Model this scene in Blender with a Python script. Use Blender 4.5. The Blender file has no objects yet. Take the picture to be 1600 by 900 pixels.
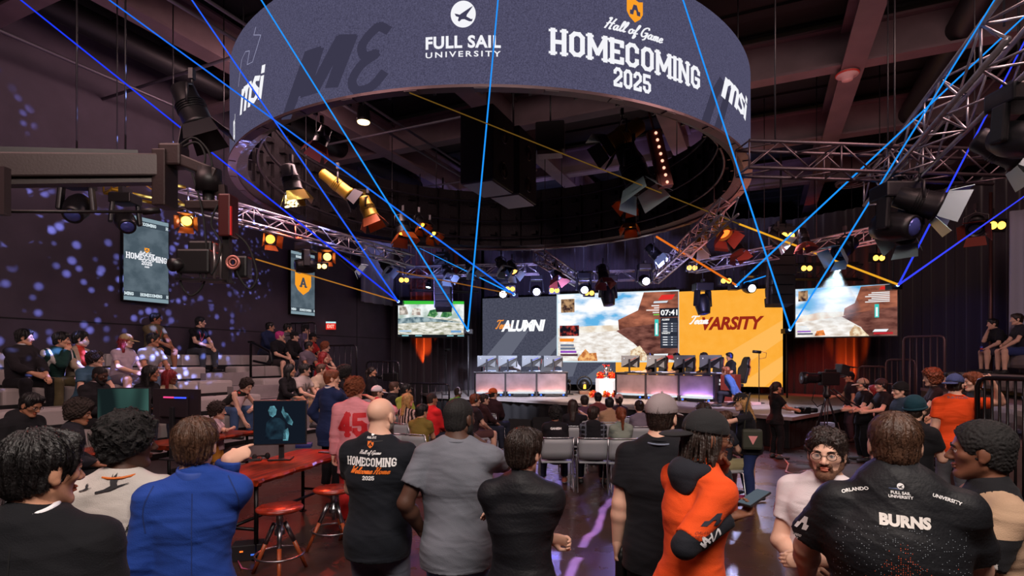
import bpy, bmesh, math, random
import numpy as np
from mathutils import Vector, Matrix
from mathutils.bvhtree import BVHTree
rnd = random.Random(7)
sc = bpy.context.scene
COL = sc.collection
# ------------------------------------------------------------------ camera, world, exposure
F = 862.0; CX = 800.0; HY = 562.0; CH = 2.0          # focal length and horizon in photo pixels, camera height
cam = bpy.data.cameras.new('camera'); cam_o = bpy.data.objects.new('camera', cam); COL.objects.link(cam_o)
cam.sensor_width = 36; cam.lens = 36*F/1600; cam.shift_y = (HY-450)/1600; cam.clip_start = .05; cam.clip_end = 200
cam_o.location = (0, 0, CH); cam_o.rotation_euler = (math.pi/2, 0, 0); sc.camera = cam_o
w = bpy.data.worlds.new('world'); sc.world = w; w.use_nodes = True
w.node_tree.nodes['Background'].inputs[0].default_value = (.32, .27, .36, 1)
w.node_tree.nodes['Background'].inputs[1].default_value = .022
sc.view_settings.view_transform = 'Standard'; sc.view_settings.look = 'None'
sc.view_settings.exposure = 0.0; sc.view_settings.gamma = 1; sc.view_settings.use_curve_mapping = False
sc.cycles.max_bounces = 5; sc.cycles.diffuse_bounces = 2; sc.cycles.glossy_bounces = 3
sc.cycles.transmission_bounces = 3; sc.cycles.transparent_max_bounces = 6; sc.cycles.volume_bounces = 0
sc.cycles.caustics_reflective = False; sc.cycles.caustics_refractive = False
sc.cycles.sample_clamp_indirect = 3.0; sc.cycles.use_denoising = True

def lin(c):
    return tuple((v/255/12.92 if v/255 <= .04045 else ((v/255+.055)/1.055)**2.4) for v in c)
def P(px, py, z):
    return Vector(((px-CX)/F*z, z, CH-(py-HY)/F*z))
def G(px, py):
    return P(px, py, F*CH/(py-HY))
def spot(name, loc, target, power, color, size=35, blend=.5, radius=.12):
    l = bpy.data.lights.new(name, 'SPOT'); l.energy = power; l.color = lin(color); l.spot_size = math.radians(size)
    l.spot_blend = blend; l.shadow_soft_size = radius
    o = bpy.data.objects.new(name, l); COL.objects.link(o); o.location = loc
    o.rotation_euler = (Vector(target)-Vector(loc)).to_track_quat('-Z', 'Y').to_euler(); return o
def area(name, loc, target, power, color, sx, sy, spread=180):
    l = bpy.data.lights.new(name, 'AREA'); l.energy = power; l.color = lin(color); l.shape = 'RECTANGLE'; l.size = sx; l.size_y = sy
    l.spread = math.radians(spread)
    o = bpy.data.objects.new(name, l); COL.objects.link(o); o.location = loc
    o.rotation_euler = (Vector(target)-Vector(loc)).to_track_quat('-Z', 'Y').to_euler(); return o
# house lights over the standing crowd
area('house_light', (.5, -1.0, 6.4), (.3, 3.2, .8), 520, (255, 238, 228), 5.0, 1.6)
area('house_light', (-4.5, 3.0, 6.6), (-4.5, 7.5, 0), 170, (255, 205, 200), 3.0, 2.0)
area('house_light', (5.5, 5.0, 6.6), (6.0, 9.0, 0), 260, (255, 205, 198), 3.0, 2.0)
area('house_light', (-3.5, 10.5, 6.8), (-7.5, 13.0, 1.5), 330, (255, 205, 205), 2.5, 2.0)
# red and orange washes from the left truss and the ring
spot('red_wash', (-5.0, 12.0, 5.0), (-1.0, 8.0, .5), 900, (255, 60, 30), 62, .8)
spot('red_wash', (-2.5, 9.5, 5.0), (-1.5, 5.0, .4), 520, (255, 60, 28), 58, .8)
spot('red_wash', (4.0, 16.0, 5.0), (4.9, 10.2, .0), 3200, (255, 74, 30), 26, .8)  # added spot in place of the orange panel's reflection on the floor
spot('red_wash', (7.5, 8.0, 5.5), (7.0, 11.5, .8), 420, (255, 90, 60), 60, .8)
spot('red_wash', (10.2, 17.6, 4.0), (11.3, 20.6, .7), 380, (255, 80, 60), 50, .8)
spot('blue_wash', (10.5, 13.5, 5.2), (13.6, 17.0, 2.6), 90, (110, 120, 255), 40, .9)
# cool rim light thrown from the stage trusses over the audience
spot('blue_backlight', (.9, 18.2, 4.6), (1.2, 9.0, .8), 700, (150, 140, 255), 44, .6)
spot('blue_backlight', (4.4, 17.4, 4.7), (2.5, 9.0, .6), 700, (160, 150, 255), 40, .6)
spot('blue_backlight', (6.6, 16.2, 4.6), (6.3, 9.0, .5), 900, (200, 200, 255), 46, .6)
spot('blue_backlight', (-2.0, 18.5, 4.7), (-2.6, 10.5, .8), 800, (160, 140, 255), 42, .6)
# stage wash
spot('stage_wash', (-.8, 14.0, 5.0), (-.2, 19.6, .9), 4200, (225, 232, 255), 45, .6)
spot('stage_wash', (3.4, 13.5, 5.2), (3.2, 18.2, .8), 4200, (255, 225, 205), 45, .6)
spot('stage_wash', (6.2, 12.0, 5.2), (6.2, 16.2, .8), 2400, (235, 220, 255), 40, .6)
# ceiling spill
area('ceiling_spill', (6.5, 12.0, 4.6), (6.5, 12.5, 9), 70, (255, 150, 140), 5, 4)
area('ceiling_spill', (-5.5, 9.0, 4.9), (-6.0, 9.5, 9), 45, (240, 190, 225), 5, 4)
spot('truss_fill', (1.0, 15.6, 3.0), (1.2, 18.2, 4.9), 1500, (170, 170, 255), 75, .8)  # unseen fill spots added below the trusses to brighten their near faces
spot('truss_fill', (-2.4, 15.2, 3.0), (-2.6, 17.8, 4.9), 900, (160, 165, 255), 60, .8)
spot('truss_fill', (4.6, 13.2, 3.0), (5.0, 16.0, 4.9), 1500, (180, 175, 255), 75, .8)
# ------------------------------------------------------------------ materials
MATS = {}
def mat(col, rough=.6, metal=0., emit=0., bump=0., bscale=60., var=0., vscale=6., spec=.5, alpha=1., col2=None, sheen=0., ecol=None):
    key = (tuple(col), rough, metal, emit, bump, bscale, var, vscale, spec, alpha, col2, sheen, ecol)
    if key in MATS: return MATS[key]
    m = bpy.data.materials.new('mat'); m.use_nodes = True; nt = m.node_tree; b = nt.nodes['Principled BSDF']
    c = lin(col)+(1,)
    b.inputs['Base Color'].default_value = c; b.inputs['Roughness'].default_value = rough; b.inputs['Metallic'].default_value = metal
    b.inputs['Specular IOR Level'].default_value = spec; b.inputs['Alpha'].default_value = alpha
    if sheen: b.inputs['Sheen Weight'].default_value = sheen
    if emit:
        b.inputs['Emission Color'].default_value = lin(ecol or col)+(1,); b.inputs['Emission Strength'].default_value = emit
    if var or bump:
        tc = nt.nodes.new('ShaderNodeTexCoord')
    if var:
        n = nt.nodes.new('ShaderNodeTexNoise'); n.inputs['Scale'].default_value = vscale; n.inputs['Detail'].default_value = 5
        nt.links.new(tc.outputs['Object'], n.inputs['Vector'])
        mx = nt.nodes.new('ShaderNodeMix'); mx.data_type = 'RGBA'
        c2 = lin(col2)+(1,) if col2 else tuple(v*(1-var) for v in c[:3])+(1,)
        mx.inputs[6].default_value = c; mx.inputs[7].default_value = c2
        r = nt.nodes.new('ShaderNodeMapRange'); r.inputs[1].default_value = .35; r.inputs[2].default_value = .65
        nt.links.new(n.outputs['Fac'], r.inputs[0]); nt.links.new(r.outputs[0], mx.inputs[0]); nt.links.new(mx.outputs[2], b.inputs['Base Color'])
    if bump:
        n = nt.nodes.new('ShaderNodeTexNoise'); n.inputs['Scale'].default_value = bscale; n.inputs['Detail'].default_value = 4
        nt.links.new(tc.outputs['Object'], n.inputs['Vector'])
        bp = nt.nodes.new('ShaderNodeBump'); bp.inputs['Strength'].default_value = bump; bp.inputs['Distance'].default_value = .01
        nt.links.new(n.outputs['Fac'], bp.inputs['Height']); nt.links.new(bp.outputs[0], b.inputs['Normal'])
    MATS[key] = m; return m
def emis(col, s=1.0):
    key = ('e', tuple(col), s)
    if key in MATS: return MATS[key]
    m = bpy.data.materials.new('glow'); m.use_nodes = True; nt = m.node_tree; nt.nodes.clear()
    e = nt.nodes.new('ShaderNodeEmission'); e.inputs[0].default_value = lin(col)+(1,); e.inputs[1].default_value = s
    o = nt.nodes.new('ShaderNodeOutputMaterial'); nt.links.new(e.outputs[0], o.inputs[0]); MATS[key] = m; return m
def enoise(c1, c2, scale=5., lo=.4, hi=.6, s=1.0, stretch=(1, 1, 1), detail=5, c3=None, key2=None):
    """a lit screen area: two picture colours mixed by noise"""
    m = bpy.data.materials.new('screen_picture'); m.use_nodes = True; nt = m.node_tree; nt.nodes.clear()
    tc = nt.nodes.new('ShaderNodeTexCoord'); mp = nt.nodes.new('ShaderNodeMapping'); mp.inputs['Scale'].default_value = stretch
    n = nt.nodes.new('ShaderNodeTexNoise'); n.inputs['Scale'].default_value = scale; n.inputs['Detail'].default_value = detail
    r = nt.nodes.new('ShaderNodeValToRGB'); r.color_ramp.elements[0].position = lo; r.color_ramp.elements[0].color = lin(c1)+(1,)
    r.color_ramp.elements[1].position = hi; r.color_ramp.elements[1].color = lin(c2)+(1,)
    if c3:
        el = r.color_ramp.elements.new((lo+hi)/2); el.color = lin(c3)+(1,)
    e = nt.nodes.new('ShaderNodeEmission'); e.inputs[1].default_value = s
    o = nt.nodes.new('ShaderNodeOutputMaterial')
    nt.links.new(tc.outputs['Object'], mp.inputs[0]); nt.links.new(mp.outputs[0], n.inputs['Vector']); nt.links.new(n.outputs['Fac'], r.inputs[0])
    nt.links.new(r.outputs[0], e.inputs[0]); nt.links.new(e.outputs[0], o.inputs[0]); return m
BLACK = mat((14, 13, 15), .5, var=.3); DARK = mat((28, 26, 30), .45, bump=.1); STEEL = mat((150, 150, 155), .3, 1.0)
GREYM = mat((90, 90, 95), .45, .6); WHITE = mat((225, 225, 225), .5); RUBBER = mat((10, 10, 11), .8)
TRUSSM = mat((170, 164, 172), .35, .8, var=.3, vscale=9)
# ------------------------------------------------------------------ mesh helpers
class MB:
    def __init__(s): s.v = []; s.f = []; s.mi = []; s.sm = []
    def add(s, vs, fs, mi=0, smooth=False):
        b = len(s.v); s.v += [tuple(v) for v in vs]; s.f += [tuple(i+b for i in f) for f in fs]; s.mi += [mi]*len(fs); s.sm += [smooth]*len(fs); return s
    def box(s, c, d, rot=None, mi=0, bev=0.0):
        bm = bmesh.new(); bmesh.ops.create_cube(bm, size=1)
        for v in bm.verts: v.co = Vector((v.co.x*d[0], v.co.y*d[1], v.co.z*d[2]))
        if bev: bmesh.ops.bevel(bm, geom=list(bm.edges), offset=min(bev, min(d)*.45), segments=2, affect='EDGES', profile=.6)
        M = Matrix.Translation(c) @ (rot.to_4x4() if rot is not None else Matrix())
        bm.verts.ensure_lookup_table()
        s.add([M @ v.co for v in bm.verts], [[v.index for v in f.verts] for f in bm.faces], mi); bm.free(); return s
    def bar(s, a, b, wd, ht, up=(0, 0, 1), mi=0, bev=0.):
        a = Vector(a); b = Vector(b); d = (b-a); L = d.length; y = d.normalized(); x = y.cross(Vector(up))
        if x.length < 1e-4: x = Vector((1, 0, 0))
        x.normalize(); z = x.cross(y); R = Matrix((x, y, z)).transposed(); return s.box((a+b)/2, (wd, L, ht), R, mi, bev)
    def tube(s, pts, r, n=8, mi=0, caps=True, closed=False):
        pts = [Vector(p) for p in pts]; m = len(pts); rs = r if isinstance(r, (list, tuple)) else [r]*m
        vs = []; fs = []; prev = None
        for i, p in enumerate(pts):
            if closed: t = pts[(i+1) % m]-pts[i-1]
            else: t = pts[min(i+1, m-1)]-pts[max(i-1, 0)]
            t.normalize()
            if prev is None:
                ref = Vector((0, 0, 1)) if abs(t.z) < .9 else Vector((1, 0, 0)); x = t.cross(ref).normalized()
            else:
                x = (prev-t*prev.dot(t)); x = x.normalized() if x.length > 1e-5 else t.orthogonal().normalized()
            prev = x; y = t.cross(x)
            for k in range(n):
                a = 2*math.pi*k/n; vs.append(p+(x*math.cos(a)+y*math.sin(a))*rs[i])
        mm = m if closed else m-1
        for i in range(mm):
            for k in range(n):
                j = (i+1) % m; fs.append((i*n+k, i*n+(k+1) % n, j*n+(k+1) % n, j*n+k))
        if caps and not closed: fs.append(tuple(range(n-1, -1, -1))); fs.append(tuple((m-1)*n+k for k in range(n)))
        return s.add(vs, fs, mi, True)
    def cyl(s, a, b, r, r2=None, n=16, mi=0):
        return s.tube([a, b], [r, r if r2 is None else r2], n, mi)
    def lathe(s, prof, c=(0, 0, 0), n=24, mi=0, R=None):
        c = Vector(c); vs = []; fs = []
        for r, z in prof:
            for k in range(n):
                a = 2*math.pi*k/n; q = Vector((r*math.cos(a), r*math.sin(a), z)); vs.append(c+(R @ q if R is not None else q))
        m = len(prof)
        for i in range(m-1):
            for k in range(n): fs.append((i*n+k, i*n+(k+1) % n, (i+1)*n+(k+1) % n, (i+1)*n+k))
        fs.append(tuple(range(n-1, -1, -1))); fs.append(tuple((m-1)*n+k for k in range(n)))
        return s.add(vs, fs, mi, True)
    def ell(s, c, r, n=12, mi=0, R=None):
        c = Vector(c); vs = []; fs = []; m = max(6, n//2)
        for i in range(m+1):
            th = math.pi*i/m
            for k in range(n):
                a = 2*math.pi*k/n; q = Vector((r[0]*math.sin(th)*math.cos(a), r[1]*math.sin(th)*math.sin(a), r[2]*math.cos(th)))
                vs.append(c+(R @ q if R is not None else q))
        for i in range(m):
            for k in range(n): fs.append((i*n+k, (i+1)*n+k, (i+1)*n+(k+1) % n, i*n+(k+1) % n))
        return s.add(vs, fs, mi, True)
    def torus(s, c, R, r, n=24, k=8, ax=None, mi=0, a0=0, a1=2*math.pi):
        full = abs(a1-a0) > 6.28; ax = ax or Matrix.Identity(3); cnt = n if full else n+1
        pts = [Vector(c)+ax @ Vector((R*math.cos(a0+(a1-a0)*i/n), R*math.sin(a0+(a1-a0)*i/n), 0)) for i in range(cnt)]
        return s.tube(pts, r, k, mi, closed=full)
    def build(s, name, m, parent=None, loc=None, rot=None):
        me = bpy.data.meshes.new(name); me.from_pydata(s.v, [], s.f)
        for mm in (m if isinstance(m, (list, tuple)) else [m]): me.materials.append(mm)
        me.polygons.foreach_set('material_index', s.mi); me.polygons.foreach_set('use_smooth', s.sm); me.update()
        o = bpy.data.objects.new(name, me); COL.objects.link(o)
        if parent: o.parent = parent
        if loc is not None: o.location = loc
        if rot is not None: o.rotation_euler = rot
        return o
def tag(o, label=None, cat=None, group=None, kind=None):
    if label: o['label'] = label
    if cat: o['category'] = cat
    if group: o['group'] = group
    if kind: o['kind'] = kind
    return o
def empty(name, loc=(0, 0, 0), rz=0, label=None, cat=None, group=None):
    o = bpy.data.objects.new(name, None); COL.objects.link(o); o.location = loc; o.rotation_euler = (0, 0, rz); o.empty_display_size = .2
    return tag(o, label, cat, group)
def struct(name, mb, m): return tag(mb.build(name, m), kind='structure')
def kids(o): return KIDS.get(o.name, [])
def copy_tree(o, loc, rot=None, label=None, group=None, scale=None):
    c = o.copy(); COL.objects.link(c); c.location = loc
    if rot is not None: c.rotation_euler = rot if not isinstance(rot, (int, float)) else (0, 0, rot)
    if scale: c.scale = (scale,)*3
    if label: c['label'] = label
    if group: c['group'] = group
    for ch in list(o.children):
        d = ch.copy(); COL.objects.link(d); d.parent = c
        for g in list(ch.children):
            e = g.copy(); COL.objects.link(e); e.parent = d
    return c
RX = lambda a: Matrix.Rotation(a, 3, 'X')
RY = lambda a: Matrix.Rotation(a, 3, 'Y')
RZ = lambda a: Matrix.Rotation(a, 3, 'Z')
TX = Matrix(((0, 0, 1), (0, 1, 0), (-1, 0, 0)))
# ------------------------------------------------------------------ lettering
def bf(text, size=1.0, bold=0.0, shear=0.0, sp=1.0, align='CENTER'):
    """plain lettering: flat vertices and faces from the built-in face"""
    c = bpy.data.curves.new('t', 'FONT'); c.body = text; c.size = size; c.offset = bold; c.shear = shear; c.space_character = sp; c.align_x = align; c.resolution_u = 3
    o = bpy.data.objects.new('t', c); COL.objects.link(o); dg = bpy.context.evaluated_depsgraph_get(); dg.update()
    me = bpy.data.meshes.new_from_object(o.evaluated_get(dg)); vs = [(v.co.x, v.co.y) for v in me.vertices]; fs = [tuple(p.vertices) for p in me.polygons]
    bpy.data.objects.remove(o); bpy.data.curves.remove(c); bpy.data.meshes.remove(me)
    return vs, fs
def strokes(lines, wd):
    """round-jointed strokes as quads"""
    vs = []; fs = []
    for ln in lines:
        for (x0, y0), (x1, y1) in zip(ln[:-1], ln[1:]):
            dx, dy = x1-x0, y1-y0; L = math.hypot(dx, dy)
            if L < 1e-6: continue
            nx, ny = -dy/L*wd/2, dx/L*wd/2; ex, ey = dx/L*wd*.35, dy/L*wd*.35; b = len(vs)
            vs += [(x0+nx-ex, y0+ny-ey), (x0-nx-ex, y0-ny-ey), (x1-nx+ex, y1-ny+ey), (x1+nx+ex, y1+ny+ey)]; fs.append((b, b+1, b+2, b+3))
    return vs, fs
SLAB = {  # varsity block letters on a 6 x 10 grid, strokes then slab serifs
 'H': ([[(1, 0), (1, 10)], [(5, 0), (5, 10)], [(1, 5), (5, 5)]], [1, 5], 6), 'O': ([[(1, 2), (1, 8), (2.2, 9.3), (3.8, 9.3), (5, 8), (5, 2), (3.8, .7), (2.2, .7), (1, 2)]], [], 6),
 'M': ([[(1, 0), (1, 10)], [(7, 0), (7, 10)], [(1, 9.2), (4, 2.5), (7, 9.2)]], [1, 7], 8), 'E': ([[(1, 0), (1, 10)], [(.2, 9.3), (5, 9.3), (5, 7.6)], [(.2, .7), (5, .7), (5, 2.4)], [(1, 5), (3.6, 5)]], [], 5.6),
 'C': ([[(5, 6.8), (5, 8), (3.8, 9.3), (2.2, 9.3), (1, 8), (1, 2), (2.2, .7), (3.8, .7), (5, 2), (5, 3.2)]], [], 6), 'I': ([[(1, 0), (1, 10)]], [1], 2),
 'N': ([[(1, 0), (1, 10)], [(5.4, 0), (5.4, 10)], [(1, 9.3), (5.4, .7)]], [1, 5.4], 6.4), 'G': ([[(5, 7), (5, 8), (3.8, 9.3), (2.2, 9.3), (1, 8), (1, 2), (2.2, .7), (3.8, .7), (5, 2), (5, 4.4), (3.2, 4.4)]], [], 6),
 '2': ([[(1, 7.2), (1, 8), (2.2, 9.3), (3.8, 9.3), (5, 8), (5, 6), (1, 2.2), (1, .7), (5, .7), (5, 2)]], [], 6), '0': ([[(1, 2), (1, 8), (2.2, 9.3), (3.8, 9.3), (5, 8), (5, 2), (3.8, .7), (2.2, .7), (1, 2)]], [], 6),
 '5': ([[(5, 9.3), (1, 9.3), (1, 5.6), (3.8, 5.6), (5, 4.6), (5, 2), (3.8, .7), (2.2, .7), (1, 2), (1, 2.8)]], [], 6), '4': ([[(4.2, 0), (4.2, 10), (.6, 3.2), (5.6, 3.2)]], [4.2], 6),
 'A': ([[(1, 0), (3.5, 9.6), (6, 0)], [(1.9, 3.2), (5.1, 3.2)]], [1, 6], 7)}
def slab(text, h=1.0, wd=1.75):
    L = []; S = []; x = 0
    for ch in text:
        ls, serif, adv = SLAB[ch]
        for l in ls: L.append([(p[0]+x, p[1]) for p in l])
        for q in serif:
            for yy in ((.45, 9.55) if ch != 'A' else (.45,)):
                S.append([(x+q-1.15, yy), (x+q+1.15, yy)])
        x += adv+.75
    v1, f1 = strokes(L, wd); v2, f2 = strokes(S, .9*wd/1.6)
    v = v1+v2; f = f1+[tuple(i+len(v1) for i in q) for q in f2]; k = h/10
    return [((a-x/2+.4)*k, b*k) for a, b in v], f
SCRIPT = {
 'H': ([[(1.2, 8.6), (.6, 9.6), (1.6, 9.8), (1, 5), (.2, .2)], [(4.2, 9.8), (3.2, 5), (2.8, .4), (3.6, .2)], [(.2, 4.6), (2, 5.4), (4.2, 5.4)]], 4.4),
 'a': ([[(2.4, 4), (1.4, 4.4), (.5, 3), (.5, 1), (1.2, .1), (2, 1), (2.5, 4.2), (2.4, 1), (3, .2), (3.6, .8)]], 3.3), 'l': ([[(.2, 1), (1.6, 6), (1.8, 9), (1.2, 9.2), (.8, 6), (.8, 1), (1.4, .2), (2, .8)]], 1.8),
 'o': ([[(1.6, 4.4), (.6, 3.6), (.4, 1.4), (1.2, .2), (2.2, 1), (2.4, 3.4), (1.6, 4.4), (2.6, 3.8), (3.2, 4)]], 3.0), 'f': ([[(.2, 1), (1.8, 6), (2.2, 9), (1.6, 9.4), (1.2, 6), (.8, -2.5), (1.4, -3), (1.8, -1), (1, .4), (2.4, 1.6)]], 2.4),
 'G': ([[(4, 8), (3.6, 9.4), (2.2, 9.2), (.8, 7), (.4, 3), (1.4, .6), (3, 1.4), (3.8, 4.2), (2.4, 4.2), (4, 4.4), (3.6, -1), (2.6, -2.4)]], 4.6),
 'm': ([[(.4, 4.2), (.6, .2)], [(.6, 2.4), (1.4, 4.4), (1.9, 3.6), (1.8, .2)], [(1.8, 2.4), (2.7, 4.4), (3.2, 3.6), (3.1, .8), (3.6, .2), (4.2, 1)]], 4.0), 'e': ([[(.4, 2), (2, 2.8), (1.9, 4.2), (1, 4.2), (.4, 2.6), (.6, .8), (1.4, .2), (2.6, 1.2)]], 2.5),
 'T': ([[(.2, 8.2), (.8, 9.6), (4.6, 9.2), (5.2, 9.8)], [(2.9, 9.2), (2.2, 4), (1.4, .4), (.6, .8)]], 3.6), 'W': ([[(.6, 9), (1, 9.6), (1.2, .4), (3, 7), (3.2, .4), (5.2, 9.4)]], 5.0), 'c': ([[(2.1, 3.6), (1.4, 4.4), (.5, 2.8), (.6, .8), (1.3, .2), (2.5, 1.2)]], 2.4), ' ': ([], 1.6)}
def smooth_line(p, k=4):
    if len(p) < 3: return p
    q = [p[0]]+list(p)+[p[-1]]; o = []
    for i in range(1, len(q)-2):
        for j in range(k):
            t = j/k; a, b, c, d = q[i-1], q[i], q[i+1], q[i+2]
            o.append(tuple(.5*((2*b[n])+(-a[n]+c[n])*t+(2*a[n]-5*b[n]+4*c[n]-d[n])*t*t+(-a[n]+3*b[n]-3*c[n]+d[n])*t**3) for n in (0, 1)))
    o.append(p[-1]); return o
def script(text, h=1.0, wd=1.0, shear=.25):
    L = []; x = 0
    for ch in text:
        ls, adv = SCRIPT[ch]
        for l in ls: L.append([(p[0]+x, p[1]) for p in smooth_line(l)])
        x += adv+.25
    v, f = strokes(L, wd); k = h/10
    return [((a-x/2+b*shear)*k, b*k) for a, b in v], f
SHIELD = ([(-.42, .5), (-.2, .44), (0, .52), (.2, .44), (.42, .5), (.42, -.1), (.28, -.34), (0, -.55), (-.28, -.34), (-.42, -.1)], [tuple(range(10))])
APEX = ([(-.1, .3), (.1, .3), (.2, 0), (.32, -.02), (.32, -.24), (.12, -.24), (.06, .02), (-.06, .02), (-.12, -.24), (-.32, -.24), (-.32, -.02), (-.2, 0)], [tuple(range(12))])
PLANE = ([(-.4, .1), (-.3, .08), (-.18, .05), (-.1, .1), (.25, .3), (.38, .36), (.12, .05), (.1, -.02), (.3, -.12), (.36, -.1), (.33, -.2), (.22, -.2), (.02, -.12), (-.1, -.12), (-.2, -.2), (-.26, -.16), (-.22, -.04), (-.34, 0)], [tuple(range(18))])
def disc(r=1., n=32): return [(r*math.cos(2*math.pi*k/n), r*math.sin(2*math.pi*k/n)) for k in range(n)], [tuple(range(n))]
def rect(x0, y0, x1, y1): return [(x0, y0), (x1, y0), (x1, y1), (x0, y1)], [(0, 1, 2, 3)]
def tf(sh, dx=0, dy=0, s=1.0, sy=None):
    return [(a*s+dx, b*(s if sy is None else sy)+dy) for a, b in sh[0]], sh[1]
def fitw(sh, wdt, dx=0, dy=0, h=None):
    xs = [a for a, b in sh[0]]; ys = [b for a, b in sh[0]]; k = wdt/(max(xs)-min(xs)); ky = k if h is None else h/(max(ys)-min(ys)); cx = (max(xs)+min(xs))/2; cy = (max(ys)+min(ys))/2
    return [((a-cx)*k+dx, (b-cy)*ky+dy) for a, b in sh[0]], sh[1]
def flatmesh(name, sh, m, parent, fn):
    """lettering or a picture patch laid on a surface: fn maps (x, y) to a point"""
    mb = MB(); mb.add([fn(a, b) for a, b in sh[0]], sh[1]); return mb.build(name, m, parent)
# ------------------------------------------------------------------ the room
U = Vector((.4131, .9107, 0)); V = Vector((.9107, -.4131, 0)); NL = Vector((-.9107, .4131, 0)); DW = 12.8
def uv(u, v, z=0): return U*u+V*v+Vector((0, 0, z))
def wall_pt(px, py, off=0.0):
    r = Vector(((px-CX)/F, 1, 0)); z = (DW-off)/NL.dot(r); return P(px, py, z)
CEIL = 8.9
fm = mat((46, 33, 30), .3, var=.5, vscale=1.3, col2=(70, 46, 40), bump=.12, bscale=9)
nt = fm.node_tree; bs = nt.nodes['Principled BSDF']; tc = nt.nodes.new('ShaderNodeTexCoord')
nn = nt.nodes.new('ShaderNodeTexNoise'); nn.inputs['Scale'].default_value = 2.2; nn.inputs['Detail'].default_value = 6
mr = nt.nodes.new('ShaderNodeMapRange'); mr.inputs[3].default_value = .16; mr.inputs[4].default_value = .42
nt.links.new(tc.outputs['Object'], nn.inputs['Vector']); nt.links.new(nn.outputs['Fac'], mr.inputs[0]); nt.links.new(mr.outputs[0], bs.inputs['Roughness'])
mb = MB(); mb.add([(-22, -6, 0), (20, -6, 0), (20, 32, 0), (-22, 32, 0)], [(0, 1, 2, 3)]); struct('floor', mb, fm)
cm = mat((11, 10, 12), .85, var=.4, vscale=.8, bump=.3, bscale=6)
mb = MB(); mb.add([(-22, -6, CEIL), (20, -6, CEIL), (20, 32, CEIL), (-22, 32, CEIL)], [(3, 2, 1, 0)])
for k in range(-9, 32, 1):       # ribbed metal deck
    a = uv(k*1.0, -16, CEIL-.03); b = uv(k*1.0, 14, CEIL-.03); mb.bar(a, b, .3, .06)
struct('ceiling', mb, cm)
wm = mat((74, 63, 77), .75, var=.25, vscale=1.5, bump=.15, bscale=14)
mb = MB(); a = NL*DW
p0 = a+U*(-10); p1 = a+U*18.6
mb.bar((p0-V*.1)+Vector((0, 0, CEIL/2)), (p1-V*.1)+Vector((0, 0, CEIL/2)), .2, CEIL)
struct('wall_left', mb, wm)
mb = MB(); sz = 2.78        # seam strip along the wall panels
mb.bar(p0+V*.004+Vector((0, 0, sz)), p1+V*.004+Vector((0, 0, sz)), .012, .025); mb.bar(a+U*15.2+V*.004, a+U*15.2+V*.004+Vector((0, 0, CEIL)), .012, .02, up=(1, 0, 0))
struct('trim_1', mb, mat((20, 18, 22), .8))
mb = MB(); mb.bar((-14, -4, CEIL/2), (16, -4, CEIL/2), .2, CEIL); struct('wall_back', mb, wm)
mb = MB(); mb.bar((15.6, -4, CEIL/2), (15.6, 28, CEIL/2), .2, CEIL); struct('wall_right', mb, wm)
mb = MB(); mb.bar((-8, 27, CEIL/2), (15.6, 27, CEIL/2), .2, CEIL); struct('wall_front', mb, wm)
# curtains: pleated cloth along a line of floor points
CURT = mat((66, 56, 64), .9, bump=.2, bscale=30, sheen=.3)
def curtain(name, pts, z0, z1, label, pleat=.34, amp=.09, m=CURT):
    vs = []; fs = []; cols = []
    pts = [Vector((p[0], p[1], 0)) for p in pts]; s = 0
    for a, b in zip(pts[:-1], pts[1:]):
        d = b-a; L = d.length; t = d/L; n = Vector((t.y, -t.x, 0)); k = int(L/.045)
        for i in range(k):
            q = a+t*(i*L/k); ph = (s+i*L/k)/pleat*2*math.pi
            off = amp*math.sin(ph+.8*math.sin(ph*.31))+amp*.4*math.sin(ph*.43+1.3); cols.append((q, n, off))
        s += L
    zs = [z0+(z1-z0)*i/6 for i in range(7)]
    for q, n, off in cols:
        for i, z in enumerate(zs): vs.append(q+n*(off*(1.15-.5*i/6))+Vector((0, 0, z)))
    m_ = len(zs)
    for i in range(len(cols)-1):
        for j in range(m_-1): fs.append((i*m_+j, (i+1)*m_+j, (i+1)*m_+j+1, i*m_+j+1))
    mb = MB(); mb.add(vs, fs, 0, True); o = mb.build(name, m); tag(o, label, 'curtain')
    sd = o.modifiers.new('thick', 'SOLIDIFY'); sd.thickness = .012; return o
cl = P(560, 562, 18.2); cl2 = P(632, 562, 20.8); cl3 = P(752, 562, 23.9)
curtain('stage_curtain', [(-4.55, 20.7), (cl3.x, cl3.y)], .02, 7.6, 'dark pleated curtain left of the stage, under the smaller hanging game screen')
curtain('stage_curtain', [(cl3.x+.1, cl3.y+.35), (10.6, 21.6)], .02, 7.6, 'black pleated curtain hanging directly behind the wide stage display wall')
curtain('stage_curtain', [(10.62, 21.4), (13.2, 18.6), (14.2, 15.6), (15.0, 9.0), (15.0, 3.0)], .02, 7.4, 'long dark pleated curtain along the right side behind the railings')
g = mat((150, 148, 165), .85, bump=.15, bscale=25, sheen=.3)
q = P(1583, 562, 12.4)
curtain('side_drape', [P(1578, 0, 12.7).xy, P(1640, 0, 12.0).xy], 2.2, 5.4, 'pale grey drape at the far right edge above the seated spectators', m=g)
curtain('side_drape', [wall_pt(563, 400, .25).xy, wall_pt(617, 400, .25).xy], 4.0, 6.6, 'pale drape standing for bluish light high on the left wall past the A banner', pleat=.5, amp=.05, m=g)  # bluish light on the wall, put into the pale colour of a drape
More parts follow.
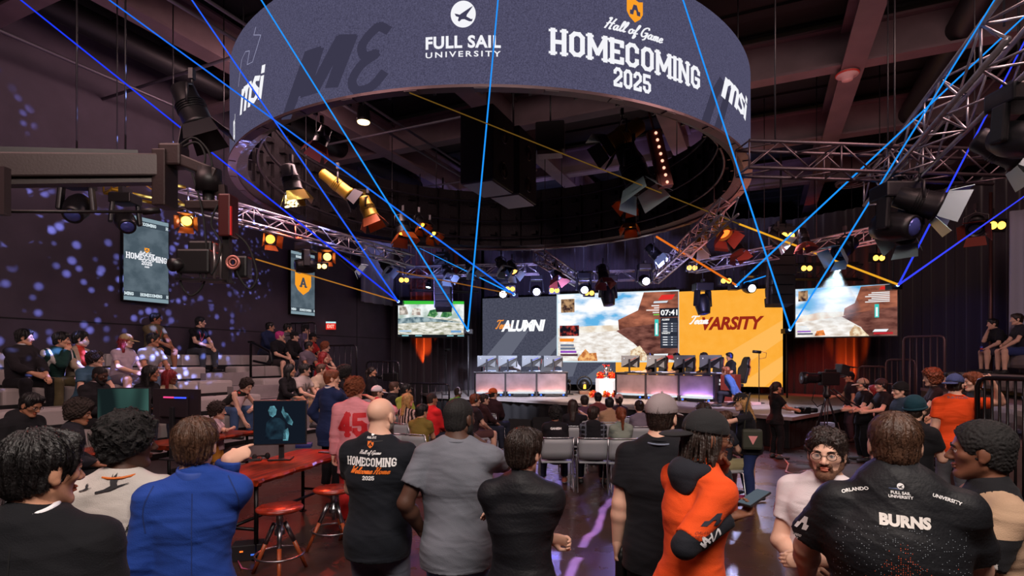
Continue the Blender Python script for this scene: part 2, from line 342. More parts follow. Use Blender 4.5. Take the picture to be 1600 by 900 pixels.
# ceiling beams (I sections) in both directions
bmM = mat((104, 84, 90), .55, var=.25, vscale=2, bump=.1, bscale=20)
def ibeam(a, b, n, fl=.42, h=.75):
    mb = MB(); mb.bar(a, b, fl, .05); mb.bar(a+Vector((0, 0, h)), b+Vector((0, 0, h)), fl, .05); mb.bar(a+Vector((0, 0, h/2)), b+Vector((0, 0, h/2)), .05, h)
    struct('ceiling_beam', mb, bmM)
BZ = 7.85
for v in (-13.4, -9.7, -5.9, -2.1, 1.65, 5.4, 9.2): ibeam(uv(-9, v, BZ), uv(27, v, BZ), 0)
for u in (-2.8, 1.1, 5.0, 8.95, 12.9, 16.85, 20.8): ibeam(uv(u, -15.5, BZ+.06), uv(u, 12.5, BZ+.06), 0, .34)
# ducts and hanging pipes under the ceiling
mb = MB(); pr = mat((95, 88, 98), .5, .6)
for v, u0, u1, z, r in ((-8.4, -3, 18, 7.6, .03), (-7.9, -3, 18, 7.62, .03), (-11.6, 0, 18, 7.5, .035), (4.2, 4, 22, 7.55, .03), (6.6, 2, 22, 7.4, .035)):
    mb.cyl(uv(u0, v, z), uv(u1, v, z), r, n=8)
for u in (3.2, 7.1, 11., 15.): mb.cyl(uv(u, -13, 7.55), uv(u, -6, 7.55), .03, n=8)
struct('trim_2', mb, pr)
mb = MB(); mb.cyl(uv(2, 3.4, 8.2), uv(24, 3.4, 8.2), .26, n=20); mb.cyl(uv(0, -11.4, 8.25), uv(22, -11.4, 8.25), .24, n=20); struct('trim_3', mb, mat((26, 24, 28), .5, .4))
# exit sign over the dark doorway
o = P(517, 510, 17.6)
ex = empty('exit_sign', o, math.radians(10), 'small red lit exit sign above the dark doorway past the left bleachers', 'sign')
mb = MB(); mb.box((0, 0, 0), (.3, .07, .2), bev=.008); mb.build('housing', mat((150, 30, 20), .5, emit=.8, ecol=(235, 40, 30)), ex)
flatmesh('lettering', fitw(bf('EXIT', 1, .03), .22, 0, 0, .11), emis((255, 190, 170), 1.2), ex, lambda x, y: (x, -.037, y))
mb = MB(); mb.box((0, 0, .125), (.3, .06, .05)); mb.build('lamp_strip', emis((190, 235, 240), 1.0), ex)
mb = MB(); d0 = P(488, 540, 18.3); d1 = P(540, 540, 19.0); mb.bar(Vector((d0.x, d0.y, 1.35)), Vector((d1.x, d1.y, 1.35)), .06, 3.3, bev=.01)
tag(mb.build('door_1', mat((9, 9, 11), .6)), kind='structure')
# ------------------------------------------------------------------ the ring display
RZ1 = 6.5; RC = Vector(((772-800)/F*11.34, 11.34, 0)); RR = 4.84; RB = CH+429*RZ1/F; RH = 1.6
ring = empty('ring_display', (RC.x, RC.y, RB), 0, 'huge round LED display ring hanging over the hall, showing Homecoming lettering', 'display')
def ringpt(a, z, r=RR): return Vector((r*math.sin(a), -r*math.cos(a), z))
mb = MB(); vs = []; fs = []; N = 144
for i in range(N):
    a = 2*math.pi*i/N; vs += [ringpt(a, 0), ringpt(a, RH)]
for i in range(N): j = (i+1) % N; fs.append((2*i, 2*j, 2*j+1, 2*i+1))
mb.add(vs, fs, 0, True)
LED = enoise((64, 62, 84), (92, 90, 118), 60, .3, .75, 1.0, detail=3)
mb.build('screen', LED, ring)
mb = MB()
def band(prof, m, name, N=144):
    mb = MB(); vs = []; fs = []; k = len(prof)
    for i in range(N):
        for r, z in prof: vs.append(ringpt(2*math.pi*i/N, z, r))
    for i in range(N):
        j = (i+1) % N
        for q in range(k-1): fs.append((i*k+q, i*k+q+1, j*k+q+1, j*k+q))
    mb.add(vs, fs, 0, False); return mb.build(name, m, ring)
inner = mat((9, 8, 10), .45, .3, var=.6, vscale=40, col2=(30, 25, 28), bump=.8, bscale=35)
band([(RR-.005, .0), (RR-.005, RH), (RR-.26, RH), (RR-.26, .05), (RR-.09, .0)], inner, 'cabinet_backs')
band([(RR+.03, .0), (RR+.03, -.035), (RR-.1, -.035), (RR-.1, .0)], mat((92, 72, 76), .4, .5), 'lower_rim')
mb = MB()
for r, z in ((RR-.42, .25), (RR-.5, .7), (RR-.55, 1.25)): mb.torus((0, 0, z), r, .028, 96, 6)
mb.build('inner_pipe', mat((44, 40, 44), .4, .6), ring)
mb = MB()
for i in range(48):
    a = 2*math.pi*i/48; mb.bar(ringpt(a, .05, RR-.3), ringpt(a, RH, RR-.3), .035, .05, up=ringpt(a, 0)); 
    for z in (.4, .8, 1.2): mb.box(ringpt(a+.04, z, RR-.31), (.14, .14, .1), RZ(a))
mb.build('cabinet_frame', mat((26, 22, 24), .4, .5), ring)
RCM = mat((80, 66, 70), .4, .5)
for i in range(36):
    a = 2*math.pi*i/36; mb = MB(); mb.box(ringpt(a, -.03, RR-.03), (.16, .1, .03), RZ(a)); mb.build('rim_clip', RCM, ring)
for i in range(8): a = 2*math.pi*(i+.5)/8; mb = MB(); mb.cyl(ringpt(a, RH, RR-.2), ringpt(a, CEIL-RB, RR-.2), .012, n=6); mb.build('hanger_cable', DARK, ring)
def ring_px(px):   # angle on the front of the ring seen at a photo column
    d = Vector(((px-CX)/F, 1)); c = Vector((RC.x, RC.y)); dd = d.dot(d); b = d.dot(c); disc_ = b*b-dd*(c.dot(c)-RR*RR)
    t = (b-math.sqrt(max(disc_, 0)))/dd; q = d*t-c; return math.atan2(q.x, -q.y), t
def ring_text(name, sh, px, py, wpx, hpx, m, off=.012):
    a, t = ring_px(px); z = CH-(py-HY)/F*t-RB
    a0, _ = ring_px(px-wpx/2); a1, _ = ring_px(px+wpx/2); wd = (a1-a0)*RR; h = hpx*t/F
    s = fitw(sh, wd, 0, 0, h); mb = MB()
    # cut long pieces so they bend with the ring
    bm = bmesh.new(); vv = [bm.verts.new((x, y, 0)) for x, y in s[0]]
    for f in s[1]:
        try: bm.faces.new([vv[i] for i in f])
        except ValueError: pass
    n = max(2, int(wd/.12))
    for i in range(1, n):
        x = -wd/2+wd*i/n; bmesh.ops.bisect_plane(bm, geom=bm.verts[:]+bm.edges[:]+bm.faces[:], plane_co=(x, 0, 0), plane_no=(1, 0, 0))
    bm.verts.index_update(); am = (a0+a1)/2
    mb.add([ringpt(am+v.co.x/RR, z+v.co.y, RR+off) for v in bm.verts], [[v.index for v in f.verts] for f in bm.faces]); bm.free()
    return mb.build(name, m, ring)
WT = emis((245, 245, 250), 1.0); ORG = emis((250, 160, 40), 1.0); LEDD = emis((58, 56, 76), 1.0); LEDL = emis((92, 90, 112), 1.0)
ring_text('ghost_lettering', strokes([[(0, 0), (2, 6), (2.6, 6), (1.6, 2), (2.4, 2), (4.4, 6.6), (5, 6.4), (3.8, 2)]], 1.0), 500, 118, 120, 110, LEDD, .006)
ring_text('ghost_lettering', strokes([smooth_line([(4, 6.6), (3, 7), (1.4, 5.4), (1.6, 4), (2.8, 4), (1.2, 3), (.2, 1.4), (.8, .2), (2.4, .4), (3.6, 1.6)])], 1.0), 578, 92, 70, 110, LEDD, .006)
ring_text('ghost_lettering', strokes([[(0, 0), (1.2, 4), (2.2, 6)], [(1.6, 0), (3.2, 5)]], .9), 1118, 160, 46, 90, LEDD, .006)
MSI = strokes([[(0, 0), (.9, 4.2)], [(.7, 3.2), (1.6, 4.2), (2.3, 4.1), (2.5, 3.3), (1.8, 0)], [(2.4, 3.3), (3.2, 4.2), (3.9, 4.1), (4.1, 3.3), (3.4, 0)],
               [(6.6, 3.9), (5.6, 4.3), (5.0, 3.5), (5.5, 2.6), (6.2, 1.8), (6.0, .7), (5.1, .2), (4.2, .6)], [(6.9, 0), (7.6, 3.6)], [(7.8, 4.7), (7.95, 5.5)]], .95)
ring_text('lettering', MSI, 396, 139, 40, 50, WT)
ring_text('lettering', MSI, 1146, 146, 41, 44, WT)
ring_text('lettering', MSI, 367.2, 200, 3, 40, WT)
ring_text('line_emblem', strokes([[(0, 0), (.8, 4), (1.6, 4.6), (2.3, 4), (1.9, 2)], [(1.9, 2), (2.8, 1.6), (3.4, 3.2), (4, 5), (3, 6), (3.3, 7)]], .09), 391, 84, 36, 64, emis((150, 150, 180), 1), .008)
ring_text('plane_emblem', disc(1, 40), 724, 23, 39, 42, WT); ring_text('plane_emblem', PLANE, 725, 23, 29, 24, emis((66, 64, 88), 1), .018)
ring_text('lettering', bf('FULL SAIL', 1, .035, 0, 1.08), 724, 66, 117, 20, WT)
ring_text('lettering', bf('UNIVERSITY', 1, .018, 0, 1.35), 724, 85, 117, 9, WT)
ring_text('shield_emblem', SHIELD, 991, 18, 25, 36, ORG); ring_text('shield_emblem', APEX, 991, 17, 16, 16, emis((66, 64, 88), 1), .018)
ring_text('script_lettering', script('Hall of Game', 1, 1.15, .3), 989, 49, 93, 26, WT)
ring_text('lettering', slab('HOMECOMING'), 975, 84, 236, 41, WT)
ring_text('lettering', slab('2025', 1, 1.9), 987, 126, 59, 31, WT)
# ------------------------------------------------------------------ stage
ST = .72
SF = [G(677, 622)]
def on_stage(px, py, h=ST): return P(px, py, F*(CH-h)/(py-HY))
front = [on_stage(672, 618.5), on_stage(791, 623.5), on_stage(920, 631), on_stage(1010, 637), on_stage(1117, 643), on_stage(1238, 652)]
backp = [Vector((12.5, 17.8, ST)), Vector((10.8, 21.0, ST)), Vector((-1.6, 23.6, ST)), Vector((-3.6, 21.6, ST))]
mb = MB(); ring_p = [Vector((p.x, p.y, ST)) for p in front]+backp; n = len(ring_p)
mb.add([p for p in ring_p]+[p-Vector((0, 0, .08)) for p in ring_p], [tuple(range(n)), tuple(range(2*n-1, n-1, -1))]+[(i, i+n, (i+1) % n+n, (i+1) % n) for i in range(n)])
stage = mb.build('stage', mat((150, 140, 138), .5, var=.2, vscale=3, bump=.1, bscale=30)); tag(stage, kind='structure')
mb = MB(); vs = []; fs = []
line = front+backp[:1]
for a, b in zip(line[:-1], line[1:]):
    L = (b-a).length; k = int(L/.06); nrm = Vector((-(b-a).y, (b-a).x, 0)).normalized()
    for i in range(k):
        q = a.lerp(b, i/k)+nrm*(.08+.03*math.sin(i*1.1)); vs += [Vector((q.x, q.y, 0.01)), Vector((q.x, q.y, ST-.08))]
fs = [(2*i, 2*i+2, 2*i+3, 2*i+1) for i in range(len(vs)//2-1)]
mb.add(vs, fs, 0, True); sk = mb.build('stage_skirt', mat((17, 15, 18), .85, bump=.2), stage)
# main LED wall
LW = Vector((-46/F*23.5, 23.5, 0)); LR = Vector((423/F*20.0, 20.0, 0)); LDir = (LR-LW).normalized(); LL = (LR-LW).length; LN = Vector((LDir.y, -LDir.x, 0))
ZT = CH+112*20/F; ZB = CH-43*20/F
def led_uv(px, py):   # photo pixel on the display plane: metres along it and height
    d = Vector(((px-CX)/F, 1, 0)); den = d.x*LN.x+d.y*LN.y; t = LW.dot(LN)/den; p = d*t; return (p-LW).dot(LDir), CH-(py-HY)/F*t
led = empty('stage_display', (LW.x, LW.y, 0), math.atan2(LDir.y, LDir.x), 'wide LED display wall at the back of the stage with team panels and game', 'display')
def lp(x, z, off=0.0): return (x, -off, z)
def led_patch(name, pts, m, off): 
    q = [led_uv(*p) for p in pts]; mb = MB(); mb.add([lp(a, b, off) for a, b in q], [tuple(range(len(q)))]); return mb.build(name, m, led)
def led_text(name, sh, px, py, wpx, hpx, m, off=.03):
    a0 = led_uv(px-wpx/2, py); a1 = led_uv(px+wpx/2, py); b0 = led_uv(px, py-hpx/2); b1 = led_uv(px, py+hpx/2)
    return flatmesh(name, fitw(sh, a1[0]-a0[0], (a0[0]+a1[0])/2, (b0[1]+b1[1])/2, b0[1]-b1[1]), m, led, lambda x, y: lp(x, y, off))
mb = MB(); mb.box((LL/2, .12, (ZT+ZB)/2), (LL, .2, ZT-ZB)); mb.build('panel_housing', BLACK, led)
for i in range(9): mb = MB(); mb.bar((LL*i/8, .15, ST), (LL*i/8, .15, ZB), .1, .1); mb.build('support_leg', DARK, led)
x1 = led_uv(962, 540)[0]
mb = MB(); mb.add([lp(0, ZB, 0), lp(x1, ZB, 0), lp(x1, ZT, 0), lp(0, ZT, 0)], [(0, 1, 2, 3)]); mb.build('alumni_panel', enoise((62, 64, 80), (82, 84, 100), 14, .35, .7), led)
mb = MB(); mb.add([lp(x1, ZB, 0), lp(LL, ZB, 0), lp(LL, ZT, 0), lp(x1, ZT, 0)], [(0, 1, 2, 3)]); mb.build('varsity_panel', enoise((252, 170, 52), (255, 178, 66), 3, .3, .7), led)
for q in ([(757, 560), (800, 509), (826, 517), (788, 570), (760, 585)], [(880, 590), (872, 560), (905, 560), (895, 588)], [(838, 556), (872, 521), (872, 540), (860, 556)], [(905, 597), (945, 566), (945, 580), (930, 597)]):
    led_patch('chevron', q, emis((100, 103, 118)), .01)
for q in ([(1064, 603), (1130, 556), (1223, 500), (1223, 530), (1150, 580), (1120, 604)], [(1150, 604), (1223, 556), (1223, 580), (1195, 604)]):
    led_patch('chevron', q, emis((255, 186, 88)), .01)
led_text('script_lettering', script('Team', 1, 1.2, .3), 786, 507, 24, 15, emis((245, 150, 60)), .02)
led_text('lettering', bf('ALUMNI', 1, .045, .25, .92), 818, 509, 69, 18, emis((250, 252, 255), 1.1))
led_text('lettering', bf('VARSITY', 1, .04, .25, .95), 1145.5, 505, 97, 21, emis((150, 40, 25)))
led_text('script_lettering', script('Team', 1, 1.3, .3), 1092, 500, 31, 14, emis((255, 250, 245)), .04)
# the game picture in the middle
gw = [(872, 462), (1060, 455), (1060, 564), (872, 564)]
led_patch('game_frame', [(870, 460), (1061, 453), (1061, 566), (870, 566)], emis((205, 225, 235)), .015)
SKY = enoise((96, 176, 226), (252, 253, 255), 1.1, .36, .52, 1.05, (.7, 1, 1.6)); ROCK = enoise((108, 62, 52), (196, 120, 92), 1.6, .35, .65, .9, (1, 1, 2.2))
ROCKD = enoise((80, 44, 40), (150, 96, 84), 2.2, .35, .65, .9, (1, 1, 2.5)); SAND = enoise((205, 190, 175), (255, 252, 248), 3.0, .3, .6, 1.0, (1, 1, 2.5))
led_patch('game_sky', [(872, 461), (1060, 455), (1060, 520), (872, 523)], SKY, .02)
led_patch('game_haze', [(872, 513), (925, 509), (968, 508), (968, 523), (872, 524)], enoise((225, 205, 180), (250, 245, 235), 2.5), .022)
led_patch('game_ground', [(872, 522), (965, 517), (1000, 530), (1040, 550), (1060, 564), (872, 564)], SAND, .025)
led_patch('game_rock', [(967, 515), (966, 500), (997, 485), (1006, 457), (1060, 455), (1060, 530), (1000, 522)], ROCK, .03)
led_patch('game_rock', [(963, 517), (978, 512), (1010, 508), (1060, 500), (1060, 564), (1012, 556), (990, 536)], ROCKD, .035)
led_patch('game_grass', [(985, 548), (1000, 540), (1012, 556), (1030, 564), (985, 564)], enoise((200, 160, 120), (250, 235, 205), 9), .04)
led_patch('game_minimap', [(877, 468), (898, 467), (898, 488), (877, 489)], enoise((60, 40, 40), (190, 150, 110), 6, .4, .6), .045)
led_patch('game_inset', [(875, 509), (905, 508.5), (905, 525), (875, 525.5)], enoise((25, 22, 30), (200, 70, 60), 7, .45, .7), .045)
led_patch('game_tag', [(875, 529), (898, 529), (896, 534), (875, 534)], emis((250, 140, 40)), .045)
for k, c in enumerate(((120, 130, 150), (110, 120, 140), (150, 80, 190), (90, 60, 70))): led_patch('game_bar', [(876, 538+k*5), (897+2*k, 538+k*5), (897+2*k, 541.5+k*5), (876, 541.5+k*5)], emis(c), .045)
led_patch('game_weapon', [(903, 560), (915, 545), (921, 552), (932, 551), (934, 564), (903, 564)], enoise((190, 110, 60), (250, 190, 120), 8), .05)
led_patch('game_clock_panel', [(1031, 482), (1060, 481), (1060, 495), (1031, 496)], emis((28, 30, 40)), .045)
led_text('clock_lettering', bf('07:41', 1, .03), 1045.5, 488.5, 26, 9, emis((250, 250, 250)), .055)
led_patch('game_scoreboard', [(1032, 497), (1059, 496), (1059, 544), (1032, 544)], emis((42, 46, 58)), .045)
led_text('score_lettering', bf('ALUMNI', 1, .05, .2), 1040, 499.5, 12, 3, emis((240, 240, 240)), .055); led_text('score_lettering', bf('VARSITY', 1, .05, .2), 1041, 520.5, 14, 3, emis((240, 240, 240)), .055)
for k, y in enumerate((504.5, 508.5, 512.5, 516, 525.5, 529.5, 533.5, 537.5)):
    led_patch('score_row', [(1034, y), (1058, y), (1058, y+2.6), (1034, y+2.6)], emis((78, 84, 98)), .05)
    led_patch('score_mark', [(1036, y+.6), (1043, y+.6), (1043, y+2), (1036, y+2)], emis((240, 240, 245)), .055)
    led_patch('score_mark', [(1049, y+.6), (1051, y+.6), (1051, y+2), (1049, y+2)], emis((240, 240, 245)), .055)
led_patch('game_gauge', [(1023, 499), (1029, 499), (1029, 525), (1023, 525)], emis((60, 205, 195)), .045)
led_patch('game_gauge', [(1024.5, 505), (1027.5, 505), (1027.5, 523), (1024.5, 523)], emis((235, 250, 250)), .05)
for k, (y, x0, c) in enumerate(((477, 1018, (240, 235, 235)), (480.5, 1022, (230, 225, 225)), (484, 1010, (240, 225, 220)), (487.5, 1020, (230, 225, 225)), (491, 1021, (120, 200, 80)))):
    led_patch('game_feed', [(x0, y), (1030, y-.3), (1030, y+1.6), (x0, y+1.9)], emis(c), .045)
led_patch('game_banner', [(1034, 461), (1055, 460), (1050, 468), (1028, 469)], emis((225, 50, 45)), .045)
led_patch('game_banner', [(1022, 471), (1044, 470), (1042, 473), (1021, 474)], emis((215, 225, 235)), .045)
led_patch('game_health', [(1020, 556), (1050, 555), (1054, 560), (1018, 562)], emis((205, 50, 60)), .045); led_patch('game_health', [(1022, 553), (1044, 552.5), (1043, 556), (1021, 556.5)], emis((235, 240, 245)), .05)
# hanging game screens at both sides
def screen_frame(name, label, pl, pr, zl, zr, ytl, ybl):
    A = P(pl, 0, zl); B = P(pr, 0, zr); A.z = B.z = 0; d = (B-A); L = d.length; r = empty(name, A, math.atan2(d.y, d.x), label, 'screen')
    zt = CH-(ytl-HY)/F*zl; zb = CH-(ybl-HY)/F*zl; h = zt-zb
    mb = MB(); mb.box((L/2, .06, (zt+zb)/2), (L+.08, .1, h+.08), bev=.01); mb.build('housing', BLACK, r)
    for x in (L*.2, L*.8): mb = MB(); mb.cyl((x, .06, zt), (x, .06, 7.8), .012, n=6); mb.build('hanger_cable', DARK, r)
    def patch(nm, pts, m, off): mb = MB(); mb.add([(u*L, -off, zb+v*h) for u, v in pts], [tuple(range(len(pts)))]); return mb.build(nm, m, r)
    return r, patch
r, pt = screen_frame('hanging_screen', 'hanging game screen right of the stage, sandy ground and brown cliff', 1243, 1402, 17.5, 16.2, 452, 527)
pt('game_sky', [(0, 0), (1, 0), (1, 1), (0, 1)], SKY, .0); pt('game_haze', [(0, .3), (.5, .38), (.5, .5), (.25, .5), (0, .42)], enoise((225, 190, 165), (250, 245, 235), 2.5), .005)
pt('game_ground', [(0, 0), (.75, 0), (.68, .16), (.55, .38), (.45, .4), (0, .3)], SAND, .01); pt('game_rock', [(.49, .42), (.5, .56), (.6, .66), (.66, .98), (1, 1), (1, .45), (.6, .42)], ROCK, .015)
pt('game_rock', [(.47, .4), (.6, .46), (1, .56), (1, 0), (.72, 0), (.66, .18)], ROCKD, .02); pt('game_grass', [(.55, .1), (.6, .22), (.66, .16), (.74, .0), (.55, 0)], enoise((200, 160, 120), (250, 235, 205), 9), .025)
pt('game_minimap', [(.03, .74), (.13, .74), (.13, .96), (.03, .95)], enoise((60, 40, 40), (190, 150, 110), 6, .4, .6), .025)
pt('game_gauge', [(.79, .36), (.83, .36), (.83, .62), (.79, .62)], emis((60, 205, 195)), .025); pt('game_gauge', [(.8, .38), (.82, .38), (.82, .56), (.8, .56)], emis((235, 250, 250)), .03)
for k in range(6): pt('game_feed', [(.7+.03*(k % 3), .66+.035*k), (.93, .66+.035*k), (.93, .68+.035*k), (.7+.03*(k % 3), .68+.035*k)], emis((240, 238, 238)), .025)
pt('game_banner', [(.83, .9), (.93, .9), (.94, .96), (.85, .96)], emis((215, 45, 40)), .025)
pt('game_health', [(.78, .03), (.96, .03), (.96, .07), (.78, .07)], emis((190, 40, 50)), .025); pt('game_health', [(.77, .08), (.9, .08), (.92, .13), (.79, .13)], emis((240, 245, 250)), .025)
for k, c in enumerate(((230, 235, 240), (230, 235, 240), (150, 90, 200), (60, 60, 90))): pt('game_bar', [(.02, .2-.05*k), (.12+.02*k, .2-.05*k), (.12+.02*k, .23-.05*k), (.02, .23-.05*k)], emis(c), .025)
pt('game_weapon', [(.2, .02), (.22, .12), (.29, .14), (.31, .03)], enoise((160, 80, 40), (250, 150, 80), 8), .025)
r, pt = screen_frame('hanging_screen', 'smaller hanging game screen left of the stage, green trees over pale water', 622, 725, 20.2, 20.4, 470, 526)
pt('game_sky', [(0, .05), (1, .05), (1, 1), (0, 1)], enoise((170, 190, 180), (245, 250, 250), 2.2, .4, .6), 0); pt('game_frame', [(0, .9), (1, .92), (1, 1), (0, 1)], emis((60, 190, 60)), .015)
pt('game_ground', [(0, .05), (1, .05), (1, .5), (.5, .55), (0, .4)], enoise((150, 150, 125), (250, 248, 240), 4, .35, .62, 1, (1, 1, 3)), .005)
pt('game_water', [(0, .36), (.5, .42), (1, .4), (.6, .5), (.3, .56), (0, .5)], enoise((85, 110, 120), (165, 185, 190), 5), .01)
pt('game_tree', [(.44, .58), (.48, .74), (.58, .78), (.6, .62), (.55, .54)], enoise((40, 100, 60), (110, 165, 105), 8), .01); pt('game_tree', [(.64, .56), (.68, .74), (.8, .76), (.82, .6), (.74, .54)], enoise((40, 100, 60), (110, 165, 105), 8), .01)
pt('game_building', [(.02, .6), (.02, .86), (.12, .84), (.16, .62)], enoise((140, 130, 120), (225, 215, 205), 6), .01); pt('game_building', [(.2, .6), (.22, .8), (.34, .78), (.34, .6)], enoise((160, 140, 130), (235, 230, 220), 6), .01)
pt('game_bar', [(0, 0), (1, 0), (1, .06), (0, .06)], emis((18, 24, 30)), .02); pt('game_bar', [(.02, .13), (.2, .13), (.2, .18), (.02, .18)], emis((170, 200, 225)), .02); pt('game_bar', [(.8, .12), (.96, .12), (.96, .18), (.8, .18)], emis((110, 160, 210)), .02)
for x in (.06, .26, .74, .9): pt('game_feed', [(x, .015), (x+.1, .015), (x+.1, .04), (x, .04)], emis((150, 215, 225)), .025)
# portrait banners on the left wall (screens)
def wall_screen(label, pxl, pxr, ytl, ybl, kind):
    A = wall_pt(pxl, ytl, .14); B = wall_pt(pxr, ytl, .14); zt = A.z; zb = wall_pt(pxl, ybl, .14).z; A.z = B.z = 0; d = B-A; L = d.length
    r = empty('wall_screen', A, math.atan2(d.y, d.x), label, 'screen'); h = zt-zb
    mb = MB(); mb.box((L/2, .05, (zt+zb)/2), (L+.03, .1, h+.03), bev=.008); mb.build('housing', BLACK, r)
    mb = MB(); mb.box((L/2, .1, (zt+zb)/2), (L*.4, .06, .3)); mb.build('wall_bracket', DARK, r)
    def pt(nm, sh, m, off): return flatmesh(nm, sh, m, r, lambda x, y: (L/2+x, -off, (zt+zb)/2+y))
    pt('picture', rect(-L/2, -h/2, L/2, h/2), enoise((72, 86, 96), (92, 106, 116), 3), .003)
    for s in (1, -1): pt('band', rect(-L/2, s*h*.5, L/2, s*h*.455), emis((128, 150, 160)), .006); pt('band', rect(-L/2, s*h*.455, L/2, s*h*.39), emis((58, 70, 80)), .006)
    for s in (1, -1):
        y = s*h*.422
        if s > 0: pt('lettering', fitw(slab('HOMECOMING'), L*.52, -L*.05, y, h*.04), emis((225, 240, 245)), .009); pt('lettering', fitw(slab('H'), L*.06, L*.46, y, h*.04), emis((225, 240, 245)), .009)
        else: pt('lettering', fitw(slab('MING'), L*.2, -L*.39, y, h*.04), emis((225, 240, 245)), .009); pt('lettering', fitw(slab('HOMECOMING'), L*.5, L*.1, y, h*.04), emis((225, 240, 245)), .009); pt('lettering', fitw(slab('H'), L*.05, L*.47, y, h*.04), emis((225, 240, 245)), .009)
    if kind == 1:
        pt('shield_emblem', fitw(SHIELD, L*.11, 0, h*.115, h*.06), ORG, .009); pt('shield_emblem', fitw(APEX, L*.07, 0, h*.117, h*.026), emis((72, 86, 96)), .012)
        pt('script_lettering', fitw(script('Hall of Game', 1, 1.3, .3), L*.36, 0, h*.075, h*.045), WT, .009); pt('lettering', fitw(slab('HOMECOMING'), L*.92, 0, h*.025, h*.075), WT, .009)
        pt('lettering', fitw(slab('2025', 1, 1.9), L*.24, 0, -h*.04, h*.05), WT, .009); pt('lettering', fitw(bf('MSI', 1, .05), L*.1, 0, -h*.085, h*.018), WT, .009)
    else:
        pt('shield_emblem', fitw(SHIELD, L*.68, 0, h*.0, h*.36), ORG, .009); pt('shield_lettering', fitw(slab('A', 1, 1.8), L*.34, 0, h*.02, h*.165), emis((62, 72, 84)), .013)
    return r
wall_screen('portrait wall screen with Homecoming crest and 2025, nearer the camera crane', 193, 263, 333, 468, 1)
wall_screen('portrait wall screen with large letter A on an orange shield', 454.5, 491.5, 391, 490, 2)
# ------------------------------------------------------------------ trusses
def truss(label, a, b, s=.3, m=TRUSSM, step=.42):
    a = Vector(a); b = Vector(b); d = (b-a); L = d.length; t = d/L; x = t.cross(Vector((0, 0, 1))).normalized()*s/2; z = Vector((0, 0, s/2))
    r = empty('lighting_truss', a, 0, label, 'truss'); mb = MB(); o = Vector((0, 0, 0)); e = b-a
    for sx in (-1, 1):
        for sz in (-1, 1): mb.cyl(o+x*sx+z*sz, e+x*sx+z*sz, .026, n=8)
    mb.build('chord', m, r); mb = MB(); n = max(2, int(L/step))
    for i in range(n):
        p = t*(L*i/n); q = t*(L*(i+1)/n); k = 1 if i % 2 else -1
        for sx in (-1, 1): mb.cyl(p+x*sx+z*k, q+x*sx-z*k, .012, n=6)
        for sz in (-1, 1): mb.cyl(p+x*k+z*sz, q-x*k+z*sz, .012, n=6)
        if i % 3 == 0:
            for sz in (-1, 1): mb.cyl(p-x+z*sz, p+x+z*sz, .012, n=6)
            for sx in (-1, 1): mb.cyl(p+x*sx-z, p+x*sx+z, .012, n=6)
    mb.build('bracing', m, r); mb = MB()
    for f in (.12, .88):
        p = t*(L*f)+z; mb = MB(); mb.cyl(p, (p.x, p.y, CEIL-a.z), .01, n=6); mb.build('hanger_cable', DARK, r)
    return r
def trp(px, py, h=4.76): return P(px, py, (h-CH)*F/(HY-py))
truss('box truss along the left wall, running under the ring towards the stage', trp(285, 310), trp(640, 408))
truss('short truss behind the camera crane with yellow light painted on', trp(168, 283), trp(283, 309), m=mat((175, 140, 40), .4, .7))  # yellow light from below is painted into this truss metal
truss('slanting truss left of centre above the alumni screen', trp(842, 400), trp(904, 440))
truss('short level truss over the middle of the stage display', trp(868, 434), trp(992, 430))
truss('slanting truss right of centre, from the orange panel up to the ring', trp(1022, 436), trp(1140, 322))
truss('truss above the orange panel, left of the right speaker column', trp(1082, 418), trp(1212, 394))
truss('pale lit truss right of the right speaker column, over the right game screen', trp(1262, 388), trp(1392, 362))
truss('dark truss crossing above the right speaker column, from the ring rim to the far right', trp(1160, 248), trp(1570, 262), s=.36, m=mat((84, 70, 76), .4, .7))
truss('big truss climbing to the top right corner of the hall', trp(1372, 300), trp(1625, 12), s=.4, step=.5)
truss('dark level truss above the smaller left game screen', trp(632, 425), trp(842, 420))
truss('low dark truss behind the left game screen, under the lights', P(645, 443, 20.3), P(742, 447, 22.0), s=.5, m=DARK)
truss('low dark truss behind the right game screen', P(1235, 425, 19.2), P(1345, 424, 17.6), s=.5, m=DARK)
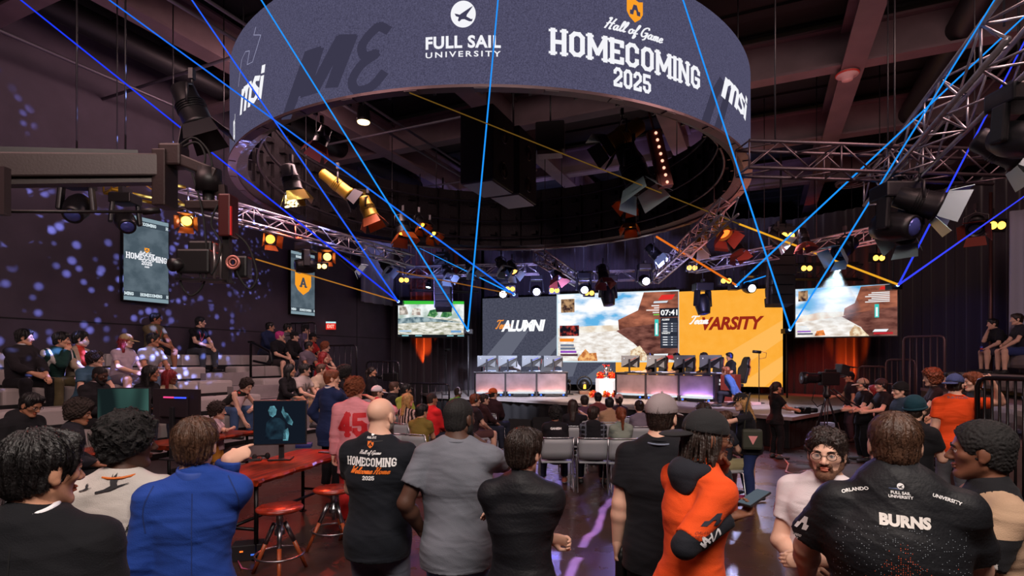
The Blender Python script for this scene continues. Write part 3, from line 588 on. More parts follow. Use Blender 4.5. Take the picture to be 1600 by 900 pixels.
# ------------------------------------------------------------------ lamps
LENS = mat((60, 62, 72), .12, .2); CAN = mat((24, 23, 26), .4, .3, bump=.1)
def basis(d):
    d = Vector(d).normalized(); x = d.cross(Vector((0, 0, 1))); x = x.normalized() if x.length > 1e-3 else Vector((1, 0, 0)); z = x.cross(d)
    return Matrix((x, d, z)).transposed()
def can(name, label, loc, aim, s=1., body=CAN, lit=None, doors=None, ls=6., group=None, L=.42, rad=.13, drop=.3, cat='stage light'):
    """par can or profile spot: clamp, yoke, body, lens and barn doors"""
    s *= .78; r = empty(name, loc, 0, label, cat, group); R = basis(Vector(aim)); c = Vector((0, 0, -drop*s)); f = lambda x, y, z: c+R @ (Vector((x, y, z))*s)
    mb = MB(); mb.box((0, 0, .03), (.05, .07, .12)); mb.cyl((0, 0, .02), (0, 0, -.08*s), .015, n=8); mb.build('clamp', DARK, r)
    mb = MB(); yk = [f(-rad-.035, 0, 0), c+R @ Vector(((-rad-.035)*s, 0, 0))+Vector((0, 0, .16*s)), Vector((0, 0, -.07*s))+R @ Vector(((-rad*.6)*s, 0, 0))*.0, c+R @ Vector(((rad+.035)*s, 0, 0))+Vector((0, 0, .16*s)), f(rad+.035, 0, 0)]
    mb.tube(yk, .014*s, 6); mb.build('yoke', DARK, r)
    RR_ = R @ RX(-math.pi/2)
    mb = MB(); mb.lathe([(rad*.5*s, -L*.55*s), (rad*.8*s, -L*.5*s), (rad*.85*s, -L*.2*s), (rad*.95*s, -L*.15*s), (rad*s, L*.3*s), (rad*1.08*s, L*.32*s), (rad*1.08*s, L*.4*s), (rad*.92*s, L*.4*s), (rad*.9*s, L*.3*s)], c, 18, 0, RR_)
    for k in range(4): mb.lathe([(rad*.98*s, (-.12+k*.05)*L*s), (rad*1.04*s, (-.11+k*.05)*L*s), (rad*.98*s, (-.1+k*.05)*L*s)], c, 18, 0, RR_)
    mb.build('body', body, r)
    mb = MB(); mb.lathe([(.001, L*.33*s), (rad*.55*s, L*.325*s), (rad*.9*s, L*.29*s)][::-1], c, 18, 0, RR_); mb.build('lens', emis(lit, ls) if lit else LENS, r)
    if doors:
        for k in range(4):
            A = R @ RY(k*math.pi/2); y0 = L*.4*s; w_ = rad*.95*s; t = .6
            pts = [Vector((-w_, y0, rad*s)), Vector((w_, y0, rad*s)), Vector((w_*1.25, y0+.16*s, rad*s+.09*s)), Vector((-w_*1.25, y0+.16*s, rad*s+.09*s))]
            mb = MB(); q = [c+A @ p for p in pts]; q2 = [c+A @ (p+Vector((0, 0, .006))) for p in pts]
            mb.add(q+q2, [(3, 2, 1, 0), (4, 5, 6, 7), (0, 1, 5, 4), (1, 2, 6, 5), (2, 3, 7, 6), (3, 0, 4, 7)]); mb.build('barn_door', doors, r)
    return r
def mover(label, loc, aim, s=1., lit=None, ls=12., group=None, col=CAN):
    r = empty('moving_head_light', loc, 0, label, 'stage light', group); R = basis(aim)
    mb = MB(); mb.box((0, 0, -.06*s), (.36*s, .3*s, .16*s), bev=.02*s); mb.build('base', col, r); mb = MB(); mb.box((0, 0, .06*s), (.06, .2, .12)); mb.cyl((0, 0, .1), (0, 0, CEIL-loc.z), .012, n=6); mb.build('clamp', DARK, r)
    yaw = math.atan2(-R.col[1].x, R.col[1].y); Y = RZ(yaw); c = Vector((0, 0, -.42*s))
    for k in (-1, 1): mb = MB(); mb.bar(c+Y @ Vector((k*.2*s, 0, -.04*s)), Y @ Vector((k*.17*s, 0, -.13*s)), .13*s, .06*s, up=Y @ Vector((1, 0, 0)), bev=.02*s); mb.build('yoke_arm', col, r)
    RR_ = R @ RX(-math.pi/2); mb = MB(); mb.lathe([(.02*s, -.22*s), (.12*s, -.2*s), (.15*s, -.1*s), (.155*s, .02*s), (.13*s, .14*s), (.12*s, .2*s), (.1*s, .2*s)], c, 20, 0, RR_); mb.build('head', col, r)
    mb = MB(); mb.lathe([(.11*s, .19*s), (.07*s, .215*s), (.001, .225*s)], c, 20, 0, RR_); mb.build('lens', emis(lit, ls) if lit else mat((70, 80, 150), .08, .3), r); return r
def blinder(label, loc, aim, lit=(255, 190, 70), ls=5., s=1., group=None, n=2):
    r = empty('blinder_light', loc, 0, label, 'stage light', group); R = basis(aim); c = Vector((0, 0, -.22*s))
    mb = MB(); mb.box(c, (.2*s*n*.6+.06, .14*s, .2*s), R, bev=.015); mb.cyl(c, (0, 0, .05), .015, n=6); mb.build('housing', CAN, r)
    for k in range(n):
        mb = MB(); mb.lathe([(.06*s, .07*s), (.055*s, .085*s), (.001, .09*s)], c+R @ Vector(((k-(n-1)/2)*.13*s, 0, 0)), 14, 0, R @ RX(-math.pi/2)); mb.build('lens', emis(lit, ls), r)
    return r
RED_D = mat((120, 52, 42), .5, .3); PALE_D = mat((170, 195, 200), .35, .5); BLK_D = mat((40, 38, 42), .4, .4); ORG_LIT_D = mat((150, 72, 22), .4, .3); GOLD_LIT = mat((150, 120, 30), .4, .5)  # gold and orange: lamp light painted into the dark bodies and doors
AIMC = Vector((0, -.7, -.7))
def toward(px, py, z, tx, ty, tz): return P(tx, ty, tz)-P(px, py, z)
# along the left truss
can('par_light', 'par light glowing orange just right of the camera crane head', P(420, 352, 12.2), (.55, -.65, -.35), 1.2, CAN, (255, 150, 50), ORG_LIT_D, 5)
can('par_light', 'par light glowing orange behind the crane head cables', P(292, 322, 9.6), (.4, -.8, -.45), 1.0, GOLD_LIT, (255, 170, 70), ORG_LIT_D, 6)
can('par_light', 'par light with barn doors in painted orange light right of the A banner top', P(512, 383, 14.2), (.2, -.8, -.3), 1.2, CAN, (255, 170, 80), ORG_LIT_D, 6)
mover('moving head with blue lens overlapping the A banner top', P(478, 382, 12.6), (-.9, -.45, -.1), 1.15)
can('profile_light', 'long black profile spot aimed down at the drape left of the left screen', P(548, 393, 15.0), (.75, .2, -.6), 1.3, CAN, None, PALE_D, L=.6)
can('par_light', 'black spot with pale doors hanging above the left screen corner', P(602, 398, 16.5), (.5, -.3, -.7), 1.4, CAN, None, PALE_D)
blinder('amber pair of bulbs below the left truss beside the A banner', P(503, 402, 13.6), (.2, -1, -.2), (255, 200, 120), 4, 1.)
mover('moving head hanging in front of the nearer portrait screen top', P(196, 306, 7.6), (.5, -.5, -.5), .85)
mover('moving head tinted blue under the crane arm, left of the nearer portrait screen', P(120, 278, 7.6), (.2, -.6, -.6), 1.0)
# inside the ring
can('profile_light', 'barrel spot with painted yellow light inside the ring on the left, uppermost', P(528, 262, 10.8), (.72, .2, -.55), 1.5, GOLD_LIT, None, BLK_D, L=.62, rad=.11)
can('par_light', 'par can with painted yellow light inside the ring, second down the left side', P(575, 300, 11.2), (.35, .0, -.85), 1.5, GOLD_LIT, (255, 150, 50), ORG_LIT_D, 4)
can('par_light', 'par can with doors in painted orange light inside the ring, third down the left side', P(630, 328, 11.8), (.15, -.2, -.9), 1.5, CAN, (255, 150, 50), ORG_LIT_D, 4)
can('par_light', 'small lit par with doors in painted orange light low inside the ring left of centre', P(672, 342, 13.5), (.4, -.3, -.7), 1.2, CAN, (255, 180, 60), ORG_LIT_D, 6)
can('par_light', 'small dim par beside the blue beams low inside the ring', P(655, 330, 13.2), (.4, -.3, -.7), 1.1, CAN, (255, 170, 50), ORG_LIT_D, 4)
can('par_light', 'dark par can hanging high inside the ring at its left end', P(455, 250, 9.4), (.2, .1, -.9), 1.5, CAN, None, GOLD_LIT)
can('profile_light', 'dark spot with orange edge near the ring top left, beside the round house lamp', P(503, 190, 9.2), (-.3, -.2, -.9), 1.2, CAN, None, RED_D)
can('profile_light', 'yellow-topped spot in the cluster inside the ring on the right', P(972, 178, 9.6), (-.7, -.1, -.5), 1.7, GOLD_LIT, None, BLK_D, L=.6)
can('par_light', 'large black spot with pale doors in the cluster inside the ring on the right', P(990, 218, 9.4), (.25, -.25, -.85), 2.2, CAN, None, PALE_D, L=.5)
can('par_light', 'par with doors in painted orange light below the cluster inside the ring', P(986, 280, 10.4), (-.35, -.3, -.8), 1.3, CAN, (255, 150, 40), ORG_LIT_D, 4)
can('par_light', 'par with doors in painted orange light lowest inside the ring right of centre', P(985, 322, 11.4), (-.1, -.3, -.9), 1.2, CAN, (255, 150, 40), ORG_LIT_D, 4)
# over the stage
for px, py, z, ax, s, lb in ((868, 405, 16.4, (.3, -.3, -.9), 1.6, 'black spot with red and pale doors under the ring rim, left'), (942, 408, 16.4, (.1, -.3, -.9), 1.6, 'black spot with red door under the ring rim above the game picture, right one'),
                         (1022, 375, 15.4, (.6, -.2, -.7), 1.5, 'black spot with bright pale doors at the ring rim left of the orange laser'), (1095, 350, 13.6, (-.3, -.2, -.8), 1.6, 'gold-lit spot on the slanting right truss under the ring rim'),
                         (1126, 330, 12.6, (.2, -.5, -.7), 1.7, 'gold par can with red glow right under the ring rim at the right'), (1148, 362, 13.4, (.3, -.3, -.8), 1.5, 'black spot with pale and red doors left of the right speaker column'),
                         (1215, 352, 13.2, (.7, -.2, -.6), 1.3, 'dark spot in front of the right speaker column top'), (1320, 360, 11.4, (-.7, -.2, -.5), 1.6, 'black ribbed spot left of the big moving head on the right truss'),
                         (1255, 352, 12.4, (.1, -.2, -.9), 1.2, 'rust coloured boxy spot between the speaker column and the right truss')):
    can('par_light', lb, P(px, py, z), ax, s, GOLD_LIT if 'gold' in lb else CAN, (255, 90, 30) if 'red glow' in lb else None, RED_D if 'red' in lb or 'rust' in lb else PALE_D, 4)
for px, py, z, lit, lb in ((698, 408, 16.8, None, 'black spot with pale doors left of the left speaker column'), (735, 398, 16.6, None, 'black spot with pale doors right of the left speaker column'), (783, 396, 16.6, None, 'black spot with a white door above the short blue laser end'),
                           (800, 402, 16.6, (255, 160, 70), 'par glowing orange above the alumni panel')):
    can('par_light', lb, P(px, py, z), (.35, -.4, -.7), 1.4, CAN, lit, PALE_D, 5)
WB = (240, 240, 255)
for px, py, z, lb, ls in ((838, 445, 18.4, 'moving head with white glowing lens above the alumni panel right side', 14), (912, 442, 18.2, 'moving head with white glowing lens left of the short level truss end', 14), (1007, 428, 17.8, 'brightest white moving head, above the brown cliff on the game picture', 18),
                      (786, 449, 18.6, 'moving head with white lens beside the laser projector over the alumni panel', 10), (1170, 438, 17.2, 'moving head with round white lens over the orange panel, left of the right speaker column', 14)):
    mover(lb, P(px, py-14, z), (0, -1, -.25), 1.2, WB, ls)
for px, py, z, lb in ((950, 440, 17.6, 'black moving head pointing straight down in front of the game picture'), (1098, 452, 17.0, 'dark orange-edged moving head left of the lasers over the orange panel')):
    mover(lb, P(px, py-8, z), (.1, -.15, -1), 1.5)
for px, py, z, lb in ((1080, 412, 17.2, 'amber lamp at the left end of the truss over the orange panel'), (632, 432, 18.5, 'amber bulb pair above the left game screen'), (705, 432, 19, 'amber bulb pair right of the left speaker column'), (797, 446, 18.6, 'amber bulb pair over the alumni panel left of the white lenses'),
                      (920, 452, 18.2, 'amber bulb pair by the short level truss'), (1133, 432, 17, 'amber bulb pair over the orange panel'), (1228, 358, 13.4, 'amber bulb pair in front of the right speaker column top'), (1258, 412, 16.5, 'amber bulb pair right of the right speaker column'),
                      (1370, 395, 15.5, 'amber bulb pair above the right game screen'), (1552, 338, 11, 'amber bulb pair at the far right near the grey drape'), (866, 448, 18.2, 'amber bulb pair just left of the game picture top')):
    blinder(lb, P(px, py-8, z), (0, -1, -.2), (255, 185, 70), 4, 1.3)
can('follow_spot', 'small white spot with a visible beam over the right game screen', P(1308, 405, 16.2), (-.1, -.3, -.9), 1.0, CAN, (240, 248, 255), None, 16)
can('follow_spot', 'small bluish white spot over the smaller left game screen', P(670, 434, 19.4), (-.1, -.3, -.9), 1.0, CAN, (200, 230, 255), None, 16)
mover('large moving head with round glassy lens hanging on the big right truss', P(1398, 292, 7.8), (.35, -.8, -.2), 1.35)
can('par_light', 'big black par with pale doors on the big right truss, above the large moving head', P(1437, 268, 7.6), (.75, -.35, -.35), 1.8, CAN, None, PALE_D)
can('par_light', 'black par with white doors below the large moving head', P(1420, 318, 8.0), (-.6, -.3, -.6), 1.5, CAN, None, PALE_D)
mover('moving head with purple lens at the right photo edge on the big truss', P(1592, 142, 5.2), (.1, -.8, -.4), 1.1)
can('par_light', 'par with silvery doors at the far right edge below the big truss', P(1565, 180, 5.8), (.7, -.3, -.5), 1.5, CAN, None, PALE_D)
can('par_light', 'dark par high on the left behind the laser beams, with a pale round rim', P(300, 120, 6.4), (.35, .1, -.85), 1.6, CAN, None, BLK_D)
can('par_light', 'dark spot with dull red doors by the far right end of the dark truss', P(1525, 325, 11.), (-.5, -.5, -.5), 1.5, CAN, None, RED_D)
# bits of house lighting
r = empty('house_downlight', P(568, 190, 11.5), 0, 'round warm house downlight glowing high inside the ring', 'ceiling light')
mb = MB(); mb.lathe([(.12, .3), (.14, .05), (.15, 0), (.11, 0)], n=20); mb.build('housing', CAN, r); mb = MB(); mb.lathe([(.13, -.005), (.12, -.03), (.001, -.035)], n=20); mb.build('lens', emis((255, 215, 150), 4), r)
mb = MB(); mb.cyl((0, 0, .3), (0, 0, 1.9), .02, n=8); mb.build('stem', DARK, r)
r = empty('led_bar', P(1022, 205, 9.2), 0, 'long strip light with rows of small lamps hanging at a slant inside the ring', 'stage light'); e = P(1042, 292, 9.0)-P(1022, 205, 9.2); e0 = P(1012, 208, 9.2)-P(1022, 205, 9.2)
mb = MB(); mb.bar((0, 0, 0), e, .2, .12, up=(0, -1, 0), bev=.01); mb.bar(e0, e0+e*.99, .04, .08, up=(0, -1, 0)); mb.build('housing', mat((150, 85, 80), .4, .4), r)
mb = MB()
for k in range(8): p = e*((k+.5)/8); mb.ell(p+Vector((0, -.07, 0)), (.025, .02, .025), 8)
mb.build('lamp', emis((255, 190, 160), 1.5), r); mb = MB(); mb.tube([(0, 0, 0), (-.1, .1, .5), (0, .2, 1.2)], .02, 6); mb.build('bracket', RED_D, r)
r = empty('smoke_detector', P(1324, 114, 11.2), 0, 'round white detector with red ring where two ceiling beams cross', 'detector'); mb = MB(); mb.lathe([(.02, -.16), (.1, -.15), (.11, -.08), (.2, -.06), (.2, 0), (.02, .02)], n=24); mb.build('housing', mat((205, 170, 170), .5), r)
mb = MB(); mb.torus((0, 0, -.03), .2, .02, 24); mb.build('ring', mat((190, 60, 50), .5), r)
mb = MB(); mb.torus((0, 0, 0), .45, .03, 32); mb.torus((0, 0, .02), .3, .03, 32); mb.torus((0, 0, .04), .16, .03, 32); mb.lathe([(.5, .06), (.02, .07)], n=32)
tag(mb.build('ceiling_vent', mat((120, 100, 105), .5), loc=P(1332, 287, 17.5)), 'round ringed air vent on the ceiling left of the big right truss', 'vent')
# ------------------------------------------------------------------ lasers and projectors
def laser(label, a, b, col, w0=.028, w1=.006, s=1.0):
    mb = MB(); a = Vector(a); b = Vector(b); mb.tube([Vector((0, 0, 0)), b-a], [w0, w1], 8); o = mb.build('laser_ray', emis(col, s), loc=a); tag(o, label, 'laser beam'); return o
BL = (35, 95, 255); CY = (30, 150, 255)
SRC = {'a': (622, 471, 19.6), 'b': (731, 516, 19.0), 'c': (803, 460, 18.6), 'd': (1235, 515, 18.2), 'e': (1151, 446, 17.4), 'f': (1404, 445, 15.6)}
for k, px, py, z, col, lb in (('a', 293, -10, 4.5, BL, 'blue beam from the left screen corner to the ceiling, steeper one'), ('a', 20, -10, 4.5, (30, 60, 255), 'thin blue beam from the left screen corner to the top left corner'),
        ('b', 779, -10, 4.5, CY, 'nearly upright blue beam left of centre crossing the ring'), ('b', 402, -10, 4.5, CY, 'blue beam crossing the ring screen left of the ghost letters'),
        ('c', 157, -10, 4.5, (30, 110, 240), 'long blue beam sloping from top left to the alumni panel top'), ('c', 656, 388, 15, CY, 'short blue beam ending under the ring above the alumni panel'),
        ('d', 1064, -10, 4.5, CY, 'blue beam crossing the ring right of HOMECOMING'), ('d', 1560, -10, 4.5, CY, 'blue beam rising right from the orange panel corner'),
        ('e', 1612, 15, 4.5, CY, 'blue beam from above the orange panel along the big right truss'), ('e', 1240, 417, 16.4, CY, 'short blue beam running to the right speaker column'),
        ('f', 1606, 55, 4.5, (50, 70, 255), 'violet blue beam rising steeply from the right screen corner'), ('f', 1610, 300, 6, (60, 70, 255), 'violet blue beam from the right screen corner to the right photo edge')):
    laser(lb, P(*SRC[k]), P(px, py, z), col)
GD = (200, 130, 40)
for k, px, py, z, col, lb, w0, w1 in (('f', 1155, 350, 12, (235, 165, 40), 'gold beam from the right screen corner towards the ring', .03, .02), ('e', 1026, 370, 13, (225, 110, 30), 'orange beam from above the orange panel to the ring rim', .03, .025),
        ('a', 400, 405, 11, (170, 110, 40), 'faint orange beam from the left screen corner past the A banner', .02, .014), ('c', 620, 424, 14, (130, 80, 30), 'faint orange beam left of the alumni panel top', .02, .014)):
    laser(lb, P(*SRC[k]), P(px, py, z), col, w0, w1)
laser('faint gold beam passing under the ring from upper left', P(1155, 350, 12), P(640, 145, 5.5), (95, 68, 22), .012, .006)
for k, lb in zip('abcdef', ('laser projector at the top left corner of the smaller left screen', 'laser projector on a stand left of the alumni panel', 'laser projector above the alumni panel', 'laser projector right of the orange panel', 'laser projector above the orange panel', 'laser projector at the top right corner of the right screen')):
    p = P(*SRC[k]); r = empty('laser_projector', p+Vector((0, .12, 0)), 0, lb, 'laser projector'); mb = MB(); mb.box((0, .08, -.04), (.3, .3, .16), bev=.01); mb.build('housing', CAN, r)
    mb = MB(); mb.ell((0, -.09, 0), (.05, .03, .05), 10); mb.build('aperture', emis((150, 190, 255), 3), r); mb = MB()
    if k in 'bd': mb.cyl((0, .1, -.1), (0, .1, -p.z+.02), .03, n=8)
    else: mb.cyl((0, .1, .04), (0, .1, 6.2-p.z), .015, n=8)
    mb.build('mount', DARK, r)
# visible beams of the two white spots: thin haze lit by the lamp, as a faint glowing cone
def beam(label, a, b, r1, col, dens):
    m = bpy.data.materials.new('haze'); m.use_nodes = True; nt = m.node_tree; nt.nodes.clear(); e = nt.nodes.new('ShaderNodeVolumePrincipled')
    e.inputs['Color'].default_value = lin(col)+(1,); e.inputs['Density'].default_value = dens; e.inputs['Anisotropy'].default_value = 0.2
    o_ = nt.nodes.new('ShaderNodeOutputMaterial'); nt.links.new(e.outputs[0], o_.inputs['Volume'])
    mb = MB(); mb.tube([Vector((0, 0, 0)), Vector(b)-Vector(a)], [.06, r1], 20); o = mb.build('haze_cone', m, loc=a); tag(o, label, 'light beam')
    spot('beam_lamp', Vector(a)+(Vector(a)-Vector(b)).normalized()*.02, b, 500, (220, 235, 255), 2*math.degrees(math.atan(r1/(Vector(b)-Vector(a)).length)), .4, .02); return o
beam('soft white cone of light over the right game screen', P(1308, 421, 16.0), P(1298, 486, 15.3), .75, (220, 235, 245), .35)
# ------------------------------------------------------------------ speakers
SPK = mat((22, 21, 24), .6, bump=.3, bscale=120)
def line_array(label, px, z, ytop, seg, hseg, wdt, curve, m):
    p = P(px, ytop, z); r = empty('line_array_speaker', p, 0, label, 'speaker'); y = 0; zz = 0; ang = 0
    mb = MB(); mb.cyl((0, 0, 0), (0, 0, 7.8-p.z), .03, n=8); mb.box((0, 0, -.02), (wdt*.8, .3, .06)); mb.build('fly_frame', DARK, r)
    for k in range(seg):
        ang += curve*k; R = RX(-ang); mb = MB(); mb.box((0, y, zz-hseg/2-.06), (wdt, .45, hseg*.93), R, bev=.015); mb.build('cabinet', m, r)
        y += math.sin(ang)*hseg; zz -= hseg*math.cos(ang)
    mb = MB(); 
    for s in (-1, 1): mb.bar((s*(wdt/2+.012), -.05, -.05), (s*(wdt/2+.012), y-.05, zz), .02, .08, up=(1, 0, 0))
    mb.build('side_rail', mat((110, 105, 125), .5, .3), r)
    return r
line_array('tall black speaker column hanging at the right edge of the orange panel', 1220, 15.2, 352, 8, .27, .62, .006, SPK)
line_array('slim speaker column hanging over the smaller left game screen', 692, 17.6, 395, 8, .22, .5, .012, SPK)
for px, z, py, lb in ((762, 9.6, 270, 'big black speaker cabinet hanging inside the ring, front one'), (802, 10.6, 292, 'big black speaker cabinet hanging inside the ring, rear one')):
    p = P(px, py, z); r = empty('hanging_speaker', p, math.radians(-24), lb, 'speaker'); mb = MB()
    mb.box((0, 0, .35), (.62, .85, 1.25), bev=.02); mb.build('cabinet', SPK, r); mb = MB(); mb.box((0, 0, -.285), (.56, .8, .02)); mb.build('base_plate', mat((120, 110, 115), .5, .3), r)
    for zz in (.0, .6):
        mb = MB(); mb.torus((.315, 0, zz), .13, .015, 20, 6, RY(math.pi/2)); mb.lathe([(.12, 0), (.03, -.04), (.001, -.05)], (.312, 0, zz), 16, 0, RY(math.pi/2)); mb.build('driver', mat((50, 40, 42), .5), r)
    mb = MB(); mb.cyl((0, 0, .97), (0, 0, 7.8-p.z), .02, n=6); mb.build('hanger_pole', DARK, r)
p = P(860, 238, 11.5); r = empty('hanging_speaker', p, math.radians(-10), 'small dark box hanging in the middle of the ring right of the big speakers', 'speaker'); mb = MB(); mb.box((0, 0, .3), (.6, .3, .6), bev=.03); mb.build('cabinet', SPK, r)
mb = MB(); mb.box((0, -.05, -.06), (.5, .3, .08)); mb.build('grille', mat((110, 95, 95), .5), r); mb = MB(); mb.cyl((0, 0, .6), (0, 0, 7.8-p.z), .02, n=6); mb.build('hanger_pole', DARK, r)
# ------------------------------------------------------------------ camera crane
cr = empty('camera_crane', (0, 0, 0), 0, 'long dark camera crane arm reaching in from the left edge with a remote head', 'camera crane')
CRM = mat((42, 29, 29), .45, .3, bump=.1); CRD = mat((26, 22, 24), .45, .3)
A0 = P(-120, 262, 4.3); A1 = P(252, 262, 5.0)
mb = MB(); mb.bar(A0, A1, .2, .2, bev=.015); mb.bar(A0-Vector((0, 0, .13)), A1-Vector((0, 0, .12)), .12, .05); mb.build('boom_arm', CRM, cr)
mb = MB(); mb.bar(A0+Vector((0, 0, .12)), A1+Vector((-.2, 0, .1)), .16, .07); mb.build('top_rail', CRD, cr)
mb = MB(); mb.tube([P(-100, 330, 4.2), P(222, 331, 4.85)], .014, 8); mb.tube([P(222, 331, 4.85), P(250, 328, 4.92)], [.03, .03], 10); mb.build('leveling_rod', CRD, cr)
mb = MB(); mb.bar(P(4, 262, 4.3), P(4, 336, 4.3), .08, .06); mb.build('rod_plate', mat((50, 40, 42), .4), cr)
mb = MB(); mb.bar(P(258, 238, 5.0), P(258, 325, 5.0), .12, .2, up=(0, 1, 0), bev=.01); mb.box(P(272, 245, 5.), (.2, .16, .2), bev=.02); mb.build('end_bracket', CRM, cr)
mb = MB(); mb.bar(P(266, 245, 5.), P(340, 275, 5.05), .16, .1, bev=.015); mb.build('knuckle', CRM, cr)
mb = MB(); mb.cyl(P(326, 265, 5.05), P(326, 300, 5.05), .11, n=20); mb.cyl(P(326, 300, 5.05), P(326, 330, 5.05), .05, n=12); mb.build('pan_motor', CRD, cr)
mb = MB(); mb.box(P(325, 322, 5.05), (.36, .12, .08), bev=.01); mb.bar(P(346, 290, 5.05), P(349, 320, 5.05), .06, .08); mb.build('pan_plate', CRM, cr)
mb = MB(); mb.bar(P(357, 306, 5.02), P(357, 372, 5.02), .11, .16, up=(0, 1, 0), bev=.015); mb.build('side_arm', mat((70, 26, 26), .4, .3), cr)
mb = MB(); mb.bar(P(355, 370, 5.02), P(355, 442, 5.02), .06, .06, up=(0, 1, 0)); mb.bar(P(285, 438, 5.05), P(357, 440, 5.02), .2, .02); mb.build('tilt_cradle', CRD, cr)
mb = MB(); mb.torus(P(364, 410, 4.95), .055, .012, 24, 8, RX(math.pi/2)); mb.torus(P(364, 410, 4.95), .03, .008, 20, 6, RX(math.pi/2)); mb.build('tilt_wheel', mat((190, 120, 110), .4, .4), cr)
mb = MB(); mb.box(P(315, 412, 5.1), (.3, .3, .22), bev=.02); mb.cyl(P(285, 413, 5.0), P(268, 414, 4.9), .06, n=14); mb.box(P(318, 390, 5.1), (.22, .14, .14), bev=.02); mb.build('camera_body', mat((20, 18, 20), .4), cr); mb = MB(); mb.box(P(380, 418, 5.05), (.12, .12, .2), bev=.02); mb.build('counterweight', mat((20, 18, 20), .4), cr)
mb = MB()
for x in (335, 345): mb.cyl(P(x, 380, 5.0), P(x, 435, 5.0), .012, n=8)
mb.build('rod', mat((160, 150, 150), .3, .8), cr); mb = MB()
for pts in ([(266, 240), (300, 215), (325, 235), (332, 262)], [(270, 238), (305, 222), (320, 240), (318, 262)], [(300, 270), (318, 340), (322, 430), (300, 462), (282, 440), (290, 400)], [(340, 320), (330, 350), (345, 380), (340, 410), (330, 430)], [(368, 365), (388, 385), (402, 430), (390, 452), (372, 430), (370, 420)], [(297, 400), (310, 420), (315, 440)]):
    mb.tube([P(x, y, 4.98) for x, y in [p for p in smooth_line(pts, 5)]], .009, 6)
mb.build('cable', RUBBER, cr)
mb = MB(); mb.box(P(361, 345, 4.95), (.012, .02, .26)); mb.build('red_lettering_strip', mat((200, 25, 25), .5), cr)
# ------------------------------------------------------------------ patterned lamps: blue dots on the left wall, violet streaks on the floor
def gobo(name, loc, target, power, color, size, kind, roll=0., scale=14.):
    o = spot(name, loc, target, power, color, size, .25, .02); o.rotation_euler.rotate_axis('Z', roll); l = o.data; l.use_nodes = True; nt = l.node_tree
    em = nt.nodes['Emission']; tc = nt.nodes.new('ShaderNodeTexCoord'); sp = nt.nodes.new('ShaderNodeSeparateXYZ'); nt.links.new(tc.outputs['Normal'], sp.inputs[0])
    def M(op, a, b=None):
        n = nt.nodes.new('ShaderNodeMath'); n.operation = op
        for i, v in enumerate((a, b)):
            if v is None: continue
            if isinstance(v, (int, float)): n.inputs[i].default_value = v
            else: nt.links.new(v, n.inputs[i])
        return n.outputs[0]
    x = M('DIVIDE', sp.outputs[0], sp.outputs[2]); y = M('DIVIDE', sp.outputs[1], sp.outputs[2])
    cb = nt.nodes.new('ShaderNodeCombineXYZ'); nt.links.new(x, cb.inputs[0]); nt.links.new(y, cb.inputs[1])
    if kind == 'dots':
        v = nt.nodes.new('ShaderNodeTexVoronoi'); v.inputs['Scale'].default_value = scale; nt.links.new(cb.outputs[0], v.inputs['Vector'])
        mr = nt.nodes.new('ShaderNodeMapRange'); mr.inputs[1].default_value = .38; mr.inputs[2].default_value = .18; nt.links.new(v.outputs['Distance'], mr.inputs[0])
        n = nt.nodes.new('ShaderNodeTexNoise'); n.inputs['Scale'].default_value = 5; nt.links.new(cb.outputs[0], n.inputs['Vector'])
        n2 = nt.nodes.new('ShaderNodeMapRange'); n2.inputs[1].default_value = .33; n2.inputs[2].default_value = .62; nt.links.new(n.outputs['Fac'], n2.inputs[0])
        s = M('MULTIPLY', mr.outputs[0], n2.outputs[0])
    else:
        n = nt.nodes.new('ShaderNodeTexNoise'); n.inputs['Scale'].default_value = 6; nt.links.new(cb.outputs[0], n.inputs['Vector'])
        wv = M('MULTIPLY', M('SUBTRACT', n.outputs['Fac'], .5), .05)
        d = M('ABSOLUTE', M('ADD', x, wv)); mr = nt.nodes.new('ShaderNodeMapRange'); mr.inputs[1].default_value = .012; mr.inputs[2].default_value = .007; nt.links.new(d, mr.inputs[0])
        g = M('GREATER_THAN', M('ABSOLUTE', M('SUBTRACT', y, .12)), .03)
        s = M('MULTIPLY', mr.outputs[0], g)
    nt.links.new(s, em.inputs['Strength']); return o
for k, (px, py) in enumerate(((70, 400), (330, 420))):
    gobo('dot_projector', P(500, 330, 9.0) if k == 0 else P(560, 350, 12), wall_pt(px, py), 13000 if k == 0 else 5500, (140, 155, 250), 78 if k == 0 else 44, 'dots', .3*k, 24 if k == 0 else 36)
gobo('dot_projector', P(480, 300, 8.5), (-9.0, 8.0, 8.4), 9000, (130, 160, 255), 48, 'dots', .5, 18)
ang = math.atan2(-.82, 2.55)
gobo('streak_projector', (.9, 6.3, 5.0), (.9, 6.3, 0), 26000, (150, 140, 255), 40, 'streak', ang)
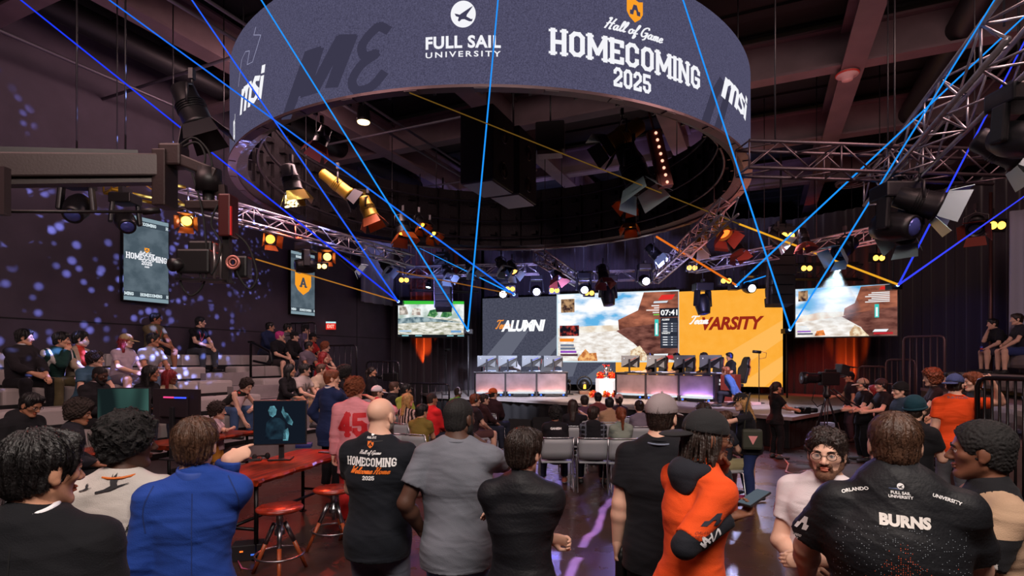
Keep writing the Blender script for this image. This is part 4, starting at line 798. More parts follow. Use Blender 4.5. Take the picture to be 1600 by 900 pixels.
# ------------------------------------------------------------------ left bleachers
SEAT = [2.12-.28*k for k in range(8)]; NT = 5; DK = [.65+.85*k for k in range(8)]
def wl(t, dist, z): return NL*(DW-dist)+U*t+Vector((0, 0, z))
bl = empty('bleacher', (0, 0, 0), 0, 'stepped grey bleacher with padded benches along the left wall', 'bleacher')
TM = mat((150, 140, 142), .55, var=.2, vscale=3); EDGE = mat((14, 13, 15), .6); CUS = mat((168, 158, 156), .6, bump=.12, bscale=40)
T1 = [11.8, 11.8, 11.8, 11.8, 11.8, 8.15, 8.15]
for k in range(NT):
    tz = max(.04, SEAT[k]-.42); d0 = DK[k]-.45 if k else 0; d1 = DK[k+1]-.45
    mb = MB(); mb.bar(wl(-7, (d0+d1)/2, tz/2), wl(T1[k], (d0+d1)/2, tz/2), d1-d0, tz); mb.build('tread', TM, bl)
    mb = MB(); mb.bar(wl(-7, DK[k]+.005, tz+.1), wl(T1[k], DK[k]+.005, tz+.1), .012, .14); mb.bar(wl(-7, d1+.008, tz-.04), wl(T1[k], d1+.008, tz-.04), .014, .07); mb.build('edge_strip', EDGE, bl)
mb = MB(); mb.box((0, 0, 0), (.45, .79, .3), bev=.05)
cmesh = mb.build('seat_cushion', CUS, bl); yaw = math.atan2(-U.x, U.y); first = True
for k in range(NT):
    t = -4.4 if k < 4 else -2.0
    if k > 4: t = .4
    while t+.8 < T1[k]+.02:
        mid = t+.4
        if not (1 <= k and 8.2 < mid < 9.5):
            o = cmesh if first else cmesh.copy()
            if not first: COL.objects.link(o); o.parent = bl
            first = False; o.location = wl(mid, DK[k]-.225, SEAT[k]-.15); o.rotation_euler = (0, 0, yaw)
        t += .8
mb = MB()
for k in range(1, 5): mb.bar(wl(8.25, DK[k]-.02, SEAT[k]-.28), wl(9.45, DK[k]-.02, SEAT[k]-.28), .42, .28)
mb.build('aisle_step', TM, bl)
def railpts(p, r, m=mat((16, 15, 17), .3, .4), name='handrail', label='', cat='handrail'):
    p0 = Vector(p[0]); o = empty(name, p0, 0, label, cat); mb = MB(); q = []
    pts = [Vector(a)-p0 for a in p]
    for i, a in enumerate(pts):
        if 0 < i < len(pts)-1:
            b = a+(pts[i-1]-a).normalized()*.09; c = a+(pts[i+1]-a).normalized()*.09
            q += [b*(1-t)**2+a*2*t*(1-t)+c*t*t for t in (0, .33, .66, 1)]
        else: q.append(a)
    mb.tube(q, r, 8); mb.build('tube', m, o); mb = MB(); mb.lathe([(.08, .0), (.08, .015), (.03, .02)], (0, 0, 0), 14); mb.build('foot_plate', m, o); return o
def aisle_rail(t, k, label):
    a = wl(t, DK[k]+.2, SEAT[k]-.42); up = Vector((0, 0, 1)); f = -NL
    railpts([a, a+up*1.0, a+up*1.0+f*.02+U*.0, a+f*.65+up*.75, a+f*.7+up*.45, a+f*.1+up*.55], .03, label=label)
aisle_rail(9.4, 1, 'black looped handrail in the bleacher aisle left of the seated group'); aisle_rail(9.6, 3, 'lower black looped handrail in front of the seated group on the left bleacher')
def guard(label, a, b, h, bars, m=mat((20, 18, 21), .35, .5), r=.025):
    a = Vector(a); b = Vector(b); o = empty('guard_railing', a, 0, label, 'railing'); e = b-a; mb = MB(); up = Vector((0, 0, h)); n = e.normalized()
    mb.tube([(0, 0, 0), up-Vector((0, 0, .1)), up-Vector((0, 0, .03))+n*.03, up+n*.1, e+up-n*.1, e+up-Vector((0, 0, .03))-n*.03, e+up-Vector((0, 0, .1)), e], r, 8); mb.build('frame', m, o)
    mb = MB(); mb.cyl(Vector((0, 0, .12)), e+Vector((0, 0, .12)), r*.8, n=8); mb.build('bottom_rail', m, o)
    for i in range(1, bars):
        mb = MB(); p = e*(i/bars); mb.cyl(p+Vector((0, 0, .12)), p+up, r*.5, n=6); mb.build('baluster', m, o)
    return o
RAILB = mat((70, 66, 74), .25, .8)
guard('black railing at the top end of the left bleacher by the dark doorway', wl(11.9, .3, 1.7), wl(11.9, 1.3, 1.7), 1.35, 4, RAILB)
guard('second black railing stepping down past the left bleacher end', wl(12.1, 1.4, 1.15), wl(12.1, 2.6, 1.15), 1.25, 6, RAILB)
guard('third black railing stepping down past the left bleacher end', wl(12.4, 2.7, .75), wl(12.4, 3.8, .75), 1.2, 6, RAILB)
guard('lowest black railing at the foot of the left bleacher end', wl(12.7, 3.9, 0), wl(12.7, 5.2, 0), 1.35, 6, RAILB)
mb = MB()
for k, (d0, d1, h) in enumerate(((.2, 1.3, 1.7), (1.3, 2.6, 1.15), (2.6, 3.8, .75))): mb.bar(wl(11.85, (d0+d1)/2, h/2), wl(13.0, (d0+d1)/2, h/2), d1-d0, h)
tag(mb.build('stair_landing', DARK), kind='structure')
# ------------------------------------------------------------------ right bleachers
def wr(u, v, z): return uv(u, v, z)
br = empty('bleacher', (0, 0, 0), 0, 'stepped bleacher with rounded grey cushions along the right side', 'bleacher')
RS = [2.1, 1.7, 1.3, .9]; RV = [5.0, 4.15, 3.3, 2.45]; RU = [17.4, 17.4, 11.9, 11.9]
for k in range(4):
    tz = RS[k]-.42; mb = MB(); v1 = RV[k]+.45 if k else RV[k]+1.2; v0 = RV[k+1]+.45 if k < 3 else RV[k]-.4
    mb.bar(wr(9.2, (v0+v1)/2, tz/2), wr(RU[k], (v0+v1)/2, tz/2), v1-v0, tz); mb.build('tread', mat((96, 74, 72), .6, var=.3), br)
    mb = MB(); mb.bar(wr(9.2, v0-.008, tz-.04), wr(RU[k], v0-.008, tz-.04), .014, .07); mb.build('edge_strip', mat((150, 120, 140), .4), br)
    for j in range(int((RU[k]-9.2)/.92)):
        mb = MB(); c = wr(9.7+j*.92, RV[k]+.22, RS[k]-.15); mb.box((0, 0, 0), (.5, .9, .3), bev=.09); o = mb.build('seat_cushion', mat((128, 118, 118), .6, bump=.1), br, c, (0, 0, yaw))
guard('black railing with thin bars at the right edge, held by the man in orange', P(1527, 562, 6.7)-Vector((0, 0, 2.0)), Vector((P(1640, 562, 6.0).x, 6.0, 0)), 1.78, 9, mat((22, 20, 22), .35, .4), .028)
guard('tall dark railing before the right curtain', P(1412, 562, 14.6)-Vector((0, 0, 2.0)), P(1476, 562, 13.8)-Vector((0, 0, 2)), 2.6, 6, mat((120, 92, 96), .35, .5), .03)  # reddish light on this and the next two railings is in their colour
guard('lower dark railing before the right curtain, left of the tall one', P(1385, 562, 15.4)-Vector((0, 0, 2.0)), P(1430, 562, 14.9)-Vector((0, 0, 2)), 2.0, 5, mat((110, 80, 82), .35, .5), .03)
guard('shortest dark railing beside the orange lit curtain on the right', P(1342, 562, 16.4)-Vector((0, 0, 2.0)), P(1385, 562, 15.8)-Vector((0, 0, 2)), 1.8, 5, mat((110, 72, 70), .35, .5), .03)
mb = MB(); a = P(1548, 562, 13.2); mb.cyl((a.x, a.y, 0), (a.x, a.y, 6), .035, n=8); tag(mb.build('pipe_post', mat((90, 55, 52), .4, .5)), 'thin upright reddish pipe before the right curtain', 'pipe')
# ------------------------------------------------------------------ tables, stools, chairs
WOOD = mat((176, 62, 26), .28, var=.6, vscale=3.5, col2=(96, 28, 14), bump=.15, bscale=18, spec=.6)
nt = WOOD.node_tree
for n in nt.nodes:
    if n.type == 'TEX_NOISE':
        mp = nt.nodes.new('ShaderNodeMapping'); mp.inputs['Scale'].default_value = (6, .8, 3); src = n.inputs['Vector'].links[0].from_socket; nt.links.new(src, mp.inputs[0]); nt.links.new(mp.outputs[0], n.inputs['Vector'])
IRON = mat((16, 14, 16), .35, .6)
def bar_table(label, fl, fr, w_=.72, h=.81):
    fl = Vector((fl.x, fl.y, 0)); fr = Vector((fr.x, fr.y, 0)); d = fr-fl; L = d.length; r = empty('live_edge_table', fl, math.atan2(-d.x, d.y), label, 'table')
    mb = MB(); n = 28; vs = []; rr = random.Random(L)
    for i in range(n+1):
        y = L*i/n; e = .012*math.sin(i*.9+L)+.01*math.sin(i*2.3)+rr.uniform(-.006, .006); e2 = .014*math.sin(i*.7+1)+rr.uniform(-.006, .006)
        vs += [(-w_+e2, y, h), (e, y, h), (e+.018, y, h-.025), (e-.01, y, h-.06), (-w_+e2, y, h-.06)]
    fs = []
    for i in range(n):
        for j in range(5): fs.append((i*5+j, i*5+(j+1) % 5, (i+1)*5+(j+1) % 5, (i+1)*5+j))
    fs += [(4, 3, 2, 1, 0), tuple(n*5+j for j in range(5))]; mb.add(vs, fs, 0); mb.build('tabletop', WOOD, r)
    for x in (-.06, -w_+.06):
        for y in (.08, L-.08):
            mb = MB(); mb.cyl((x, y, .012), (x, y, h-.06), .022, n=10); mb.lathe([(.045, 0), (.045, .012), (.025, .014)], (x, y, 0), 12); mb.lathe([(.05, h-.075), (.05, h-.062), (.03, h-.06)], (x, y, 0), 12); mb.build('leg', IRON, r)
    mb = MB(); mb.cyl((-w_/2, .08, .3), (-w_/2, L-.08, .3), .018, n=8)
    for y in (.08, L-.08): mb.cyl((-w_+.06, y, .3), (-.06, y, .3), .018, n=8)
    mb.build('stretcher', IRON, r); return r
def at_h(px, py, h): return P(px, py, F*(CH-h)/(py-HY))
bar_table('near live-edge wooden bar table holding the lit soldier monitor', at_h(400, 751, .81), at_h(549, 704, .81))
bar_table('far live-edge wooden bar table with monitors seen from behind', at_h(262, 697, .81), at_h(396, 673, .81), .6)
bar_table('live-edge wooden bar table behind the man in the crane sweatshirt', at_h(110, 712, .81), at_h(233, 697, .81), .6)
STW = mat((150, 48, 26), .25, var=.5, vscale=8, col2=(90, 24, 12), spec=.6)
def stool(label, p, rz, h=.64):
    r = empty('bar_stool', (p.x, p.y, 0), rz, label, 'stool'); mb = MB(); mb.lathe([(.02, h-.045), (.17, h-.045), (.205, h-.03), (.21, h-.012), (.195, h), (.02, h-.004)], n=28); mb.build('seat', STW, r)
    mb = MB(); mb.cyl((0, 0, h-.34), (0, 0, h-.04), .016, n=10); mb.lathe([(.06, h-.05), (.03, h-.08), (.03, h-.2), (.045, h-.21), (.045, h-.26), (.02, h-.27)], n=14); mb.build('screw_post', STEEL, r)
    for k in range(3):
        a = 2*math.pi*k/3+.5; d = Vector((math.cos(a), math.sin(a), 0)); tp = d*.055+Vector((0, 0, h-.16)); bt = d*.27; md = tp.lerp(bt, .4); mb = MB(); mb.cyl(tp, md, .022, n=10); l = mb.build('leg', STEEL, r)
        mb = MB(); mb.cyl(md, bt, .02, .017, n=10); mb.build('wooden_leg', mat((150, 70, 35), .4), l)
    mb = MB(); mb.torus((0, 0, .2), .215, .01, 36); mb.build('foot_ring', STEEL, r); return r
p = at_h(437, 791, .64); stool('round wooden swivel stool in front of the near bar table, nearest the camera', p, .4)
p = at_h(521, 762, .64); stool('round wooden swivel stool beside the bald man, left of him', p, 1.0)
p = at_h(563, 757, .64); stool('swivel stool mostly hidden behind the bald man', p, .2)
CHP = mat((158, 163, 168), .5, bump=.06, bscale=90); CHF = mat((170, 172, 176), .25, .9)
def make_chair(label, p, rz, group=None, col=CHP):
    r = empty('stacking_chair', (p.x, p.y, 0), rz, label, 'chair', group)
    mb = MB(); vs = []; fs = []; n = 9
    for i in range(n):
        x = -.23+.46*i/(n-1); cy = -.2-.035*(1-(x/.23)**2)
        for z in (.5, .62, .74, .81): vs.append((x*(1+.05*(z-.5)), cy-(z-.5)*.22, z))
    for i in range(n-1):
        for j in range(3): fs.append((i*4+j, i*4+j+1, i*4+j+5, i*4+j+4))
    mb.add(vs, fs, 0, True); o = mb.build('backrest', col, r); sd = o.modifiers.new('t', 'SOLIDIFY'); sd.thickness = .014
    mb = MB(); mb.box((0, .02, .45), (.46, .44, .035), bev=.015); mb.build('seat', col, r)
    for s in (-1, 1):
        mb = MB(); x = s*.25; mb.tube([(x, -.285, .83), (x, -.21, .5), (x, -.16, .44), (x*1.02, -.27, .02), (x*1.02, .2, .02), (x, .14, .43), (x*.6, .16, .43)], .011, 8); mb.build('leg_frame', CHF, r)
    mb = MB(); mb.tube([(-.25, -.285, .83), (-.15, -.31, .832), (.15, -.31, .832), (.25, -.285, .83)], .011, 8); mb.build('top_rail', CHF, r); mb = MB(); mb.cyl((-.25, .14, .43), (.25, .14, .43), .01, n=6); mb.build('cross_bar', CHF, r); return r
# ------------------------------------------------------------------ screens on the tables
def monitor(label, p, rz, wd=.6, ht=.34, pic=None, base=.81, lift=.12, back=None, name='monitor', tilt=0.):
    r = empty(name, (p.x, p.y, base), rz, label, 'monitor'); zc = lift+ht/2
    mb = MB(); mb.box((0, 0, zc), (wd, .035, ht), RX(tilt), bev=.008); mb.box((0, .03, zc), (wd*.6, .04, ht*.6), RX(tilt), bev=.015); mb.build('housing', back or DARK, r)
    mb = MB(); mb.box((0, .06, (zc)/2), (.06, .04, zc), bev=.01); mb.box((0, .03, .012), (.26, .2, .018), bev=.006); mb.build('stand', DARK, r)
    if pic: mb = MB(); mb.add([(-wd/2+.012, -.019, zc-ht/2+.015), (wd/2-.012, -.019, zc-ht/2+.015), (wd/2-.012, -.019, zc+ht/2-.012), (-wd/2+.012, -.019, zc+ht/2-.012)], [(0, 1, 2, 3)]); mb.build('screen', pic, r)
    return r
p = P(438, 662, 6.55); m1 = monitor('monitor on the near bar table showing a teal soldier in the dark', p, math.radians(10), .6, .53, emis((18, 24, 34)), lift=.18)
SOL = enoise((20, 40, 52), (120, 190, 205), 9, .38, .72)
def soldier(nm, pts, m=SOL): mb = MB(); mb.add([((u-.5)*.57, -.022, .2+.5*v) for u, v in pts], [tuple(range(len(pts)))]); mb.build(nm, m, m1)
soldier('soldier_head', [(.3, .66), (.27, .78), (.31, .88), (.39, .89), (.44, .8), (.42, .68), (.36, .62)]); soldier('soldier_arm', [(.56, .88), (.6, .74), (.66, .7), (.76, .5), (.74, .42), (.66, .46), (.58, .62), (.53, .74)])
soldier('soldier_body', [(.2, .1), (.24, .5), (.34, .62), (.5, .6), (.6, .5), (.62, .1)], enoise((16, 22, 32), (34, 58, 72), 8, .4, .7)); soldier('soldier_leg', [(.56, .06), (.58, .3), (.66, .36), (.68, .22), (.66, .06)])
p = P(194, 640, 6.9); monitor('monitor back with a painted greenish reflection on the table behind the curly-haired man', p, math.radians(6), .62, .4, enoise((20, 30, 31), (62, 98, 91), 1.6, .38, .62, 1., (2.0, 0, .3), 1), lift=.44)  # monitor back; its green reflection is painted as a glowing screen
p = P(276, 645, 6.6); r = monitor('dark curved monitor seen from behind with a red and blue light strip', p, math.radians(162), .72, .42, None, lift=.42, back=mat((40, 30, 36), .4, bump=.05))
mb = MB(); mb.box((-.12, .05, .74), (.17, .03, .018)); mb.build('blue_light_strip', emis((60, 80, 255), 1.5), r); mb = MB(); mb.box((.06, .05, .742), (.15, .03, .018)); mb.build('red_light_strip', emis((230, 70, 130), 1.2), r)
def small(name, label, cat, p, rz, parts):
    r = empty(name, p, rz, label, cat)
    for nm, m, mb in parts: mb.build(nm, m, r)
    return r
tz = .812
q = at_h(383, 720, tz); small('keyboard', 'black keyboard on the near bar table behind the pointing hand', 'keyboard', q, .3, [('case', DARK, MB().box((0, 0, .012), (.36, .13, .02), bev=.006)), ('keys', BLACK, MB().box((0, 0, .026), (.34, .11, .01), bev=.003))])
q = at_h(408, 718, tz); h = MB(); h.torus((0, 0, .03), .075, .012, 24, 8, a0=0, a1=math.pi); e1 = MB(); e1.ell((.075, 0, .035), (.03, .035, .04)); e2 = MB(); e2.ell((-.075, 0, .035), (.03, .035, .04))
small('headset', 'black headset lying on the near bar table before the monitor', 'headphones', q, .8, [('band', RUBBER, h), ('ear_cup', RUBBER, e1), ('ear_cup', RUBBER, e2)])
q = at_h(475, 699, tz); small('game_case', 'blue box lying on the near bar table right of the monitor', 'box', q, .2, [('lid', mat((70, 95, 170), .3), MB().box((0, 0, .045), (.2, .15, .025), bev=.004)), ('tray', mat((40, 60, 130), .4), MB().box((0, 0, .016), (.2, .15, .03), bev=.004))])
q = at_h(508, 707, tz); small('phone', 'phone lying on the near bar table beside the controller', 'phone', q, 1.2, [('body', DARK, MB().box((0, 0, .005), (.08, .16, .01), bev=.003)), ('screen', mat((150, 160, 180), .1), MB().box((0, 0, .0105), (.07, .15, .001)))])
q = at_h(525, 699, tz); c = MB(); c.ell((0, 0, .025), (.06, .035, .022)); c.ell((-.06, -.03, .02), (.025, .05, .02)); c.ell((.06, -.03, .02), (.025, .05, .02)); s = MB(); s.cyl((.02, 0, .04), (.02, 0, .055), .012); s.cyl((-.03, 0.01, .04), (-.03, .01, .055), .012)
small('game_controller', 'pale game controller on the right end of the near bar table', 'controller', q, .6, [('body', mat((190, 170, 140), .4), c), ('thumb_stick', RUBBER, s)])
q = G(388, 872); small('power_box', 'black power box with small lights under the near bar table', 'power strip', q, .3, [('case', DARK, MB().box((0, 0, .08), (.28, .18, .16), bev=.01)), ('indicator', emis((255, 110, 40), 2), MB().box((-.05, -.095, .1), (.03, .006, .012))), ('switch', emis((80, 130, 255), .8), MB().box((.06, -.095, .06), (.05, .006, .015)))])
mb = MB(); pts = [G(395, 870), G(401, 884)+Vector((0, 0, .02)), G(396, 896)+Vector((0, 0, .02)), G(378, 893)+Vector((0, 0, .02)), G(372, 878)]; mb.tube([a+Vector((0, 0, .01)) for a in pts], .008, 6); tag(mb.build('cable', mat((190, 90, 130), .5)), 'pinkish cable curling on the floor by the power box', 'cable')
q = at_h(232, 700, 0); q = Vector((-4.55, 8.2, 0)); small('equipment_case', 'grey flat equipment with knobs under the far bar table', 'equipment', q, -.2, [('case', mat((70, 68, 74), .5), MB().box((0, 0, .22), (.9, .4, .34), bev=.01)), ('panel', mat((110, 110, 118), .4), MB().box((0, -.205, .25), (.8, .01, .2)))])
# ------------------------------------------------------------------ stage desks
DESK = mat((48, 45, 50), .4, .4); FR = mat((150, 132, 138), .32, .55, var=.3, vscale=2.5)
def stage_desk(label, a, b, n, pic, hgt=.86, dep=.75):
    a = Vector((a.x, a.y, ST)); b = Vector((b.x, b.y, ST)); d = b-a; L = d.length; r = empty('gaming_desk', a, math.atan2(d.y, d.x), label, 'desk')
    mb = MB(); mb.box((L/2, dep/2, hgt-.02), (L+.04, dep+.04, .04), bev=.01); mb.build('worktop', DESK, r)
    for k in range(n+1): mb = MB(); x = L*k/n; mb.box((min(max(x, .03), L-.03), .03, hgt/2-.02), (.06, .06, hgt-.04)); mb.build('upright', DESK, r)
    for k in range(n): mb = MB(); mb.box((L*(k+.5)/n, .035, hgt*.57), (L/n-.06, .02, hgt*.72)); mb.build('front_panel', FR, r)
    for x in (.02, L-.02): mb = MB(); mb.box((x, dep/2, hgt/2-.02), (.03, dep, hgt-.04)); mb.build('side_panel', mat((34, 31, 35), .5), r)
    for k in range(n):
        mb = MB(); mb.box((L*(k+.5)/n, .02, .145), (L/n*.86, .12, .06), bev=.015); mb.build('light_bar', emis((225, 232, 240), .95), r)
        mb = MB(); mb.box((L*(k+.5)/n, .0, .06), (L/n*.5, .12, .08), bev=.01); mb.build('floor_fixture', BLACK, r)
        for s in (-.18, .18): mb = MB(); mb.box((L*(k+.5)/n+s*L/n*2, -.065, .07), (.06, .01, .05)); mb.build('blue_lamp', emis((60, 110, 255), 2), r)
        l = bpy.data.lights.new('desk_lamp', 'AREA'); l.shape = 'RECTANGLE'; l.size = L/n*.8; l.size_y = .08; l.energy = pic[k][1]; l.color = lin(pic[k][0]); o = bpy.data.objects.new('desk_lamp', l); COL.objects.link(o); o.parent = r; o.location = (L*(k+.5)/n, -.12, .16); o.rotation_euler = (math.radians(152), 0, 0)
    return r
PK = (255, 175, 150)
dl = stage_desk('three-panel gaming desk on the left half of the stage', P(741, 622, 19.0), P(887, 622, 19.0), 3, [(PK, 6)]*3)
e_r = P(1117, 638, 16.2)
dr = stage_desk('three-panel gaming desk on the right half of the stage', P(961, 624, 18.5), e_r, 3, [(PK, 3), ((255, 175, 190), 6), ((185, 150, 255), 14)])
flatmesh('side_emblem', tf(disc(1, 20), 0, 0, .045), WT, dr, lambda x, y: ((e_r-P(961, 624, 18.5)).xy.length+.006, .36+x, .66+y)); flatmesh('side_emblem', rect(-.07, -.03, .07, .03), emis((190, 190, 195)), dr, lambda x, y: ((e_r-P(961, 624, 18.5)).xy.length+.006, .36+x, .55+y))
def desk_pt(d, x, y, z=.86): M = Matrix.Translation(d.location) @ d.rotation_euler.to_matrix().to_4x4(); return M @ Vector((x, y, z))
LD = (e_r-P(961, 624, 18.5)).xy.length; LE = 146/F*19.0
c_side = small('end_cabinet', 'cabinet in painted rust light standing at the right end of the right gaming desk', 'cabinet', Vector((desk_pt(dr, LD+.25, .55).x, desk_pt(dr, LD+.25, .55).y, ST)), dr.rotation_euler.z, [('body', mat((120, 46, 34), .5), MB().box((0, 0, .42), (.42, .5, .84), bev=.01)), ('emblem', emis((200, 170, 170)), MB().box((.0, -.253, .66), (.06, .004, .09)))])  # rust light is put into the cabinet body colour
MBK = mat((140, 146, 154), .35, .4)
def gaming_monitor(label, d, x, rz, tilt=.0):
    p = desk_pt(d, x, .34); r = empty('gaming_monitor', p, d.rotation_euler.z+rz, label, 'monitor'); r.scale = (1.08, 1.1, 1.1)
    mb = MB(); mb.box((0, .02, .33), (.62, .03, .36), RX(-.06), bev=.01); mb.add([(-.3, 0, .5), (.3, 0, .5), (.3, -.03, .42), (-.3, -.03, .26)], [(0, 1, 2, 3)]); mb.build('housing', DARK, r)
    mb = MB(); vs = [(-.31, .0, .15), (-.31, .0, .51), (.31, .0, .51), (.31, .0, .46)]; vs2 = [(a*.98, -.03, c) for a, b, c in vs]; mb.add(vs+vs2, [(0, 1, 2, 3), (7, 6, 5, 4), (0, 4, 5, 1), (1, 5, 6, 2), (2, 6, 7, 3), (3, 7, 4, 0)]); mb.build('back_shell', MBK, r)
    mb = MB(); mb.box((0, -.05, .2), (.055, .03, .4), bev=.008); mb.box((0, -.02, .01), (.26, .22, .02), bev=.006); mb.build('stand', mat((60, 62, 68), .35, .5), r)
    mb = MB(); mb.add([(.1, -.035, .2), (.27, -.035, .14), (.27, -.035, .34)], [(0, 1, 2)]); mb.build('emblem', mat((150, 155, 160), .3, .5), r); mb = MB(); mb.bar((.02, -.035, .36), (.22, -.035, .44), .01, .012); mb.build('light_strip', emis((90, 90, 255) if d is dl else (200, 90, 60), 1.2), r)
    mb = MB(); mb.ell((-.2, -.035, .42), (.018, .006, .018), 10); mb.build('badge', emis((230, 230, 240)), r); return r
for d, L, xs, nm in ((dl, LE, (.42, 1.15, 1.98, 2.75), 'left'), (dr, LD, (.38, 1.34, 2.3, 3.12), 'right')):
    for k, x in enumerate(xs): gaming_monitor('%s gaming monitor from the left on the %s stage desk, seen from behind' % (('first', 'second', 'third', 'fourth')[k], nm), d, x, 0)
    for k, x in enumerate(xs):
        p = desk_pt(d, x+.12, .52, .862); small('keyboard', '%s keyboard from the left, lit pale, behind the monitors on the %s stage desk' % (('first', 'second', 'third', 'fourth')[k], nm), 'keyboard', p, d.rotation_euler.z, [('case', mat((200, 210, 225), .4), MB().box((0, 0, .015), (.4, .14, .03), bev=.006)), ('keys', mat((90, 120, 200), .4), MB().box((0, 0, .034), (.38, .12, .01)))])
def gaming_chair(label, p, rz, col, trim):
    r = empty('gaming_chair', (p.x, p.y, ST), rz, label, 'chair'); mb = MB(); mb.box((0, .0, .5), (.5, .5, .1), bev=.04); mb.build('seat', col, r)
    mb = MB(); ol = [(-.24, .55), (-.27, .8), (-.3, 1.02), (-.2, 1.12), (-.17, 1.3), (-.1, 1.37), (.1, 1.37), (.17, 1.3), (.2, 1.12), (.3, 1.02), (.27, .8), (.24, .55)]
    vs = [(x, -.22-(z-.5)*.2-.05*(1-abs(x)/.3), z) for x, z in ol]; vs2 = [(x, y-.1, z) for x, y, z in vs]; n = len(ol); mb.add(vs+vs2, [tuple(range(n-1, -1, -1)), tuple(range(n, 2*n))]+[(i, (i+1) % n, (i+1) % n+n, i+n) for i in range(n)]); o = mb.build('backrest', col, r); bv = o.modifiers.new('b', 'BEVEL'); bv.width = .03; bv.segments = 2
    for s in (-1, 1): mb = MB(); mb.tube([(s*.27, -.39-.3*.0, .8), (s*.3, -.43, 1.02), (s*.2, -.45, 1.12), (s*.17, -.49, 1.3)], .016, 6); mb.build('trim', trim, r)
    mb = MB(); mb.cyl((0, 0, .12), (0, 0, .46), .035, n=10)
    for k in range(5): a = 2*math.pi*k/5; mb.bar((0, 0, .12), (.3*math.cos(a), .3*math.sin(a), .06), .05, .035); mb.ell((.3*math.cos(a), .3*math.sin(a), .035), (.03, .03, .035), 8)
    mb.build('swivel_base', DARK, r)
    flatmesh('emblem', tf(APEX, 0, .8, .3), WT, r, lambda x, y: (x, -.22-.1-.06-(y-.5)*.2, y))
    for s in (-1, 1): mb = MB(); mb.tube([(s*.27, -.05, .45), (s*.31, -.05, .66), (s*.31, .12, .68), (s*.31, -.15, .68)], .022, 6); mb.build('armrest', DARK, r)
    return r
# podium, trophy, pompoms and stage odds and ends
p = P(947, 616, 19.2); POD = Vector((p.x, p.y, ST))
small('podium', 'bright white square podium in the middle of the stage', 'podium', POD, .1, [('body', mat((240, 238, 240), .5, emit=.75, ecol=(255, 250, 250)), MB().box((0, 0, .31), (.62, .5, .62), bev=.008)), ('plinth', WHITE, MB().box((0, 0, .02), (.66, .54, .04)))])  # strong light on the podium is put in as glow of its body
t1 = MB(); t1.lathe([(.1, .0), (.1, .06), (.03, .09), (.02, .17), (.06, .2), (.1, .28), (.12, .42), (.105, .42), (.05, .24), (.001, .22)], n=24); t2 = MB()
for s in (-1, 1): t2.tube([(s*.1, 0, .38), (s*.17, 0, .36), (s*.15, 0, .26), (s*.07, 0, .22)], .012, 6)
t3 = MB(); rr = random.Random(3)
for k in range(20): a = rr.uniform(0, 6.28); t3.tube([(0, 0, .4), (.06*math.cos(a), .06*math.sin(a), .47), (.13*math.cos(a), .13*math.sin(a), .44+rr.uniform(-.05, .06))], .01, 5)
small('trophy', 'silver trophy cup with red ribbons on the white podium', 'trophy', POD+Vector((0, 0, .622)), 0, [('cup', mat((215, 220, 230), .15, .9), t1), ('handle', mat((215, 220, 230), .15, .9), t2), ('ribbon', mat((210, 50, 40), .5), t3)])
def pompom(label, p, r_):
    m = mat((214, 50, 26), .5, emit=0); mb = MB(); mb2 = MB(); rr = random.Random(p.x*10+p.z)
    for k in range(90):
        d = Vector((rr.gauss(0, 1), rr.gauss(0, 1), rr.gauss(0, 1))).normalized(); t = d.orthogonal().normalized()*.02; e = d*r_*rr.uniform(.8, 1.1)+Vector((0, 0, -.03)); (mb if k % 4 else mb2).add([-t, t, e+t, e-t], [(0, 1, 2, 3)])
    r = empty('pompom', p, 0, label, 'pompom'); mb.ell((0, 0, 0), (r_*.45,)*3, 10); mb.build('red_strands', m, r); mb2.build('gold_strands', mat((245, 170, 60), .4), r)
for px, dz, dx, lb in ((0, .76, -.19, 'red pompom on the white podium left of the trophy'), (0, .76, .21, 'red pompom on the white podium right of the trophy'), (0, .12, -.5, 'red pompom on the stage floor left of the podium'), (0, .12, -.05, 'red pompom on the stage floor before the podium, middle one'), (0, .12, .26, 'red pompom on the stage floor before the podium, right one')):
    pompom(lb, POD+Vector((dx, -.38 if dz < .5 else 0, dz)), .15)
p = P(913, 604, 20.6); c1 = MB(); c1.box((0, 0, .06), (.4, .4, .12), bev=.02); c2 = MB(); c2.torus((0, 0, .38), .27, .03, 28, 8, RX(math.pi/2)); c2.ell((0, .02, .36), (.2, .16, .2)); c3 = MB(); c3.cyl((0, -.1, .2), (0, -.1, .36), .05)
small('stage_floor_lamp', 'round amber floor lamp on the stage between the two desks', 'stage light', Vector((p.x, p.y, ST)), 0, [('base', mat((120, 80, 60), .5), c1), ('head', CAN, c2), ('lens', emis((255, 180, 60), 3), c3)])
p = P(889, 600, 20.2); c1 = MB(); c1.tube([(0, 0, 0), (.05, 0, .3), (.0, 0, .5)], .03, 8); c1.box((0, 0, .02), (.3, .3, .04)); c2 = MB(); c2.ell((0, 0, .5), (.07, .1, .07)); small('uplight', 'small dark lamp on the stage at the right end of the left desk', 'stage light', Vector((p.x, p.y, ST)), 0, [('stem', CAN, c1), ('head', CAN, c2)])
def mic_stand(label, p, h, flip):
    s = MB(); s.cyl((0, 0, .02), (0, 0, h), .013, n=8); b = MB(); b.lathe([(.16, 0), (.16, .015), (.03, .03)], n=20); m_ = MB(); m_.tube([(-.05*flip, 0, h), (.18*flip, 0, h+.02)], .045, 10); k = MB(); k.tube([(-.05*flip, 0, h+.02), (-.22*flip, 0, h-.02), (-.2*flip, 0, h-.16), (0, 0, h-.2)], .008, 6)
    return small('microphone_stand', label, 'microphone stand', p, 0, [('pole', DARK, s), ('base', DARK, b), ('microphone', CAN, m_), ('cable', mat((160, 70, 60), .5) if flip < 0 else RUBBER, k)])
